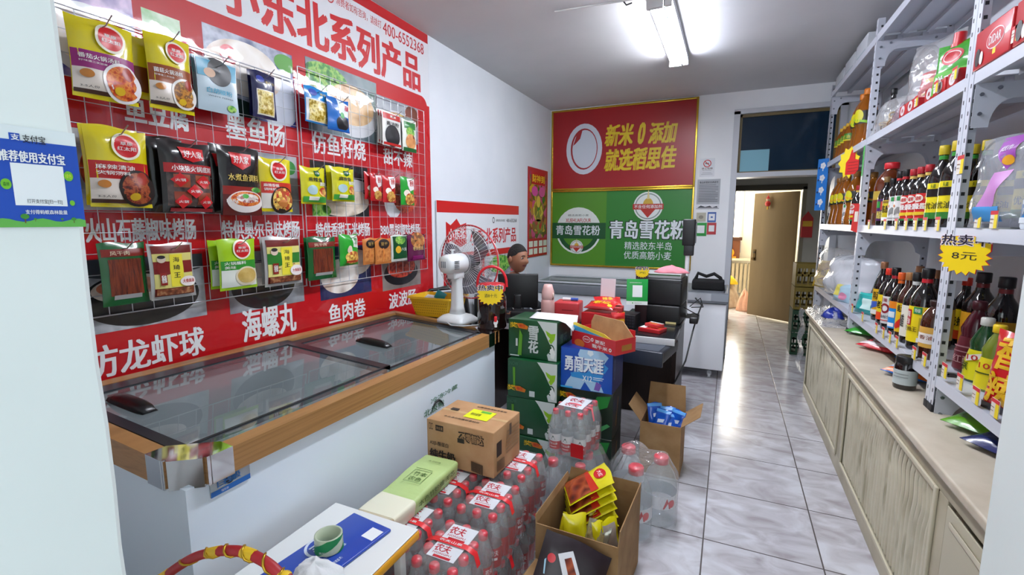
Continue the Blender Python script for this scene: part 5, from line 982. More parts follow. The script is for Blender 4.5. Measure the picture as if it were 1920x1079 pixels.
for k, (z, l) in enumerate(((.283, 'dark green carton with leaf pattern directly under the bright blue carton'), (.001, 'dark green carton on the floor under the bright blue carton stack'))):
    t = thing('beer_carton', l, 'carton', (-.715, 2.745, z), 0); MB().box(-w/2, w/2, -d/2, d/2, 0, .28, C('0c2417', .35, coat=.3), .003).build('carton', t)
    b = MB(); b.at((0, -d/2, 0)).decals([('p', C('2c8a3a', .4), [(.05, .5), (.2, .9), (.46, .95), (.4, .7), (.2, .6)]), ('p', C('4a9a5a', .4), [(.2, .2), (.4, .34), (.46, .3), (.3, .16)])] + prize(-.4, .9, .9), w, .28, -.0003); b.at((w/2, 0, 0), (0, 0, pi/2)).decals([('r', C('141c1a', .4), -.48, .48, .02, .98), ('p', C('7a5a2a', .4), [(-.2, .2), (-.1, .2), (.1, .8), (0, .8)]), ('p', C('3a4a4a', .4), [(.1, .1), (.2, .1), (.3, .7), (.2, .8)])], d, .28, -.0003).build('print', t)
# red open snack display on the blue carton
p0 = Vector((-.80, 2.735, .818)); t = thing('display_box', 'open red cardboard snack display box resting on the bright blue carton', 'display box', (-.645, 2.695, .816), R(-29)); w, d = .345, .17; RR = C('c8202a', .35, coat=.3); KI = M_KRAFT
b = MB(); b.box(-w/2, w/2, -d/2, -d/2+.004, 0, .085, RR).box(w/2-.004, w/2, -d/2+.004, d/2, 0, .085, RR).box(-w/2, -w/2+.004, -d/2+.004, d/2, 0, .10, RR).box(-w/2+.004, w/2-.004, d/2-.004, d/2, 0, .12, RR).box(-w/2+.004, w/2-.004, -d/2+.004, d/2-.004, 0, .004, KI); b.build('tray', t)
MB().prism([(-w/2+.005, .005), (w/2-.01, .005), (w/2-.01, .08), (w/2-.09, .16), (-w/2+.03, .165), (-w/2+.005, .12)], d/2-.01, d/2-.005, KI).build('back_flap', t)
MB().prism([(-w/2+.005, .08), (w/2-.03, .08), (w/2-.09, .105), (-w/2+.02, .135), (-w/2+.005, .13)], -d/2+.006, -d/2+.009, C('e2c83a', .4)).prism([(-w/2+.005, .08), (w/2-.06, .08), (-w/2+.01, .118)], -d/2+.0045, -d/2+.0059, C('3a9ac8', .4)).build('inner_card', t)
b = MB(); b.at((0, -d/2, 0)).decals([('e', C('e8e4e4', .4), -.14, .6, .09, .055), ('e', C('c8202a', .4), -.14, .6, .08, .046), ('t', M_WHITE, 'DIDAR', -.2, -.08, .54, .66, .5), ('t', M_WHITE, '更配', .06, .28, .5, .74, 1.5), ('t', M_WHITE, '甄牛米', .0, .34, .16, .42, 1.5), ('e', C('d8742a', .4), -.3, .2, .12, .07), ('g', M_WHITE, .0, .68, .03, .03, .5), ('g', M_WHITE, .4, .3, .03, .03, .5)], w, .085, -.0003); b.at((w/2, 0, 0), (0, 0, pi/2)).decals([('r', C('a8702a', .4), -.2, .3, .2, .6)], d, .085, -.0003).build('print', t)
# ---- shrink wrapped bottled water
CAPM = C('d0404c', .35, coat=.3); W550 = film('water_bottle_plastic', tint='f6f9fa', haze=.16, ior=1.55, rough=.05, hazecol='dfe6ea'); LBL = C('b8141e', .35); WRAP = film('shrink_wrap', haze=.10, ior=1.5, rough=.13, bump=.45, bscale=30)
def bottle_mesh(cap, label, hh=.222):
    b = MB(); r = .0325; b.lathe([(.0, .002), (.026, 0), (r, .008), (r, .03), (r-.002, .035), (r, .04), (r, .1), (r-.002, .105), (r, .112), (r, .125), (r-.003, .14), (.026, .165), (.015, .188), (.0125, .195), (.0125, .204)], W550, 16); B = b
    c = MB(); c.lathe([(.0165, .193), (.018, .195), (.018, .213), (.0155, .218), (0, .219)], cap, 14); 
    l = MB(); l.lathe([(r+.0007, .022), (r+.0007, .100)], label, 16); return B, c, l
def label_red():
    return mix(('a80f1a', 'b8141e'), 20, .35)
PB, PC, PL_ = bottle_mesh(CAPM, LBL)
def pack(name, label, loc, rz=0, nx=3, ny=4, group=None, cap=CAPM, card=True, strap=True, lblmat=None, rot=None):
    t = thing(name, label, 'water pack', loc, rz, group, rot); s = .0685; first = None
    B, c, l = bottle_mesh(cap, LBL)
    for j in range(ny):
        for i in range(nx):
            x, y = (i-(nx-1)/2)*s, (j-(ny-1)/2)*s
            if first is None:
                first = B.build('bottle', t); first.location = (x, y, 0); kids = []
                k = c.build('cap', first); k2 = l.build('label', first)
                if nx*ny > 1:
                    m = MB(); rr = .0336; m.fn = lambda X, Y, Z: ((rr-Y)*sin(X/rr), -(rr-Y)*cos(X/rr), Z)
                    for a in (0, .105): m.text('农夫', a-.026, a+.004, .07, .092, 0, C('f0e4e4', .4), 1).rect(a-.024, a+.0, .052, .062, 0, C('e8d8d8', .4))
                    for f in m.f: pass
                    base = len(k2.data.vertices)
                    m.build('label_print', t); q = bpy.data.objects[[o.name for o in t.children if o.name.startswith('label_print')][-1]]; me = q.data; bpy.data.objects.remove(q)
                    bm = bmesh.new(); bm.from_mesh(k2.data); n0 = len(bm.faces); bm.from_mesh(me); bm.faces.ensure_lookup_table()
                    for f in bm.faces[n0:]: f.material_index = 1
                    bm.to_mesh(k2.data); bm.free(); k2.data.materials.append(C('f0e4e4', .4))
            else:
                q = first.copy(); COL.objects.link(q); q.parent = t; q.location = (x, y, 0); q.rotation_euler = (0, 0, (i*5+j*3) % 4*.5)
                for g in list(first.children): h = g.copy(); COL.objects.link(h); h.parent = q
    W_, D_ = nx*s/2+.003, ny*s/2+.003; b = MB()
    lo = lambda e, z, r: [(x*1, y*1, z) for x, y, _ in loop_(W_-e, D_-e, r)]
    def loop_(w, d, r, n=4):
        o = []
        for cx, cy, a in ((w-r, d-r, 0), (-w+r, d-r, pi/2), (-w+r, -d+r, pi), (w-r, -d+r, 1.5*pi)): o += [(cx+r*cos(a+i*pi/2/n), cy+r*sin(a+i*pi/2/n), 0) for i in range(n+1)]
        return o
    shell(b, [lo(0, .004, .03), lo(0, .07, .03), lo(0, .13, .03), lo(.008, .16, .03), lo(.016, .205, .03), lo(.03, .2195, .03)], WRAP, True, False)
    n = 20; top = lo(.03, .2195, .03); b.add(top, [tuple(range(n))], WRAP); b.build('wrap', t)
    if card:
        k = MB(); cw = .105; zc = .2205; k.at((.005, .01, zc), (0, 0, 0)).box(-cw/2, cw/2, -.09, .085, 0, .0012, C('dadde2', .35), 0)
        k.at((.005, 0, zc+.0014), (-pi/2, 0, 0)); rd = C('b8182a', .4)
        k.text('农夫', -.045, .015, .045, .085, -.0003, rd, 1).text('NONGFU', -.04, .03, .03, .04, -.0003, rd, .5).rect(-.03, .035, .016, .026, -.0003, rd); k.text('农夫', -.045, .015, -.05, -.075+.06, -.0003, rd, 1).text('NONGFU', -.04, .03, -.062, -.054, -.0003, rd, .5).rect(-.03, .035, -.078, -.067, -.0003, rd); k.build('handle_card', t)
    if strap:
        k = MB(); pr = [(-W_-.002, .17), (-W_+.01, .212), (-W_+.04, .2245), (0, .2265), (W_-.04, .2245), (W_-.01, .212), (W_+.002, .17)]
        vs = [(x, y, z) for x, z in pr for y in (-.012, .012)]; k.add(vs, [(2*i, 2*i+2, 2*i+3, 2*i+1) for i in range(6)], C('d8232a', .35), True)
        k.at((0, 0, .2268), (-pi/2, 0, 0)).text('农夫山泉', -.045, .045, -.006, .006, -.0003, M_WHITE, .8); k.build('carry_strap', t)
    return t
G = 'shrink wrapped packs of small red capped bottles'
LV = .236
A = pack('water_pack', 'wrapped red capped water pack with red strap, in front of all the others, upper layer', (-.808, 1.265, LV), 0, group=G)
spots = [(-.822, 1.575, 0, 1, 'wrapped red capped water pack with red strap, upper layer, just before the brown milk carton'), (-.833, 1.875, -.01, 1, 'wrapped red capped water pack, upper layer, between the milk carton and the upright pack'),
         (-1.024, 1.305, .0, 1, 'wrapped red capped water pack, upper layer, under the cream end of the tissue packet'), (-1.030, 1.59, 0, 1, 'wrapped red capped water pack, upper layer, under the green end of the tissue packet'), (-1.045, 1.875, 0, 1, 'wrapped red capped water pack hidden under the back of the brown milk carton')]
for x, y, rz, up, l in spots: dup(A, (x, y, LV), rz, l)
for x, y, l in ((-.808, 1.265, 'wrapped red capped water pack on the floor below the frontmost pack'), (-.822, 1.575, 'wrapped red capped water pack on the floor before the open snack carton'), (-.833, 1.875, 'wrapped red capped water pack on the floor before the lowest green beer carton'), (-1.024, 1.305, 'wrapped red capped water pack on the floor beside the freezer, under the tissue packet column'), (-1.03, 1.59, 'wrapped red capped water pack on the floor beside the freezer, middle of that row'), (-1.045, 1.875, 'wrapped red capped water pack on the floor beside the freezer, next to the green cartons')):
    dup(A, (x, y, .002), 0, l)
WC = pack('water_pack', 'pack of white capped water bottles in front of the frontmost red capped pack', (-.80, .985, LV), 0, 3, 3, None, M_WHITE, False, False)
dup(WC, (-.80, .985, .002), 0, 'pack of white capped water bottles on the floor under the other white capped pack')
# the upright six bottle pack on the big bottles
W19 = film('big_bottle_plastic', tint='f4f8fa', haze=.20, ior=1.5, rough=.06, hazecol='dfe6ea')
def big_pack(label, loc, rz, pts, hh, r, cap, wrapbox, lab=True):
    t = thing('water_pack', label, 'water pack', loc, rz); kk = hh/.34; first = None
    for x, y in pts:
        if first is None:
            b = MB(); b.lathe([(0, .004), (r*.85, 0), (r, .015), (r, .05*kk), (r*.94, .06*kk), (r, .07*kk), (r, .19*kk), (r*.95, .22*kk), (r*.78, .262*kk), (r*.5, .295*kk), (r*.38, .304*kk), (r*.36, .32*kk)], W19, 20); first = b.build('bottle', t); first.location = (x, y, 0)
            c = MB(); c.lathe([(r*.40, .304*kk), (r*.45, .307*kk), (r*.45, .336*kk), (r*.40, .341*kk), (0, .341*kk)], cap, 16); c.build('cap', first)
            if lab: l = MB(); l.lathe([(r+.001, .10*kk), (r+.001, .165*kk)], C('d8dadf', .4), 20); l.fn = lambda X, Y, Z: ((r+.002-Y)*sin(X/r), -(r+.002-Y)*cos(X/r), Z); l.prism([(.3*r, .105*kk), (.8*r, .105*kk), (.55*r, .16*kk)], 0, .0003, C('b8242e', .4)).ell(.85*r, .13*kk, .22*r, .25*r, 0, C('c8343c', .4)); l.build('label', first)
        else:
            q = first.copy(); COL.objects.link(q); q.parent = t; q.location = (x, y, 0)
            for g in list(first.children): h = g.copy(); COL.objects.link(h); h.parent = q
    # wrap: a hull stretched round the bottles
    cx = sum(p[0] for p in pts)/len(pts); cy = sum(p[1] for p in pts)/len(pts); N = 32; rings = []
    for z, e in ((.004, 1.0), (.1*kk, 1.02), (.2*kk, 1.02), (.25*kk, .96), (.30*kk, .72), (.345*kk, .42)):
        L = []
        for i in range(N):
            a = 2*pi*i/N; m_ = max((p[0]-cx)*cos(a)+(p[1]-cy)*sin(a) for p in pts); rr = r+.004 if e >= .96 else r*e*.9
            L.append((cx+(m_*(1 if e > .6 else .97)+rr)*cos(a), cy+(m_*(1 if e > .6 else .97)+rr)*sin(a), z-.012*sin(4*a+z*9)*(z > .2*kk)))
        rings.append(L)
    b = MB(); shell(b, rings, WRAP, True, False); b.add(rings[-1], [tuple(range(N))], WRAP); b.build('wrap', t); return t
PKC = C('d4525c', .35, coat=.3)
big_pack('wrapped pack of large clear bottles with pink caps beside the open snack carton', (0, 0, 0), 0, [(-.43, 2.45), (-.255, 2.41), (-.355, 2.25)], .355, .084, PKC, None)
big_pack('wrapped pack of large bottles on the floor under the small upright water pack', (0, 0, 0), 0, [(-.765, 2.185), (-.62, 2.185), (-.765, 2.33), (-.62, 2.33), (-.765, 2.455), (-.62, 2.455)], .335, .060, PKC, None, False)
S = thing('water_pack', 'small upright pack of six red and white labelled water bottles on the large bottles', 'water pack', (-.70, 2.355, .341), R(-6))
def six():
    b = MB(); r = .0325; kk = 1.07; b.lathe([(.0, .002), (.026, 0), (r, .008), (r, .1), (r, .125*kk), (r-.003, .14*kk), (.026, .165*kk), (.015, .19*kk), (.0125, .196*kk), (.0125, .208*kk)], W550, 18); first = b.build('bottle', S)
    c = MB(); c.lathe([(.0145, .196*kk), (.0155, .198*kk), (.0155, .216*kk), (.0135, .22*kk), (0, .221*kk)], CAPM, 14); c.build('cap', first)
    l = MB(); l.lathe([(r+.0007, .025), (r+.0007, .068)], C('c01a22', .35), 18).lathe([(r+.0007, .068), (r+.0007, .108)], C('dfe4e6', .35), 18); l.fn = lambda X, Y, Z: ((r+.0014-Y)*sin(X/r), -(r+.0014-Y)*cos(X/r), Z); gm = C('1f5a52', .4)
    l.prism([(-.012, .078), (.012, .078), (0, .1)], 0, .0003, gm); l.text('农夫山泉', -.024, .024, .05, .062, 0, M_WHITE, 1).rect(-.018, .018, .036, .04, 0, C('e8d0d0', .4)); l.build('label', first)
    for j in range(4):
        for i in range(3):
            p = ((i-1)*.0685, (j-1.5)*.0685, 0)
            if i == 0 and j == 0: first.location = p; continue
            q = first.copy(); COL.objects.link(q); q.parent = S; q.location = p; q.rotation_euler = (0, 0, ((i+j) % 3-1)*.4)
            for g in list(first.children): h = g.copy(); COL.objects.link(h); h.parent = q
six(); S['label'] = 'small upright pack of twelve red and white labelled water bottles on the large bottles'
b = MB(); N = 24
def rl(w, d, r, z, n=5): return [(cx+r*cos(a+i*pi/2/n), cy+r*sin(a+i*pi/2/n), z) for cx, cy, a in ((w-r, d-r, 0), (-w+r, d-r, pi/2), (-w+r, -d+r, pi), (w-r, -d+r, 1.5*pi)) for i in range(n+1)]
shell(b, [rl(.106, .140, .03, .004), rl(.106, .140, .03, .14), rl(.098, .134, .03, .175), rl(.088, .122, .03, .225), rl(.075, .11, .03, .238)], WRAP, True, False); b.add(rl(.075, .11, .03, .238), [tuple(range(24))], WRAP); b.build('wrap', S)
b = MB(); b.box(-.075, .06, -.06, .09, .2395, .2405, C('dadde2', .35)); b.at((0, .0, .241), (-pi/2, 0, 0)).text('农夫', -.05, .03, .02, .07, -.0002, C('b8182a', .4), 1).text('农夫', -.05, .03, -.05, -.01, -.0002, C('b8182a', .4), 1).build('handle_card', S)
MB().add([(-.109, -.02, .17), (-.095, -.02, .235), (0, -.02, .244), (.095, -.02, .235), (.109, -.02, .17), (-.109, .0, .17), (-.095, .0, .235), (0, .0, .244), (.095, .0, .235), (.109, .0, .17)], [(i, i+1, i+6, i+5) for i in range(4)], C('d8646c', .35), True).build('carry_strap', S)
MB().box(.035, .104, -.1415, -.1405, .012, .085, C('c01a22', .35)).build('promo_flag', S)
# ---- the brown milk carton on the packs
cc = onz(795, 850, LV+.228)
t = thing('milk_carton', 'large brown milk carton with black lettering and a yellow sticker on the water packs', 'carton', (-1.022, 1.815, LV+.2285), R(-2)); w, d, h = .345, .255, .205
MB().box(-w/2, w/2, -d/2, d/2, 0, h, mix(('ab8158', 'b58a60', 'bd956c'), 10, .8), .004).build('carton', t)
IK = C('2a1f18', .7); b = MB(); b.at((0, -d/2, 0)).decals([('r', IK, -.36, -.24, .77, .9), ('t', C('b58a60', .7), '净含量', -.35, -.25, .8, .87, 0), ('t', IK, '□□', -.46, -.4, .78, .92, 0), ('t', IK, '不零智达', .0, .36, .66, .88, 3.5), ('t', C('b58a60', .7), '不零智达', .02, .35, .68, .86, .5), ('r', IK, -.02, .08, .62, .72), ('t', IK, 'A2β-酪蛋白', -.45, -.16, .42, .53, .6), ('t', IK, '纯牛奶', -.45, -.06, .12, .34, 2.5)] + [('r', IK, .18+.008*i, .18+.008*i+(.006 if i % 3 else .003), .06, .28) for i in range(24)], w, h, -.0003)
b.at((w/2, 0, 0), (0, 0, pi/2)).decals([('r', IK, -.4, -.22, .4, .72)] + [('r', C('9a7a58', .7), -.05, .42, .3+.08*i, .34+.08*i) for i in range(7)] + [('r', IK, -.42+.014*i, -.42+.014*i+.008, .1, .34) for i in range(16)] + [('r', C('5a4a3c', .6), -.02, .06, .72, .98)], d, h, -.0003)
b.at((0, 0, h), (-pi/2, 0, 0)).decals([('r', C('c2a070', .5), -.5, .5, .46, .54), ('t', IK, '如需退换请联系客服', -.1, .36, .82, .88, .3), ('t', IK, '本品请勿倒置轻拿轻放', -.34, .2, .2, .26, .3), ('r', C('e4e81a', .5), -.1, .26, .34, .72), ('r', C('5ab03a', .5), .05, .2, .62, .7), ('t', C('7a7a1a', .5), '特价促销', -.05, .1, .46, .56, .5), ('r', IK, -.38, -.26, .5, .6)], w, d, -.0003, z0=-d/2).build('print', t)
# ---- green tissue packet
t = thing('tissue_packet', 'long pale green and cream bamboo tissue packet lying on the water packs by the freezer', 'tissue packet', (-1.083, 1.42, LV+.229), R(1)); w, d, h = .165, .45, .068
def soft(x, y, z): return (x*(1+.02*sin(9*y)), y, z*(1+.05*sin(11*y+3*x)+.03*cos(40*x))+.003*sin(25*y+9*x)*(z > .02))
g1 = C('b4cc84', .5, bump=.15, bscale=12); b = MB(); b.fn = soft
ys = [-.225, -.215, -.16, -.09, -.06, .0, .06, .12, .17, .215, .225]; K = 12; rings = []
for y in ys:
    e = .82 if abs(y) > .22 else 1; rings.append([(x*e, y, max(0, h/2+(z-h/2)*e)) for x, z in [(w/2-.012+.012*cos(a), h-.012+.012*sin(a)) for a in (0, pi/4, pi/2)]+[(-w/2+.012+.012*cos(a), h-.012+.012*sin(a)) for a in (pi/2, 3*pi/4, pi)]+[(-w/2+.008, 0), (w/2-.008, 0)]])
n = 8
for j in range(len(ys)-1): b.add(rings[j]+rings[j+1], [(i, i+n, (i+1) % n+n, (i+1) % n) for i in range(n)], C('e6e4cc', .5) if j < 3 else g1, True)
b.add(rings[0], [tuple(range(n))], C('e9dfc4', .55)).add(rings[-1], [tuple(range(n-1, -1, -1))], g1); b.build('packet', t)
b = MB(); dkg = C('4a6a2c', .5); b.at((0, 0, h+.0055), (-pi/2, 0, R(90)))
b.at((0, .04, h+.0045), (-pi/2, 0, 0)); e = .04
for a in ((-e, e, -.045, -.043), (-e, e, .043, .045), (-e, -e+.002, -.043, .043), (e-.002, e, -.043, .043)): b.rect(*a, 0, dkg)
b.text('竹本', -.03, .03, .004, .032, 0, dkg, .5).text('农色', -.03, .03, -.034, -.006, 0, dkg, .5).text('本·竹纤维', -.03, .03, .12, .13, 0, dkg, .3).rect(-.045, .035, .056, .058, 0, dkg)
b.at((w/2+.0045, .05, 0), (0, 0, pi/2)).text('本色竹妙雅·无芯', -.13, .13, .028, .05, 0, dkg, .6).rect(-.08, .08, .016, .02, 0, C('7a9a54', .5)); b.build('print', t)
# ---- the low white table with orange edge
TT = .545; t = thing('side_table', 'low white table with an orange yellow edge beside the freezer front', 'table', (-1.06, .93, 0))
b = MB(); tw, td = .36, .50
b.box(-tw/2, tw/2, -td/2, td/2, TT-.006, TT, C('e4e6e4', .4), .004).build('table_top', t); MB().box(-tw/2-.004, tw/2+.004, -td/2-.004, td/2+.004, TT-.036, TT-.0062, C('dc9a1a', .4), .008).build('table_edge', t)
for sx in (-1, 1):
    for sy in (-1, 1): MB().box(sx*(tw/2-.04)-.014, sx*(tw/2-.04)+.014, sy*(td/2-.05)-.014, sy*(td/2-.05)+.014, 0, TT-.036, C('dcdcd8', .4), .003).build('leg', t)
fl = [onz(515, 1083, TT+.006), onz(640, 985, TT+.006), onz(705, 990, TT+.006), onz(650, 1085, TT+.006)]
t = thing('document_folder', 'bright blue document folder with white emblem lying on the low white table', 'folder', (-1.055, .97, TT+.001), R(-6)); BLF = C('1440a8', .35, coat=.3); w, d = .175, .34
MB().box(-w/2, w/2, -d/2, d/2, 0, .010, BLF, .004).build('cover', t)
b = MB(); b.at((0, 0, .0102), (-pi/2, 0, 0)); wm = C('d4dcea', .4)
b.rect(.03, .078, .095, .145, -.0003, M_PAPER).ell(-.035, .0, .052, .052, -.0003, wm, inner=.84, rings=1)
for i in range(6): b.rect(-.06+.011*i, -.054+.011*i, -.03+.004*(i % 2), .03, -.0003, wm)
b.text('中国建设银行', .012, .022, -.05, .05, -.0003, wm, 0).text('惠懂你', .05, .062, -.06, -.0, -.0003, wm, 0); b.build('print', t)
ca = onz(615, 1033, TT+.012)
roll('tape_roll', 'green and white printed adhesive tape roll standing on the blue folder', (ca.x-.005, ca.y+.01, TT+.0125), .041, .048, C('b8c4a8', .35), C('d4dcb8', .35), (0, 0, .3), [('p', C('1f8a4a', .4), [(-.9, 0), (-.2, 0), (.9, .9), (.9, 1), (.2, 1)]), ('p', C('1f8a4a', .4), [(.5, 0), (.95, 0), (.95, .4)]), ('t', C('3a8a5a', .4), '胶带 JIAO DAI', -.8, -.1, .6, .75, 0), ('t', C('dfe8d0', .4), '高粘胶带', -.1, .4, .2, .36, .3)])
o = heap('cleaning_cloth', 'white cotton cloth crumpled on the blue folder in front of the tape roll', 'cloth', (-1.0, .865, TT+.012), .075, .06, .05, C('dfe1e2', .85, bump=.5, bscale=22), 52)
tag(MB().tube([(-1.06, .87, TT+.02), (-1.045, .90, TT+.035), (-1.03, .885, TT+.05)], .002, C('c84a5a', .6), 5).build('red_thread'), 'short red thread lying on the white cotton cloth', 'thread')
# gift basket with twisted handle
t = thing('gift_basket', 'gift basket with a red, yellow and gold twisted arched handle by the freezer end', 'basket', (-.80, .47, .42)); hp = [ony(x, y, .47)-Vector((-.80, .47, .42)) for x, y in ((262, 1120), (312, 1079), (360, 1048), (400, 1036), (430, 1033), (460, 1037), (495, 1053), (525, 1079), (548, 1120))]
hp = [Vector((hp[0].x-.01, 0, .26))]+hp+[Vector((hp[-1].x+.012, 0, .26))]
def smooth(P, n=8):
    o = []
    for i in range(len(P)-1):
        a, b_, c, d_ = P[max(i-1, 0)], P[i], P[i+1], P[min(i+2, len(P)-1)]
        for k in range(n): u = k/n; o.append(.5*((2*b_)+(c-a)*u+(2*a-5*b_+4*c-d_)*u*u+(3*b_-a-3*c+d_)*u**3))
    return o+[P[-1]]
hp = smooth(hp); MB().tube(hp, .0085, C('a01820', .5), 8).build('handle', t)
def twist(P, r, turns, ph):
    return [p+Vector((0, cos(ph+turns*2*pi*i/len(P)), sin(ph+turns*2*pi*i/len(P))))*r for i, p in enumerate(P)]
b = MB()
for a in (12, 30, 47, 64): b.tube(hp[a:a+6], .0092, C('d8b01c', .5), 8)
b.build('yellow_band', t); MB().tube(twist(hp, .010, 9, 0), .0022, C('b8942c', .3, .8), 5).build('gold_cord', t)
b = MB(); wv = mix(('8a5a2a', 'b0803c', '6a4018'), 60, .7, stretch=(1, 1, 4)); x0, x1 = hp[0].x, hp[-1].x; cx = (x0+x1)/2; rx = (x1-x0)/2+.01
shell(b, [[(cx+k*rx*cos(2*pi*i/24), .8*k*rx*sin(2*pi*i/24), z) for i in range(24)] for k, z in ((.7, 0), (.85, .1), (1, .24), (1.03, .26), (.97, .26), (.8, .05))], wv, True); b.build('basket_body', t)
t = thing('stool', 'plain wooden stool under the gift basket by the freezer end', 'stool', (-.80, .47, 0)); MB().lathe([(0, .39), (.18, .39), (.185, .4), (.18, .418), (0, .418)], C('8a6a44', .5), 24).build('seat', t)
for a in (pi/4, 3*pi/4, 5*pi/4, 7*pi/4): MB().cyl((.16*cos(a), .16*sin(a), 0), (.13*cos(a), .13*sin(a), .39), .015, C('8a6a44', .5), 8).build('leg', t)
# ---- open cartons
def open_carton(label, loc, rz, w, d, h, flaps, m=None, name='open_carton'):
    m = m or mix(('8a6842', '9a774e', 'a5835a'), 9, .85); t = thing(name, label, 'carton', loc, rz); e = .004; b = MB()
    b.box(-w/2, w/2, -d/2, -d/2+e, 0, h, m).box(-w/2, w/2, d/2-e, d/2, 0, h, m).box(-w/2, -w/2+e, -d/2+e, d/2-e, 0, h, m).box(w/2-e, w/2, -d/2+e, d/2-e, 0, h, m).box(-w/2+e, w/2-e, -d/2+e, d/2-e, 0, e, m); b.build('carton', t)
    for side, L, a in flaps:     # a: angle from upright, outwards
        f = MB(); dy, dz = L*sin(a), L*cos(a)
        if side in 'fb':
            s = -1 if side == 'f' else 1; y = s*d/2; f.add([(-w/2, y, h), (w/2, y, h), (w/2-.01, y+s*dy, h+dz), (-w/2+.01, y+s*dy, h+dz), (-w/2, y-s*e, h), (w/2, y-s*e, h), (w/2-.01, y+s*(dy-e), h+dz+.002), (-w/2+.01, y+s*(dy-e), h+dz+.002)], [(0, 1, 2, 3), (7, 6, 5, 4), (0, 3, 7, 4), (1, 5, 6, 2), (3, 2, 6, 7)], m)
        else:
            s = -1 if side == 'l' else 1; x = s*w/2; f.add([(x, -d/2, h), (x, d/2, h), (x+s*dy, d/2-.01, h+dz), (x+s*dy, -d/2+.01, h+dz), (x-s*e, -d/2, h), (x-s*e, d/2, h), (x+s*(dy-e), d/2-.01, h+dz+.002), (x+s*(dy-e), -d/2+.01, h+dz+.002)], [(0, 1, 2, 3), (7, 6, 5, 4), (0, 3, 7, 4), (1, 5, 6, 2), (3, 2, 6, 7)], m)
        f.build('flap', t)
    return t
t = open_carton('open brown carton of yellow snack pouches on the floor beside the water packs', (-.475, 1.85, 0), R(-2), .34, .40, .335, [('b', .05, .1), ('r', .06, .05), ('l', .03, .2)])
b = MB(); b.at((-.04, -.2005, .20)); ik = C('4a3826', .8); b.tube([(-.02, 0, 0), (-.02, 0, .05), (.02, 0, .05), (.02, 0, .0)], .002, ik, 4).box(-.03, .03, -.001, .0, .05, .07, ik).build('print', t)
YP = C('d8cc12', .25, coat=.6, bump=.3, bscale=9); saus = mix(('3a0c06', '7a2810', 'a8502a', '5a1a0c'), 18, .3, 'voro')
ps = [('r', saus, -.47, .47, .03, .5), ('p', C('c4301c', .3), [(-.48, .5), (.48, .5), (.48, .66), (-.48, .58)]), ('e', RD, 0, .8, .22, .16), ('t', WH, '大红', -.14, .14, .76, .85)]
pz = .16
for k in range(6):
    flat('sausage_pouch', 'yellow topped pouch with dark sausage picture, ' + ('topmost of the leaning pile in the open carton', 'second of the leaning pile in the open carton', 'third of the leaning pile in the open carton', 'fourth of the leaning pile in the open carton', 'fifth of the leaning pile in the open carton', 'lowest of the leaning pile in the open carton')[k], 'snack pouch', (-.61+.006*k, 1.93-.006*k, .315-.036*k), .175, .225, .034, YP, ps, (R(-62), R(0), R(-62)), 'yellow sausage pouches', 60+k)
for k, (x, y, z, rx, rz, l) in enumerate(((-.50, 1.74, .17, -20, 30, 'green and yellow pouch standing at the front of the open carton'), (-.44, 1.72, .17, -25, -20, 'silver clear pouch standing at the front middle of the open carton'), (-.40, 1.74, .17, -15, 40, 'narrow yellow pouch standing beside the silver clear pouch'), (-.36, 1.78, .18, -10, 60, 'yellow and silver pouch standing at the carton side near the large bottles'), (-.42, 1.90, .17, -30, 50, 'yellow pouch with red seal lying at the back of the open carton'), (-.575, 1.76, .15, -12, -35, 'slim yellow pouch standing in the front corner of the open carton near the water packs'))):
    flat('snack_pouch', l, 'snack pouch', (x, y, z), (.10, .11, .05, .09, .11, .07)[k], .17, .035, (YP, C('9a9a8c', .2, .4, coat=.6, bump=.4, bscale=10), YP, YP, YP, YP)[k], ([('r', C('1f7a2a', .3), -.48, .48, .05, .45)], [('r', mix(('6a5a30', 'b0a070', '3a3018'), 20, .3), -.36, .36, .1, .8)], [('r', C('d8c81a', .3), -.3, .3, .3, .6)], [('r', C('b8aca0', .25), -.48, .2, .05, .9)], sun(.0, .7, .2), [('r', RD, -.3, .3, .1, .3)])[k], (R(rx), 0, R(rz)), None, 70+k)
heap('packing_paper', 'brown packing paper filling the bottom of the open snack carton', 'paper', (-.475, 1.85, .005), .15, .17, .21, mix(('6a5030', '8a6a44'), 14, .9, bump=.4), 77)
# the carton in front with the dark pouch
t = open_carton('small brown carton at the very front holding a dark food pouch', (-.46, 1.46, 0), R(-6), .30, .26, .20, [('f', .05, 1.2), ('r', .06, .8), ('l', .04, .9)])
q0 = ony(1030, 1000, 1.50)
flat('dark_food_pouch', 'dark maroon pouch with a white picture label leaning in the small front carton', 'food pouch', (-.50, 1.375, .07), .26, .36, .05, C('1c0c14', .38, coat=.12, bump=.25, bscale=7), [('p', C('dcdce0', .3), [(-.26, .82), (-.06, .90), (.40, .46), (.18, .34)]), ('p', saus, [(-.15, .80), (-.06, .84), (.09, .70), (.0, .64)]), ('p', F_NOOD, [(.06, .61), (.14, .66), (.26, .54), (.18, .48)]), ('e', C('d01c2a', .3), -.33, .76, .06, .06), ('p', C('c01c28', .3), [(-.3, .2), (-.2, .32), (-.1, .2), (-.2, .1)]), ('p', C('9ac4d8', .3), [(-.42, .72), (-.38, .6), (-.36, .6), (-.40, .74)])], (R(-34), R(20), R(14)), None, 80)
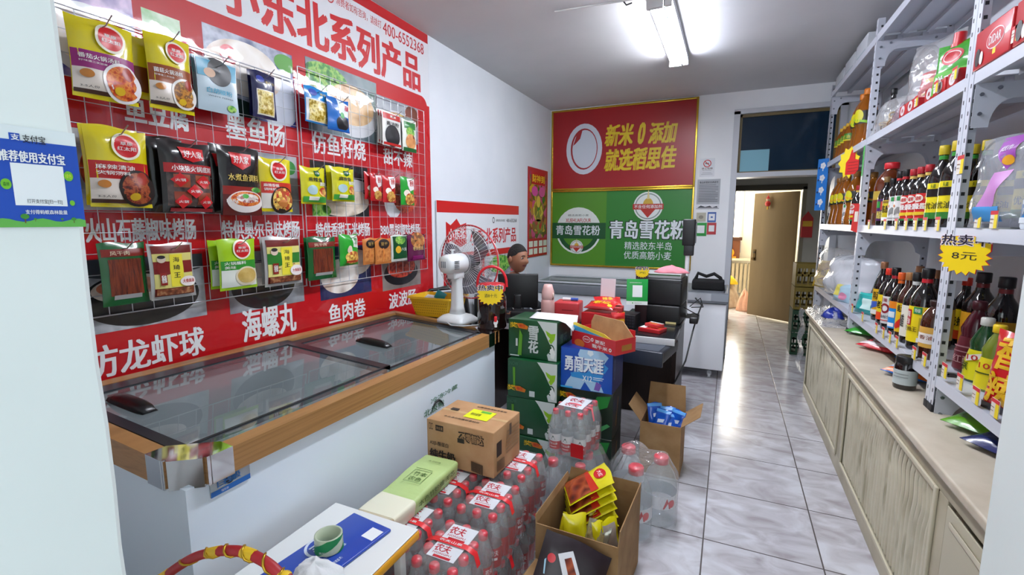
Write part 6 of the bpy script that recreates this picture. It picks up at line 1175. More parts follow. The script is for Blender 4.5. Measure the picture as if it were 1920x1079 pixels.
# the far open carton with blue packets
t = open_carton('open brown carton of blue packets on the floor beside the desk', (-.315, 2.99, 0), R(-1), .24, .26, .33, [('b', .17, .12), ('r', .13, .9), ('l', .12, .7)])
heap('packing_paper', 'brown packing paper filling the carton of blue packets', 'paper', (-.315, 2.99, .005), .10, .115, .24, mix(('6a5030', '8a6a44'), 14, .9, bump=.4), 78)
PBL = C('1450b4', .22, coat=.6, bump=.3, bscale=10)
for k, (x, y, z, a, c_) in enumerate(((-.36, 3.03, .24, -20, 30), (-.30, 3.02, .23, -25, 0), (-.25, 3.0, .225, -20, -30), (-.28, 2.94, .22, -40, 10), (-.34, 2.96, .23, -30, -20))):
    flat('blue_packet', ('blue packet standing highest in the carton beside the desk', 'blue packet in the middle at the back of that carton', 'blue packet at the aisle side of that carton', 'blue packet lying at the front aisle corner of that carton', 'blue packet lying at the front inner corner of that carton')[k], 'snack packet', (x, y, z), .10, .15, .03, PBL, [('p', C('c8d4e4', .3), [(-.2, .4), (.2, .45), (.25, .6), (-.2, .55)]), ('r', C('5aa0e0', .3), -.48, .48, .85, .98)], (R(a), 0, R(c_)), 'blue packets', 90+k)
# ================================================================== RIGHT SIDE: low cabinet, shelving and groceries
CT = .77; M_CAB = mix(('a39a82', 'b3aa92', 'bdb49c'), 5, .5); M_CTOP = mix(('b9ad98', 'c6baa6', 'cfc5b2'), 7, .4); M_RIB = mix(('a59c82', 'c4bca4', 'cdc6b0', '968d72'), 9, .5, stretch=(1, 1, .3))
cab = thing('low_cabinet', 'long low cream cabinet with wavy ribbed panels under the metal shelving', 'cabinet', (.70, .30, 0)); CL = 4.60
MB().box(.012, XR-.70-.002, .0, CL, .0, .735, M_CAB).build('body', cab); MB().box(-.045, XR-.70-.002, -.02, CL+.02, .737, CT, M_CTOP, .008).build('counter_top', cab)
b = MB(); b.box(-.012, .0119, 0, CL, 0, .10, M_CAB, .003).box(-.012, .0119, 0, CL, .66, .736, M_CAB, .003)
for y in (.0, 1.57, 2.98, CL-.08): b.box(-.012, .0119, y, y+(.07 if y != 2.98 else .13), .1, .66, M_CAB, .003)
b.build('face_frame', cab)
def ribbed(y0, y1):
    p = MB(); k = 34; z0, z1 = .115, .645; n = round((y1-y0)/.038)
    p.box(-.003, -.0005, y0, y1, z0, z1, mix(('6a6048', '7d745a', '564e3c'), 12, .6))
    for i in range(n):
        yc = y0+(i+.5)*(y1-y0)/n; vs = []
        for j in range(k+1):
            z = z0+(z1-z0)*j/k; q = max(0, 1-(z1-z)/.26); e = min(1, (z1-z)/.03)
            c = yc+e*(.034*q*sin(9*yc+1)+.016*q*sin(z*34+7*yc)+.005*sin(5*yc+6*z)); c = min(max(c, y0+.013), y1-.013)
            vs += [(x, c+d, z) for x, d in ((-.003, -.0135), (-.0085, -.009), (-.0105, 0), (-.0085, .009), (-.003, .0135))]
        p.add(vs, [(j*5+m, (j+1)*5+m, (j+1)*5+m+1, j*5+m+1) for j in range(k) for m in range(4)], M_RIB, True)
    d = p.build('door_panel', cab)
    f = MB()
    for a in ((y0-.02, y0, .095, .665), (y1, y1+.02, .095, .665), (y0, y1, .645, .665), (y0, y1, .095, .115)): f.box(-.022, -.012, a[0], a[1], a[2], a[3], C('c6bea6', .45), .003)
    f.build('door_edge', d)
ribbed(1.66, 2.96); ribbed(3.13, CL-.10)
d = MB().box(-.020, -.0125, .09, 1.55, .10, .655, C('b5ae96', .45), .004).build('door_panel', cab); MB().box(-.026, -.0202, .13, 1.51, .60, .62, C('c6bea6', .45), .003).build('door_edge', d)
# ---- shelving
M_SH = C('ced2dc', .38, coat=.2); M_SHU = C('c0c4ce', .4); M_SLOT = C('2a2c32', .7)
XF, XB_ = .80, 1.19; SZ = (.925, 1.525, 2.105, 2.76)
def post(t, x, y, z0, z1, fx, fy, n0=0):
    """an L of slotted steel: one flange faces the aisle, the other crosses it"""
    p = MB(); e = .0022; w = .038; y1 = y+fy*w; x1 = x+fx*w
    p.box(min(x, x+fx*e), max(x, x+fx*e), min(y, y1), max(y, y1), z0, z1, M_SH).box(min(x+fx*e, x1), max(x+fx*e, x1), min(y, y+fy*e), max(y, y+fy*e), z0, z1, M_SH)
    k = int((z1-z0)/.05)
    for i in range(k):
        z = z0+.03+.05*i; yc = y+fy*w*.62; xo = x-fx*.0004; p.add([(xo, yc-.004, z), (xo, yc+.004, z), (xo, yc+.004, z+.016), (xo, yc-.004, z+.016)], [(0, 3, 2, 1) if fx > 0 else (0, 1, 2, 3)], M_SLOT)
        xc = x+fx*w*.6
        for s in (-.0006, e+.0006): yo = y+fy*s; p.add([(xc-.006, yo, z), (xc+.006, yo, z), (xc+.006, yo, z+.014), (xc-.006, yo, z+.014)], [(0, 1, 2, 3), ], M_SLOT)
    o = p.build('post', t)
    f = MB(); f.box(min(x-.004*fx, x1+.004*fx), max(x-.004*fx, x1+.004*fx), min(y-.004*fy, y1+.004*fy), max(y-.004*fy, y1+.004*fy), z0-.001, z0+.03, C('1a1a20', .6), .003); f.build('rubber_foot', o); return o
def shelf(t, y0, y1, z, lip=.045):
    s = MB(); s.box(XF+.003, XB_, y0, y1, z-.004, z, M_SHU)
    s.box(XF+.001, XF+.003, y0, y1, z-lip, z+.001, M_SH).box(XB_, XB_+.002, y0, y1, z-lip, z+.001, M_SH).box(XF+.003, XF+.018, y0, y1, z-lip, z-lip+.002, M_SHU)
    for x in (XF+.12, XF+.25): s.box(x, x+.03, y0+.01, y1-.01, z-.028, z-.0041, M_SHU)
    return s.build('shelf', t)
def gusset(t, y, z, s):
    """rounded steel corner plate under a shelf end"""
    g = MB(); pts = [(0, 0), (XB_-XF-.01, 0), (XB_-XF-.01, -.16)] + [(XB_-XF-.05+.0-.04*sin(a*pi/12)*0-.06*(1-cos(a*pi/12)), -.16+.1*sin(a*pi/12)) for a in range(1, 7)] + [(.11-.06*sin(a*pi/12)*1, -.06-.1*(1-cos(a*pi/12))) for a in range(0, 7)] + [(.04, -.16), (0, -.16)]
    g.at((XF+.004, y, z-.005)).prism(pts, -.001, .001, M_SHU)
    for x, zz in ((.02, -.04), (.07, -.02), (.02, -.11), (.3, -.02), (.36, -.1)): g.cyl((x, -.006, zz), (x, .006, zz), .007, C('8d929c', .3, .8), 8)
    g.build('corner_plate', t)
YA, YBp, YC = 5.55, 4.0, 2.46
u1 = thing('shelving_unit', 'long grey slotted metal shelving unit between the double post and the back wall', 'shelving', (0, 0, 0)); u2 = thing('shelving_unit', 'grey slotted metal shelving unit beside the entrance pier, near side of the double post', 'shelving', (0, 0, 0))
for x, fx in ((XF, 1), (XB_+.003, -1)):
    post(u1, x, YA, .002, 2.83, fx, -1); post(u1, x, YBp-.02, CT+.001, 2.86, fx, 1); post(u1, x, YC+.004, CT+.001, 2.86, fx, 1); post(u2, x, YC, CT+.001, 2.86, fx, -1); post(u2, x, 1.0, CT+.001, 2.86, fx, 1)
for z in SZ:
    shelf(u1, YBp+.022, YA-.04, z); shelf(u1, YC+.045, YBp-.022, z); shelf(u2, 1.04, YC-.04, z)
    for y in (YA-.05, YBp+.03, YBp-.03, YC+.055): gusset(u1, y, z-.04, 1)
    gusset(u2, YC-.05, z-.04, 1)
for u in (u1, u2): u.location = (0, 0, 0)
cp = MB(); cp.box(.775, .90, 2.37, 2.53, CT-.0, CT+.0, M_KRAFT)
# ---- bottles
def mk(name, label, cat, H, r, glass, cap, lab, D, neck=None, kind='soy', group=None, band=None):
    t = thing(name, label, cat, (0, 0, -5), 0, group)
    if kind == 'soy': pr = [(r*.92, 0), (r, .01), (r, H*.58), (r*.93, H*.64), (r*.7, H*.72), (r*.42, H*.79), (r*.36, H*.84), (r*.36, H*.9)]; cpz = [(r*.42, H*.885), (r*.44, H*.89), (r*.44, H*.99), (r*.4, H)]
    elif kind == 'oil': pr = [(r*.9, 0), (r, .012), (r*.97, H*.12), (r*.8, H*.34), (r*.97, H*.42), (r, H*.56), (r*.9, H*.68), (r*.6, H*.8), (r*.34, H*.87), (r*.3, H*.92)]; cpz = [(r*.36, H*.90), (r*.38, H*.905), (r*.38, H*.985), (r*.33, H)]
    elif kind == 'jug': pr = [(r*.95, 0), (r, .012), (r, H*.62), (r*.93, H*.72), (r*.6, H*.84), (r*.42, H*.88), (r*.42, H*.91)]; cpz = [(r*.48, H*.90), (r*.5, H*.905), (r*.5, H*.985), (r*.46, H)]
    elif kind == 'jar': pr = [(r*.93, 0), (r, .008), (r, H*.7), (r*.9, H*.78), (r*.8, H*.82)]; cpz = [(r*.9, H*.80), (r*.92, H*.81), (r*.92, H*.98), (r*.86, H)]
    else: pr = [(r*.9, 0), (r, .01), (r*.96, H*.3), (r*.74, H*.5), (r*.8, H*.62), (r*.5, H*.78), (r*.3, H*.86), (r*.28, H*.9)]; cpz = [(r*.34, H*.88), (r*.38, H*.885), (r*.38, H*.985), (r*.33, H)]
    z0, z1 = {'soy': (.10, .54), 'oil': (.40, .62), 'jug': (.2, .55), 'jar': (.15, .6), 'curvy': (.04, .3)}[kind]
    rr = r+.0008; lp = [(rr, z0*H), (rr, z1*H)]
    if kind == 'oil': lp = [(r*.985, .42*H), (rr, .56*H), (r*.96, .63*H)]
    if kind == 'curvy': lp = [(rr, .04*H), (r*.975, .3*H), (r*.77, .5*H)]
    bottle_parts(t, pr, glass, cap, cpz, lab, lp, D, neck=(band, [(r*.375, H*.80), (r*.375, H*.875)]) if band else None)
    return t
DKG = C('100b0c', .05, coat=.7); AMB = C('3a1608', .06, coat=.7); OIL = film('oil_plastic', tint='e8a040', haze=.4, ior=1.5, rough=.05, hazecol='c07a22'); TEA = C('5a2408', .06, coat=.7); GRG = C('12401c', .1, coat=.6); BUR = C('4a0e1c', .15, coat=.4)
PL = {}
def put(kind, x, y, z, label, rz=-52, group=None, sc=None):
    if kind not in PL: PL[kind] = protos[kind](label, group); o = PL[kind]; o.location = (x, y, z+.001); o.rotation_euler = (0, 0, R(rz)); return o
    return dup(PL[kind], (x, y, z+.001), R(rz), label, group)
TX = lambda s, c, *a: ('t', C(c, .4), s, *a)
protos = {
 'vinegar_jug': lambda l, g: mk('vinegar_jug', l, 'bottle', .40, .082, TEA, C('c8202a', .35), C('b89a3a', .4), [('r', C('6a2412', .4), -.5, .5, .0, .6)], kind='jug', band=M_WHITE, group=g),
 'purple': lambda l, g: mk('sauce_bottle', l, 'bottle', .30, .038, DKG, C('8a6a3a', .4), C('4a1c5a', .4), [('r', C('2f8a3a', .4), -.4, .0, .6, .9), ('r', C('c8442a', .4), .05, .45, .5, .9), TX('醋', 'd8c85a', -.2, .2, .1, .45)], group=g),
 'yellowbox': lambda l, g: mk('sauce_bottle', l, 'bottle', .28, .04, DKG, C('141416', .4), C('c8b41c', .4), [('r', C('8a6a2a', .4), -.4, .4, .86, .97), TX('陈醋', '3a2a0a', -.3, .3, .4, .75), ('r', M_PAPER, -.3, .3, .03, .18)], group=g),
 'white': lambda l, g: mk('sauce_bottle', l, 'bottle', .31, .04, DKG, C('1a1416', .4), C('dcdcd8', .4), [('r', C('2f8a4a', .4), -.1, .1, .8, .97), TX('东古', 'c8281c', -.45, -.2, .8, .95), ('e', C('d87a2a', .4), -.3, .6, .1, .1), ('p', C('8a8a86', .5), [(-.2, .2), (0, .3), (.2, .25), (.3, .5), (.0, .55), (-.2, .4)]), ('r', C('9a9a98', .5), -.3, .3, .08, .12)], band=C('b8242a', .4), group=g),
 'red': lambda l, g: mk('soy_bottle', l, 'bottle', .30, .042, DKG, C('b01c28', .4), C('c8201c', .4), [('e', C('e6e2d8', .4), -.15, .82, .28, .2), TX('味极鲜', 'c8281c', -.35, .05, .74, .9), ('e', C('d8a82a', .4), .32, .84, .14, .12), TX('特级酱油', 'f0eeea', -.46, .46, .42, .64, 2), ('p', C('e0c02a', .4), [(-.4, .18), (.4, .22), (.45, .32), (-.3, .32)]), ('r', C('2f7a3a', .4), -.5, .5, 0, .08)], band=C('d8b45a', .4), group=g),
 'yellow': lambda l, g: mk('soy_bottle', l, 'bottle', .37, .046, DKG, C('c8b01c', .4), C('e6d414', .4), [('r', C('2c7a2c', .4), -.5, .5, .0, .18), ('r', C('0f0b0a', .3), -.5, .5, .62, .84), TX('头道', '2c5a1a', -.1, .1, .86, .97), TX('优油', '3a3a14', -.26, .26, .28, .46, 1)], band=C('2c8a2c', .4), group=g),
 'oil': lambda l, g: mk('oil_bottle', l, 'bottle', .38, .062, OIL, C('8a5a1c', .4), C('141408', .4), [('e', C('d8d01c', .4), .0, .6, .2, .26), ('p', C('e88a1c', .4), [(-.4, .5), (.4, .1), (.4, .3), (-.4, .62)]), ('p', C('8ac81c', .4), [(.0, .3), (.4, .1), (.4, .2)])], kind='oil', group=g),
 'oil2': lambda l, g: mk('oil_bottle', l, 'bottle', .29, .05, OIL, C('d8a81c', .4), C('2f7a1c', .4), [TX('豆油', 'd8d84a', -.3, .3, .3, .8), ('r', C('d8c81c', .4), -.4, .4, .0, .2)], kind='oil', group=g),
 'oil3': lambda l, g: mk('oil_bottle', l, 'bottle', .46, .075, OIL, C('d87a1c', .4), C('16160a', .4), [('e', C('d8d01c', .4), .0, .6, .24, .3), ('p', C('8ac81c', .4), [(-.4, .4), (.4, .0), (.4, .2), (-.4, .52)])], kind='oil', group=g),
 'darkb': lambda l, g: mk('sauce_bottle', l, 'bottle', .33, .04, DKG, C('0c0c10', .4), C('5a5a62', .4), [('r', C('2a4a3a', .4), -.5, .5, 0, .3), TX('醋', 'd8d8d0', -.2, .2, .5, .9)], group=g),
 'b1': lambda l, g: mk('sauce_bottle', l, 'bottle', .345, .042, DKG, C('9a6a4a', .35, .3), C('d8a81c', .4), [('p', C('3a5ab0', .4), [(-.4, .2), (.4, .4), (.4, .55), (-.4, .5)]), TX('料酒', '2a1a0a', -.2, .2, .6, .9), ('r', C('e0e0dc', .4), -.4, .4, .02, .2)], group=g),
 'b2': lambda l, g: mk('sauce_bottle', l, 'bottle', .32, .042, DKG, C('d8301c', .4), C('e6c81c', .4), [('r', C('e0481c', .4), -.5, .5, 0, .3), TX('老抽', '141008', -.3, .3, .45, .75, 1.5)], band=C('2a2a2a', .4), group=g),
 'b3': lambda l, g: mk('soy_bottle', l, 'bottle', .335, .046, DKG, C('141012', .4), C('dedcd8', .4), [('g', C('8a1c24', .4), -.1, .56, .26, .26, .6), ('r', C('2f7a4a', .4), .1, .36, .82, .97), TX('生抽', '8a1c24', -.35, 0, .8, .95), ('r', C('c8201c', .4), -.4, .4, .1, .13), TX('金标生抽', '3a3a3a', -.3, .4, .2, .32)], band=C('a81c28', .4), group=g),
 'b4': lambda l, g: mk('sauce_bottle', l, 'bottle', .32, .04, DKG, C('e05a1c', .4), C('1c8ad8', .4), [('r', C('e0821c', .4), -.5, .5, .74, 1), ('r', C('d8e4ea', .4), -.3, .1, .4, .62), ('r', M_PAPER, -.3, .1, .06, .2)], band=C('e0641c', .4), group=g),
 'b5': lambda l, g: mk('sauce_bottle', l, 'bottle', .33, .04, AMB, C('b07a4a', .35, .3), C('e0b81c', .4), [('p', C('c8281c', .4), [(-.4, .2), (.2, .6), (.4, .6), (.4, .3), (-.2, .1)]), TX('蚝油', '2a1808', -.2, .2, .7, .95)], group=g),
 'b6': lambda l, g: mk('sauce_bottle', l, 'bottle', .34, .046, DKG, C('121214', .4), C('e2ddcf', .4), [('p', C('141216', .4), [(.1, .0), (.5, .2), (.5, .9), (.15, .8), (.3, .45)]), TX('酿造', '3a3a3a', -.4, -.1, .3, .7)], band=C('c8c8c4', .4), group=g),
 'b7': lambda l, g: mk('soy_bottle', l, 'bottle', .37, .054, DKG, C('0e0c0e', .4), C('ecd41a', .4), [('r', C('c01c22', .4), -.42, -.14, .46, .9), TX('鲜味', 'f0e8e0', -.38, -.18, .68, .86), TX('生抽', 'f0e8e0', -.38, -.18, .49, .66), ('r', C('1f8a4a', .4), -.06, .2, .8, .99), TX('特级', 'e8f0e8', -.02, .16, .84, .95, .5), ('e', C('c8281c', .4), .34, .9, .08, .06), TX('生抽王', '4a3a0a', -.4, .1, .3, .44), ('r', M_PAPER, .12, .4, .02, .14), ('r', C('b8a414', .4), .14, .42, .2, .7)], band=C('c01c2a', .4), group=g),
 'b8': lambda l, g: mk('sauce_bottle', l, 'bottle', .25, .048, AMB, C('2a1410', .4), C('d8a84a', .4), [('r', C('e8e2da', .4), -.4, .4, .2, .7), TX('香油', '8a3a1c', -.25, .25, .4, .6)], kind='jug', group=g),
 'soyback': lambda l, g: mk('soy_bottle', l, 'bottle', .36, .058, DKG, C('18131a', .4), C('c8901c', .4), [TX('酱油', 'a8281c', -.2, .2, .3, .7)], band=C('7a1c24', .4), group=g),
 'burg': lambda l, g: mk('wine_bottle', l, 'bottle', .30, .062, BUR, C('4a1420', .4), C('641826', .4), [('r', C('b88a90', .4), -.3, .3, .7, .74), ('r', C('b88a90', .4), -.3, .3, .55, .58), TX('红醋', 'c8a0a0', -.3, .3, .2, .45)], kind='curvy', group=g),
 'juice': lambda l, g: mk('vinegar_bottle', l, 'bottle', .255, .055, GRG, C('dcdcd4', .4), C('dcd41a', .35), [('p', C('e8e4e0', .4), [(-.2, .6), (.3, .8), (.3, .98), (-.2, .8)]), TX('101', 'b8281c', -.16, .26, .68, .86, 1.5), TX('京', '2a4a1a', -.4, -.1, .3, .6)], kind='curvy', group=g),
 'juicey': lambda l, g: mk('vinegar_bottle', l, 'bottle', .25, .052, C('6a7a1c', .1, coat=.6), C('ecc81a', .4), C('d8c81a', .35), [('r', C('3a4a1a', .4), -.3, .3, .5, .54), TX('101', 'b8281c', -.16, .26, .68, .86, 1.5)], kind='curvy', group=g),
 'jardark': lambda l, g: mk('sauce_jar', l, 'jar', .155, .045, DKG, C('101012', .4), C('b9c4c4', .5), [('r', C('8a9494', .5), -.3, .3, .7, .75), ('r', C('8a9494', .5), -.3, .3, .5, .55)], kind='jar', group=g),
 'tub': lambda l, g: mk('tissue_tub', l, 'tub', .13, .05, C('dfe6ea', .4), C('d8dee2', .4), C('2a78b8', .4), [TX('K.C', 'e8f0f4', -.3, .3, .5, .8, 1.5), ('r', C('e0e6ea', .4), -.5, .5, 0, .3)], kind='jar', group=g)}
S3, S1, S2 = SZ[1], SZ[0], SZ[2]
put('vinegar_jug', .925, 3.86, S3, 'big brown vinegar jug with red and white cap at the far post of the bay')
for k, (x, y) in enumerate(((.87, 3.70), (.97, 3.72), (1.07, 3.74))): put('purple', x, y, S3, 'brown capped bottle with purple label beside the big vinegar jug, ' + ('at the shelf lip', 'second row', 'against the wall')[k], -50, 'purple label bottles')
for k, (x, y) in enumerate(((.87, 3.57), (.97, 3.60))): put('yellowbox', x, y, S3, 'black capped bottle with yellow label between purple and white labels, ' + ('at the shelf lip', 'second row')[k], -50, 'yellow label vinegar bottles')
for k, (x, y) in enumerate(((.87, 3.45), (.87, 3.345), (.97, 3.47), (.97, 3.36), (1.07, 3.4))): put('white', x, y, S3, 'dark bottle with white herb label, ' + ('at the lip next to the yellow label', 'at the lip next to the red labels', 'second row towards the jug', 'second row towards the red labels', 'back row')[k], -50, 'white label bottles')
i = 0
for r_, x in enumerate((.87, .97, 1.07)):
    for c_, y in enumerate((3.22, 3.11, 3.0)):
        put('red', x, y+.02*r_, S3, 'red labelled soy bottle with red cap, ' + ('next to the white labels', 'in the middle of its row', 'next to the tall yellow labels')[c_] + ', ' + ('lip row', 'second row', 'wall row')[r_], -50, 'red label soy bottles')
for k, (x, y) in enumerate(((.875, 2.86), (.875, 2.72), (.985, 2.88), (.985, 2.75), (1.09, 2.8))): put('yellow', x, y, S3, 'tall dark yellow labelled soy bottle, ' + ('at the lip by the red labels', 'at the lip by the double post', 'second row by the red labels', 'second row by the double post', 'wall row')[k], -50, 'tall yellow label soy bottles')
put('yellow', .95, 2.28, S3, 'tall dark soy bottle with yellow label standing behind the purple plastic bag', -50, 'tall yellow label soy bottles'); put('yellow', 1.07, 2.3, S3, 'tall dark soy bottle with yellow label, by the wall behind the purple bag', -50, 'tall yellow label soy bottles')
for k, (x, y) in enumerate(((.89, 5.28), (.89, 5.12), (.89, 4.95), (.89, 4.62), (1.03, 5.2), (1.03, 5.0), (1.03, 4.75))): put('oil', x, y, S3, 'cooking oil bottle with black label and yellow oval, ' + ('first at the lip from far post', 'second at the lip from far post', 'third at the lip from far post', 'at the lip by the thumbs sign', 'back row by the far post', 'back row, middle', 'back row beside the thumbs up sign')[k], -55, 'cooking oil bottles on the middle shelf').scale = (1.08, 1.08, 1.1)
put('white', .885, 4.79, S3, 'dark bottle with white label standing among the cooking oil bottles', -55); put('red', .88, 4.47, S3, 'red labelled bottle between the cooking oil and the shelf post', -50)
for k, (x, y) in enumerate(((.88, 5.42), (.97, 5.42), (1.1, 5.4))): put('darkb', x, y, S3, 'black capped dark bottle at the far post, ' + ('lip row', 'second row', 'wall row')[k], -55, 'dark bottles at the far post')
for k, y in enumerate((5.36, 5.23, 5.10, 4.97)): put('oil2', .885, y, S2, 'small cooking oil bottle with green label on the upper shelf, ' + ordw(k) + ' from the far post', -55, 'small oil bottles on the upper shelf')
put('oil3', .91, 4.62, S2, 'large cooking oil bottle with orange cap on the upper shelf by the post', -55); put('oil3', .92, 4.80, S2, 'large cooking oil bottle with orange cap, between the small oil bottles and its twin', -55)
put('darkb', .95, 4.1, S2, 'dark capped bottle on the upper shelf close behind the shelf post', -55)
# bottom shelf row
for kd, x, y, l in (('b1', .90, 3.69, 'dark bottle with brown metal cap and yellow blue label beside the teal wipes'), ('b2', .89, 3.53, 'dark bottle with red cap and yellow orange label in the bottom row'), ('b3', .885, 3.39, 'dark bottle with white label and maroon ring in the bottom row'), ('b4', .88, 3.26, 'dark bottle with orange neck and blue label in the bottom row'), ('b5', .885, 3.155, 'amber bottle with yellow and red label in the bottom row'), ('b6', .885, 3.045, 'dark bottle with cream label and black curve in the bottom row'), ('b7', .885, 2.91, 'largest dark soy bottle with bright yellow label near the double post'), ('b8', .875, 2.73, 'small amber bottle with dark cap next to the double post'),
    ('b1', 1.0, 3.42, 'second row bottle with brown metal cap behind the red capped one'), ('b1', 1.0, 3.17, 'second row bottle with brown metal cap behind the blue label'), ('b4', 1.0, 3.3, 'second row bottle with orange neck behind the maroon ring label'), ('b5', 1.0, 3.03, 'second row amber bottle behind the yellow and red label'), ('b2', 1.1, 3.1, 'wall row bottle with red cap on the bottom shelf')):
    put(kd, x, y, S1, l, -48).scale = (1.06, 1.06, 1.08)
for k, (x, y) in enumerate(((1.06, 2.83), (1.06, 2.63), (1.06, 2.12))): put('soyback', x, y, S1, 'tall dark soy bottle with maroon neck by the wall, ' + ('behind the small amber bottle', 'behind the burgundy bottle', 'behind the red bag')[k], -50, 'tall dark bottles behind the green ones').scale = (1.05, 1.05, 1.1)
put('burg', .955, 2.55, S1, 'burgundy curvy bottle by the double post on the bottom shelf')
put('juice', .93, 2.405, S1, 'green and yellow curvy vinegar bottle with white cap, beside the burgundy one'); put('juicey', .92, 2.285, S1, 'olive and yellow curvy vinegar bottle with yellow cap'); put('juice', 1.03, 2.30, S1, 'green and yellow curvy vinegar bottle with white cap, second row'); put('juicey', 1.06, 2.42, S1, 'olive curvy vinegar bottle with yellow cap by the wall post')
put('jardark', .79, 2.73, CT, 'dark sauce jar with pale label standing on the cabinet top by the double post', -40)
for k, (x, y) in enumerate(((.88, 2.03), (.88, 1.92), (.98, 2.0), (.98, 1.9))): put('tub', x, y, S3, 'blue and white tub on middle shelf near the purple bag, ' + ('lip row far one', 'lip row near one', 'second row far one', 'second row near one')[k], -50, 'blue and white tubs')
# ---- bags and boxes on the shelves
def rbag(name, label, cat, c, w, h, d, m, D, rot, seed): return bag(name, label, cat, w, h, d, m, D, c, 0, None, rot, seed)
CL_ = film('clear_bag', haze=.16, rough=.2, bump=.5, bscale=16, ior=1.6)
RP = C('b8181e', .3)
c = onx(1850, 335, .84); rbag('plastic_bag', 'clear plastic bag with purple and pink print hanging at the middle shelf', 'plastic bag', (.845, 2.13, S3+.005), .40, .31, .10, film('milky_bag', haze=.36, rough=.15, bump=.8, bscale=9, hazecol='c4c8d0'), [('p', C('9a4aa8', .4), [(-.2, .97), (.12, .97), (.10, .72), (-.0, .60), (-.1, .74)]), ('p', C('c88ac8', .4), [(-.1, .58), (.08, .60), (-.08, .2), (-.26, .2)]), ('p', C('4a9ad8', .4), [(-.36, .06), (.0, .06), (.0, .22), (-.28, .22)]), ('e', C('e0a01c', .4), .02, .7, .07, .04), ('t', M_WHITE, '纸巾', -.1, .06, .8, .86)], (R(-4), 0, R(-78)), 101)
rbag('wipes_pack', 'teal wet wipes pack lying on the bottom shelf beside the bottles', 'wipes pack', (.87, 3.88, S1+.002), .20, .145, .07, C('1a9a98', .3, coat=.4), [('r', C('c8e4e0', .4), -.1, .3, .2, .7), ('r', C('2ab0a8', .4), -.45, .45, .85, .95)], (R(-14), 0, R(-62)), 102)
rbag('red_bag', 'red snack bag with yellow lettering on the bottom shelf by the entrance pier', 'snack bag', (.86, 1.96, S1+.002), .24, .27, .08, C('c4141c', .25, coat=.5, bump=.3, bscale=9), [('t', C('e0b01c', .4), '香', -.36, .0, .55, .95, 2), ('t', C('e0b01c', .4), '辣', -.40, .05, .12, .5, 2), ('r', C('1a1014', .4), -.48, .0, .0, .1)], (R(-6), 0, R(-66)), 103)
rbag('green_pouch', 'green spouted sauce pouch with red cap standing on the upper shelf', 'pouch', (.865, 2.80, S2+.004), .22, .225, .06, C('3a9a2a', .25, coat=.5, bump=.25, bscale=9), [('e', C('b8202a', .4), -.06, .7, .24, .15), ('e', C('e8e4e0', .4), -.06, .7, .2, .1), ('e', C('b8202a', .4), -.06, .7, .18, .085), ('r', C('5ab03a', .4), -.47, .47, .05, .45), ('t', M_WHITE, '鲜毛酱', -.4, .34, .16, .38, 1.5)], (R(-4), 0, R(-60)), 104)
MB().cyl((-.02, 0, .205), (-.02, 0, .262), .022, C('c81c24', .35), 14).cyl((-.02, 0, .20), (-.02, 0, .215), .027, C('c81c24', .35), 14).build('spout_cap', bpy.data.objects['green_pouch'])
rbag('cellophane_bag', 'tall clear crackly bag of red packets on the upper shelf', 'plastic bag', (.90, 3.24, S2+.004), .30, .37, .12, CL_, None, (R(-4), 0, R(-66)), 105)
for k in range(3): rbag('red_packet', 'red packet inside the tall clear bag, ' + ('lowest', 'middle', 'upper')[k], 'snack packet', (.905, 3.31-.05*k, S2+.008+.05*k), .14, .11, .03, RP, [('r', C('d8a81c', .4), -.3, .3, .4, .6)], (R(-12), 0, R(-66+10*k)), 110+k)
rbag('cellophane_bag', 'clear bag of dried rings lying on the upper shelf by the post', 'plastic bag', (.875, 3.76, S2+.004), .36, .22, .12, CL_, None, (R(-20), 0, R(-66)), 106)
b = MB(); rn = random.Random(8)
for k in range(26):
    a = rn.uniform(0, 3); b.at((rn.uniform(.86, .93), rn.uniform(3.64, 3.90), S2+.02+rn.uniform(0, .07)), (a, rn.uniform(0, 3), 0)); b.lathe([(.018, -.003), (.026, -.004), (.026, .004), (.018, .003), (.018, -.003)], C(('a88a6a', 'c8b494', '7a5a40')[k % 3], .7), 10)
q = b.build('dried_rings'); tag(q, 'heap of dried rings inside the clear bag by the shelf post', 'dried food'); q['kind'] = 'stuff'
rbag('cellophane_bag', 'pinkish clear bag of sweets lying between the dried rings and the red cartons', 'plastic bag', (.875, 3.50, S2+.03), .22, .12, .08, film('pink_bag', haze=.4, rough=.1, bump=.9, bscale=16, hazecol='b89aa8'), [('e', C('5a2a3a', .4), .1, .5, .18, .12)], (R(-30), 0, R(-66)), 107)
for k, y in enumerate((3.30, 3.18, 2.92, 2.80, 2.66)):
    sbox('red_carton', 'flat red snack carton along the upper shelf lip, ' + ('first from the pinkish bag', 'second from the pinkish bag', 'in front of the tall clear bag', 'beside the green pouch', 'under the green pouch front')[k], 'carton', (.835, y, S2+.002), .115, .05, .065, R(-90), C('b81c22', .35), [('e', C('e4dcdc', .4), .0, .55, .3, .22), ('t', C('b81c22', .4), '辣', -.12, .12, .38, .7)])
for k, (y, z) in enumerate(((2.30, 0), (2.02, 0))):
    sbox('snack_carton', ('red snack display carton with oval emblem on the upper shelf next to the double post', 'red snack display carton with oval emblem on the upper shelf by the entrance pier')[k], 'carton', (.865, y, S2+.002), .26, .14, .135, R(-90), C('c0202a', .35, coat=.3), [('e', C('e4dcdc', .4), .1, .55, .24, .13), ('e', C('c0202a', .4), .1, .55, .225, .115), ('t', M_WHITE, 'DIDAR', -.06, .26, .44, .66, 1), ('e', C('241a1a', .4), -.36, .3, .07, .12), ('e', C('e4dcdc', .4), -.24, .24, .05, .09)])
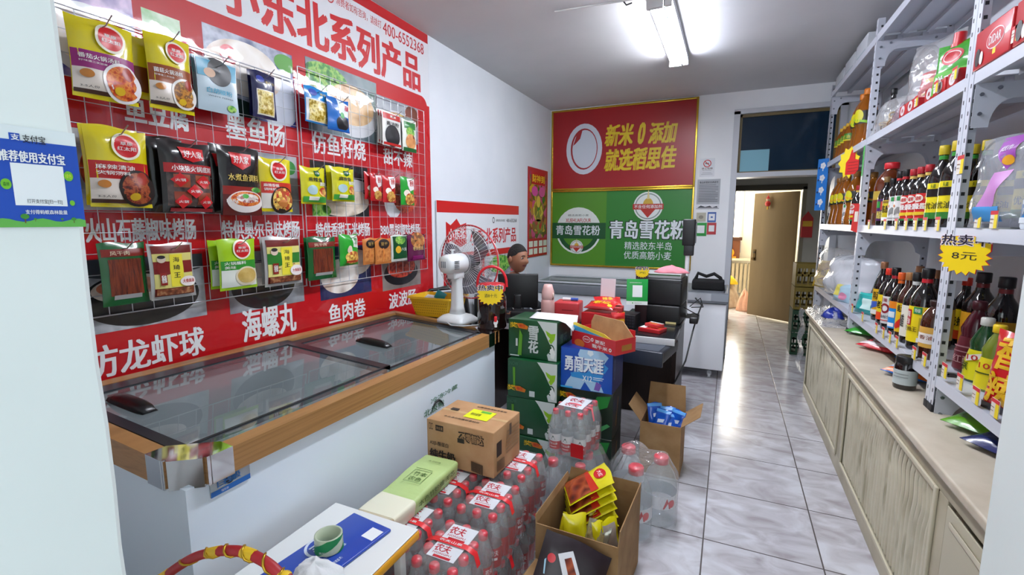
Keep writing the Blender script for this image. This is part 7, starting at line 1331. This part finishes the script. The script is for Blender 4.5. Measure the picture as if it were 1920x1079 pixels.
rbag('fruit_bag', 'brown and green printed snack bag standing on the red display carton by the pier', 'snack bag', (.87, 2.06, S2+.139), .26, .24, .06, C('5a2414', .3, coat=.4), [('e', F_NOOD, 0, .4, .3, .2), ('e', F_GREEN, -.3, .2, .14, .1), ('e', F_RED, .2, .2, .16, .1)], (R(-4), 0, R(-72)), 108)
for k, y in enumerate((5.25, 4.86, 4.47)):
    sbox('white_box', 'white cardboard box on the topmost shelf, ' + ('by the far post', 'in the middle of three', 'by the middle post')[k], 'box', (.95, y, SZ[3]+.002), .34, .28, .10+.01*k, R(-90), C('c9cdd2', .5), [('r', C('a4b4bc', .5), -.4, .4, .1, .2)])
# bags on the far bottom shelf
WB = film('white_bag', haze=.72, rough=.25, bump=.7, bscale=12, hazecol='dfe2e8')
rbag('plastic_bag', 'large milky white plastic bag slumped on the bottom shelf by the middle post', 'plastic bag', (.87, 4.58, S1+.02), .62, .34, .22, WB, None, (R(-16), 0, R(-72)), 120)
rbag('instant_noodle_bag', 'yellow and brown food bag in clear film at the far post', 'food bag', (.84, 5.30, S1+.004), .30, .26, .10, mix(('c8a41c', 'd8b82a', '8a5a1c', 'b09a5a'), 9, .3, 'cells'), [('p', C('e0c01c', .3), [(-.4, .4), (.3, .7), (.4, .5), (-.3, .2)]), ('t', M_INK, '面', -.1, .15, .4, .6)], (R(-14), 0, R(-60)), 121)
rbag('cellophane_bag', 'clear crinkled film bag bulging over the food bag at the far post', 'plastic bag', (.86, 5.0, S1+.03), .60, .36, .16, CL_, None, (R(-10), 0, R(-70)), 122)
rbag('baby_wipes', 'pale yellow and blue baby wipes pack at the lip below the milky bag', 'wipes pack', (.825, 4.42, S1+.002), .20, .14, .07, C('a8c8d8', .3, coat=.4), [('r', C('dcd060', .4), -.46, -.02, .3, .95), ('e', C('d88aa8', .4), .2, .3, .2, .14)], (R(-14), 0, R(-66)), 123)
rbag('wipes_pack', 'pale blue and white pack with pink edge behind the teal wipes', 'wipes pack', (.98, 3.86, S1+.02), .26, .25, .08, C('cfdce6', .3, coat=.4), [('r', C('9ad0e4', .4), -.46, .46, .7, .95), ('p', C('2a2a4a', .4), [(-.3, .62), (-.2, .66), (-.1, .62), (0, .66), (.1, .62), (.1, .58), (-.3, .58)]), ('r', C('d8a8b8', .4), -.46, .46, .4, .46)], (R(-6), 0, R(-66)), 124)
# ---- things lying on the cabinet top
def lay(name, label, cat, px, py, w, h, d, m, D, rz, seed, tilt=-80, dz=.0):
    p = onz(px, py, CT+.02); return bag(name, label, cat, w, h, d, m, D, (p.x, p.y, CT+.022+dz), 0, None, (R(tilt), 0, R(rz)), seed)
lay('green_bag', 'flat bright green bag on the cabinet top just beyond the middle post foot', 'bag', 1620, 628, .26, .16, .04, C('2f9a2a', .3, coat=.4), None, -40, 130)
lay('film_roll', 'pale grey film bag on the cabinet top behind the red and white bag', 'bag', 1662, 640, .22, .12, .05, C('8a9a98', .4), None, -60, 131)
lay('snack_bag', 'red and white snack bag lying on the cabinet top under the bottom shelf', 'snack bag', 1640, 655, .24, .16, .045, C('c4202c', .25, coat=.5, bump=.3, bscale=9), [('r', C('e8dcdc', .3), -.46, .46, .1, .3), ('t', M_WHITE, '香脆', -.3, .3, .4, .7), ('e', C('d8a01c', .4), .2, .7, .1, .07)], -48, 132)
lay('snack_bag', 'brown and olive snack bag lying beside the red and white one', 'snack bag', 1690, 668, .24, .15, .045, C('5a3a10', .25, coat=.5, bump=.3, bscale=9), [('p', C('b8a41c', .3), [(-.48, .1), (-.1, .9), (.2, .9), (-.2, .1)])], -58, 133)
lay('snack_bag', 'bright blue snack bag lying on the cabinet top before the dark jar', 'snack bag', 1703, 680, .2, .13, .05, C('1470c8', .25, coat=.5, bump=.3, bscale=9), [('t', C('0a2a6a', .4), '盐焗', -.2, .4, .4, .7)], -66, 134, -70)
lay('snack_bag', 'blue and orange snack bag lying at the cabinet edge before the dark jar', 'snack bag', 1692, 706, .22, .15, .045, C('1a64b8', .25, coat=.5, bump=.3, bscale=9), [('p', C('d86a1c', .3), [(-.48, .02), (.48, .02), (.4, .5), (-.2, .4)]), ('r', C('c8d4e4', .3), -.48, -.3, .3, .95), ('e', C('f0c8a0', .3), .05, .25, .14, .07)], -48, 135)
lay('snack_bag', 'lime green snack bag lying on the cabinet top near the entrance pier', 'snack bag', 1838, 815, .26, .18, .045, C('5a9a14', .25, coat=.5, bump=.3, bscale=9), [('e', C('d8481c', .4), .2, .7, .14, .09), ('e', C('e8d8c0', .4), .2, .66, .1, .04)], -50, 136)
lay('snack_bag', 'dark blue snack bag lying on the cabinet top against the entrance pier', 'snack bag', 1862, 850, .22, .16, .045, C('101c5a', .25, coat=.5, bump=.3, bscale=9), [('e', C('2a3a8a', .4), .0, .5, .2, .14)], -60, 137)
# crinkled film over the far end of the cabinet, with a strip hanging down
rn = random.Random(12); N = 26; K = 20; vs = []
for j in range(K+1):
    for i in range(N+1):
        x = .655+.36*i/N; y = 4.09+.80*j/K; e = min(1, i/3, (N-i)/3, j/3, (K-j)/3); vs.append((x, y, CT+.004+e*max(0, .05+.025*sin(17*x*3+9*y)+.02*sin(31*y+11*x)+rn.uniform(-.014, .014))))
t = thing('plastic_film', 'crinkled clear plastic film heaped on the far cabinet end, a strip hanging down', 'plastic film', (0, 0, 0)); FM = film('crinkle_film', haze=.32, rough=.12, bump=1, bscale=26, ior=1.6, hazecol='d8dade')
MB().add(vs, [(j*(N+1)+i, j*(N+1)+i+1, (j+1)*(N+1)+i+1, (j+1)*(N+1)+i) for j in range(K) for i in range(N)], FM, True).build('sheet', t)
vs = []
for j in range(16):
    for i in range(5): z = CT+.01-.56*j/15; vs.append((.640-.012*sin(j*1.1)-.005*i, 4.80+.035*i-.012*j*.3+.01*sin(j+i), z))
MB().add(vs, [(j*5+i, j*5+i+1, (j+1)*5+i+1, (j+1)*5+i) for j in range(15) for i in range(4)], FM, True).build('hanging_strip', t)
heap('blue_wrapper', 'crumpled blue wrapper lying in the crinkled film on the cabinet', 'wrapper', (.76, 4.28, CT+.05), .07, .09, .07, C('1c2f8a', .3, bump=.6, bscale=20), 140)
# ---- signs and tags on the shelving
def tagcard(px, py, x=.796, w=.05, h=.058, label='', rz=-90):
    p = onx(px, py, x); t = thing('price_tag', label, 'price tag', (x, p.y, p.z-h/2), R(rz), 'price tags on the shelving'); MB().box(-w/2, w/2, -.0008, .0008, 0, h, C('e2dcd0', .5)).build('card', t)
    b = MB(); b.decals([('r', C('cc2a32', .5), -.5, .5, .78, 1), ('r', C('ecd21c', .5), .08, .5, .0, .78), ('r', C('8a6a5a', .6), -.42, .0, .5, .55), ('r', C('8a6a5a', .6), -.42, -.05, .3, .34)], w, h, -.0010); b.build('print', t)
sp_ = 'red white yellow price tag on middle shelf lip, '
for k, px in enumerate((1629, 1659, 1680, 1698, 1716, 1734, 1758)): tagcard(px, 421-.2*k, label=sp_ + ('below the vinegar jug', 'below the purple labels', 'below the yellow vinegar label', 'below the white labels', 'below the first red labels', 'below the last red labels', 'below the tall yellow labels')[k])
for k, px in enumerate((1834, 1864)): tagcard(px, 412, label=sp_ + ('just past the double post', 'below the purple plastic bag')[k])
tagcard(1801, 309, .7965, .06, .07, 'small red and white price tag stuck on the double post beside the yellow soy labels')
sq = 'red white yellow price tag on bottom shelf lip, '
for k, (px, py) in enumerate(((1598, 578), (1617, 594), (1643, 615), (1656, 624), (1668, 632), (1681, 641), (1714, 662), (1733, 674))): tagcard(px, py, label=sq + ('at the middle post', 'below the teal wipes', 'below the red capped bottle', 'below the maroon ring label', 'below the blue label', 'below the red and yellow amber bottle', 'below the largest yellow label', 'next to the double post')[k])
for k, (px, py) in enumerate(((1771, 695), (1800, 716), (1830, 742), (1866, 766))): tagcard(px, py, label=sq + ('just past the double post', 'below the white capped vinegar', 'below the yellow capped vinegar', 'by the entrance pier')[k])
for k, (px, py) in enumerate(((1718, 190), (1755, 163), (1790, 138), (1862, 88), (1905, 62))): tagcard(px, py, .7965, .05, .05, 'small yellow and white price tag on the upper shelf lip, ' + ('below the second red carton', 'below the tall clear bag', 'below the green pouch', 'below the red display carton', 'by the entrance pier')[k])
p = onx(1812, 465, .79); price_star('price_sign', 'large yellow starburst price sign hanging on the double shelf post', (.785, p.y-.0, p.z-.10), R(-62), .195, '热卖中', '8元')
p = onx(1590, 305, .78); t = thing('thumb_sign', 'yellow and red thumbs up sign hanging above the cooking oil bottles', 'sign', (.785, p.y, p.z-.12), R(-52)); w = .2
b = MB(); pts = []
for i in range(22): a = 2*pi*i/22; k = 1 if i % 2 else .78; pts.append((.09*k*cos(a), .12+.12*k*sin(a)))
b.prism(pts, 0, .002, C('ecd41c', .45)).build('card', t)
MB().prism([(-.02, .03), (.06, .03), (.085, .06), (.085, .13), (.05, .14), (.05, .2), (.02, .21), (.005, .15), (-.02, .12)], -.004, -.0006, C('d0201c', .45)).build('thumb', t)
b = MB(); [b.box(.0, .08, -.006, -.0042, .05+.022*i, .054+.022*i, C('8a1410', .5)) for i in range(4)]; b.build('finger_lines', t)
p0, p1 = onx(1533, 306, .775), onx(1526, 396, .775); t = thing('hanging_strip', 'bright blue hanging strip with white flowers at the far shelf post', 'strip', (.775, 5.46, p1.z-.0), R(-40)); hh = p0.z-p1.z; w = .10
MB().box(-w/2, w/2, -.002, .002, 0, hh, C('1478d0', .4)).build('strip', t); b = MB()
for k in range(4):
    for i in range(5): a = 2*pi*i/5; b.ell(.0+.014*cos(a), hh*(.1+.235*k)+.03+.017*sin(a), .012, .014, -.0024-.0001*i, M_WHITE)
    b.rect(-.004, .004, hh*(.1+.235*k)-.02, hh*(.1+.235*k)+.02, -.0023, M_WHITE).ell(-.035, hh*(.12+.235*k), .008, .01, -.0023, C('0c2a5a', .5))
b.build('flowers', t)
p = onx(1605, 320, .79); t = thing('shelf_label', 'narrow green and white vertical label strip on the middle shelf post', 'label strip', (.7965, YBp-.0, 1.72), R(-90)); MB().box(-.02, .02, -.001, .001, 0, .34, C('dfe4e0', .5)).rect(-.02, .02, .14, .34, -.0014, C('3aa84a', .5)).build('strip', t)
p = onx(1598, 420, .79); t = thing('pennant', 'small red and white paper pennant hanging from the middle post', 'pennant', (.79, YBp+.02, 1.47), R(-60)); MB().prism([(-.02, .2), (.02, .2), (.035, 0), (-.035, .02)], -.001, .001, C('c4302c', .5)).rect(-.012, .018, .08, .15, -.0016, C('e0d8c8', .5)).build('card', t)
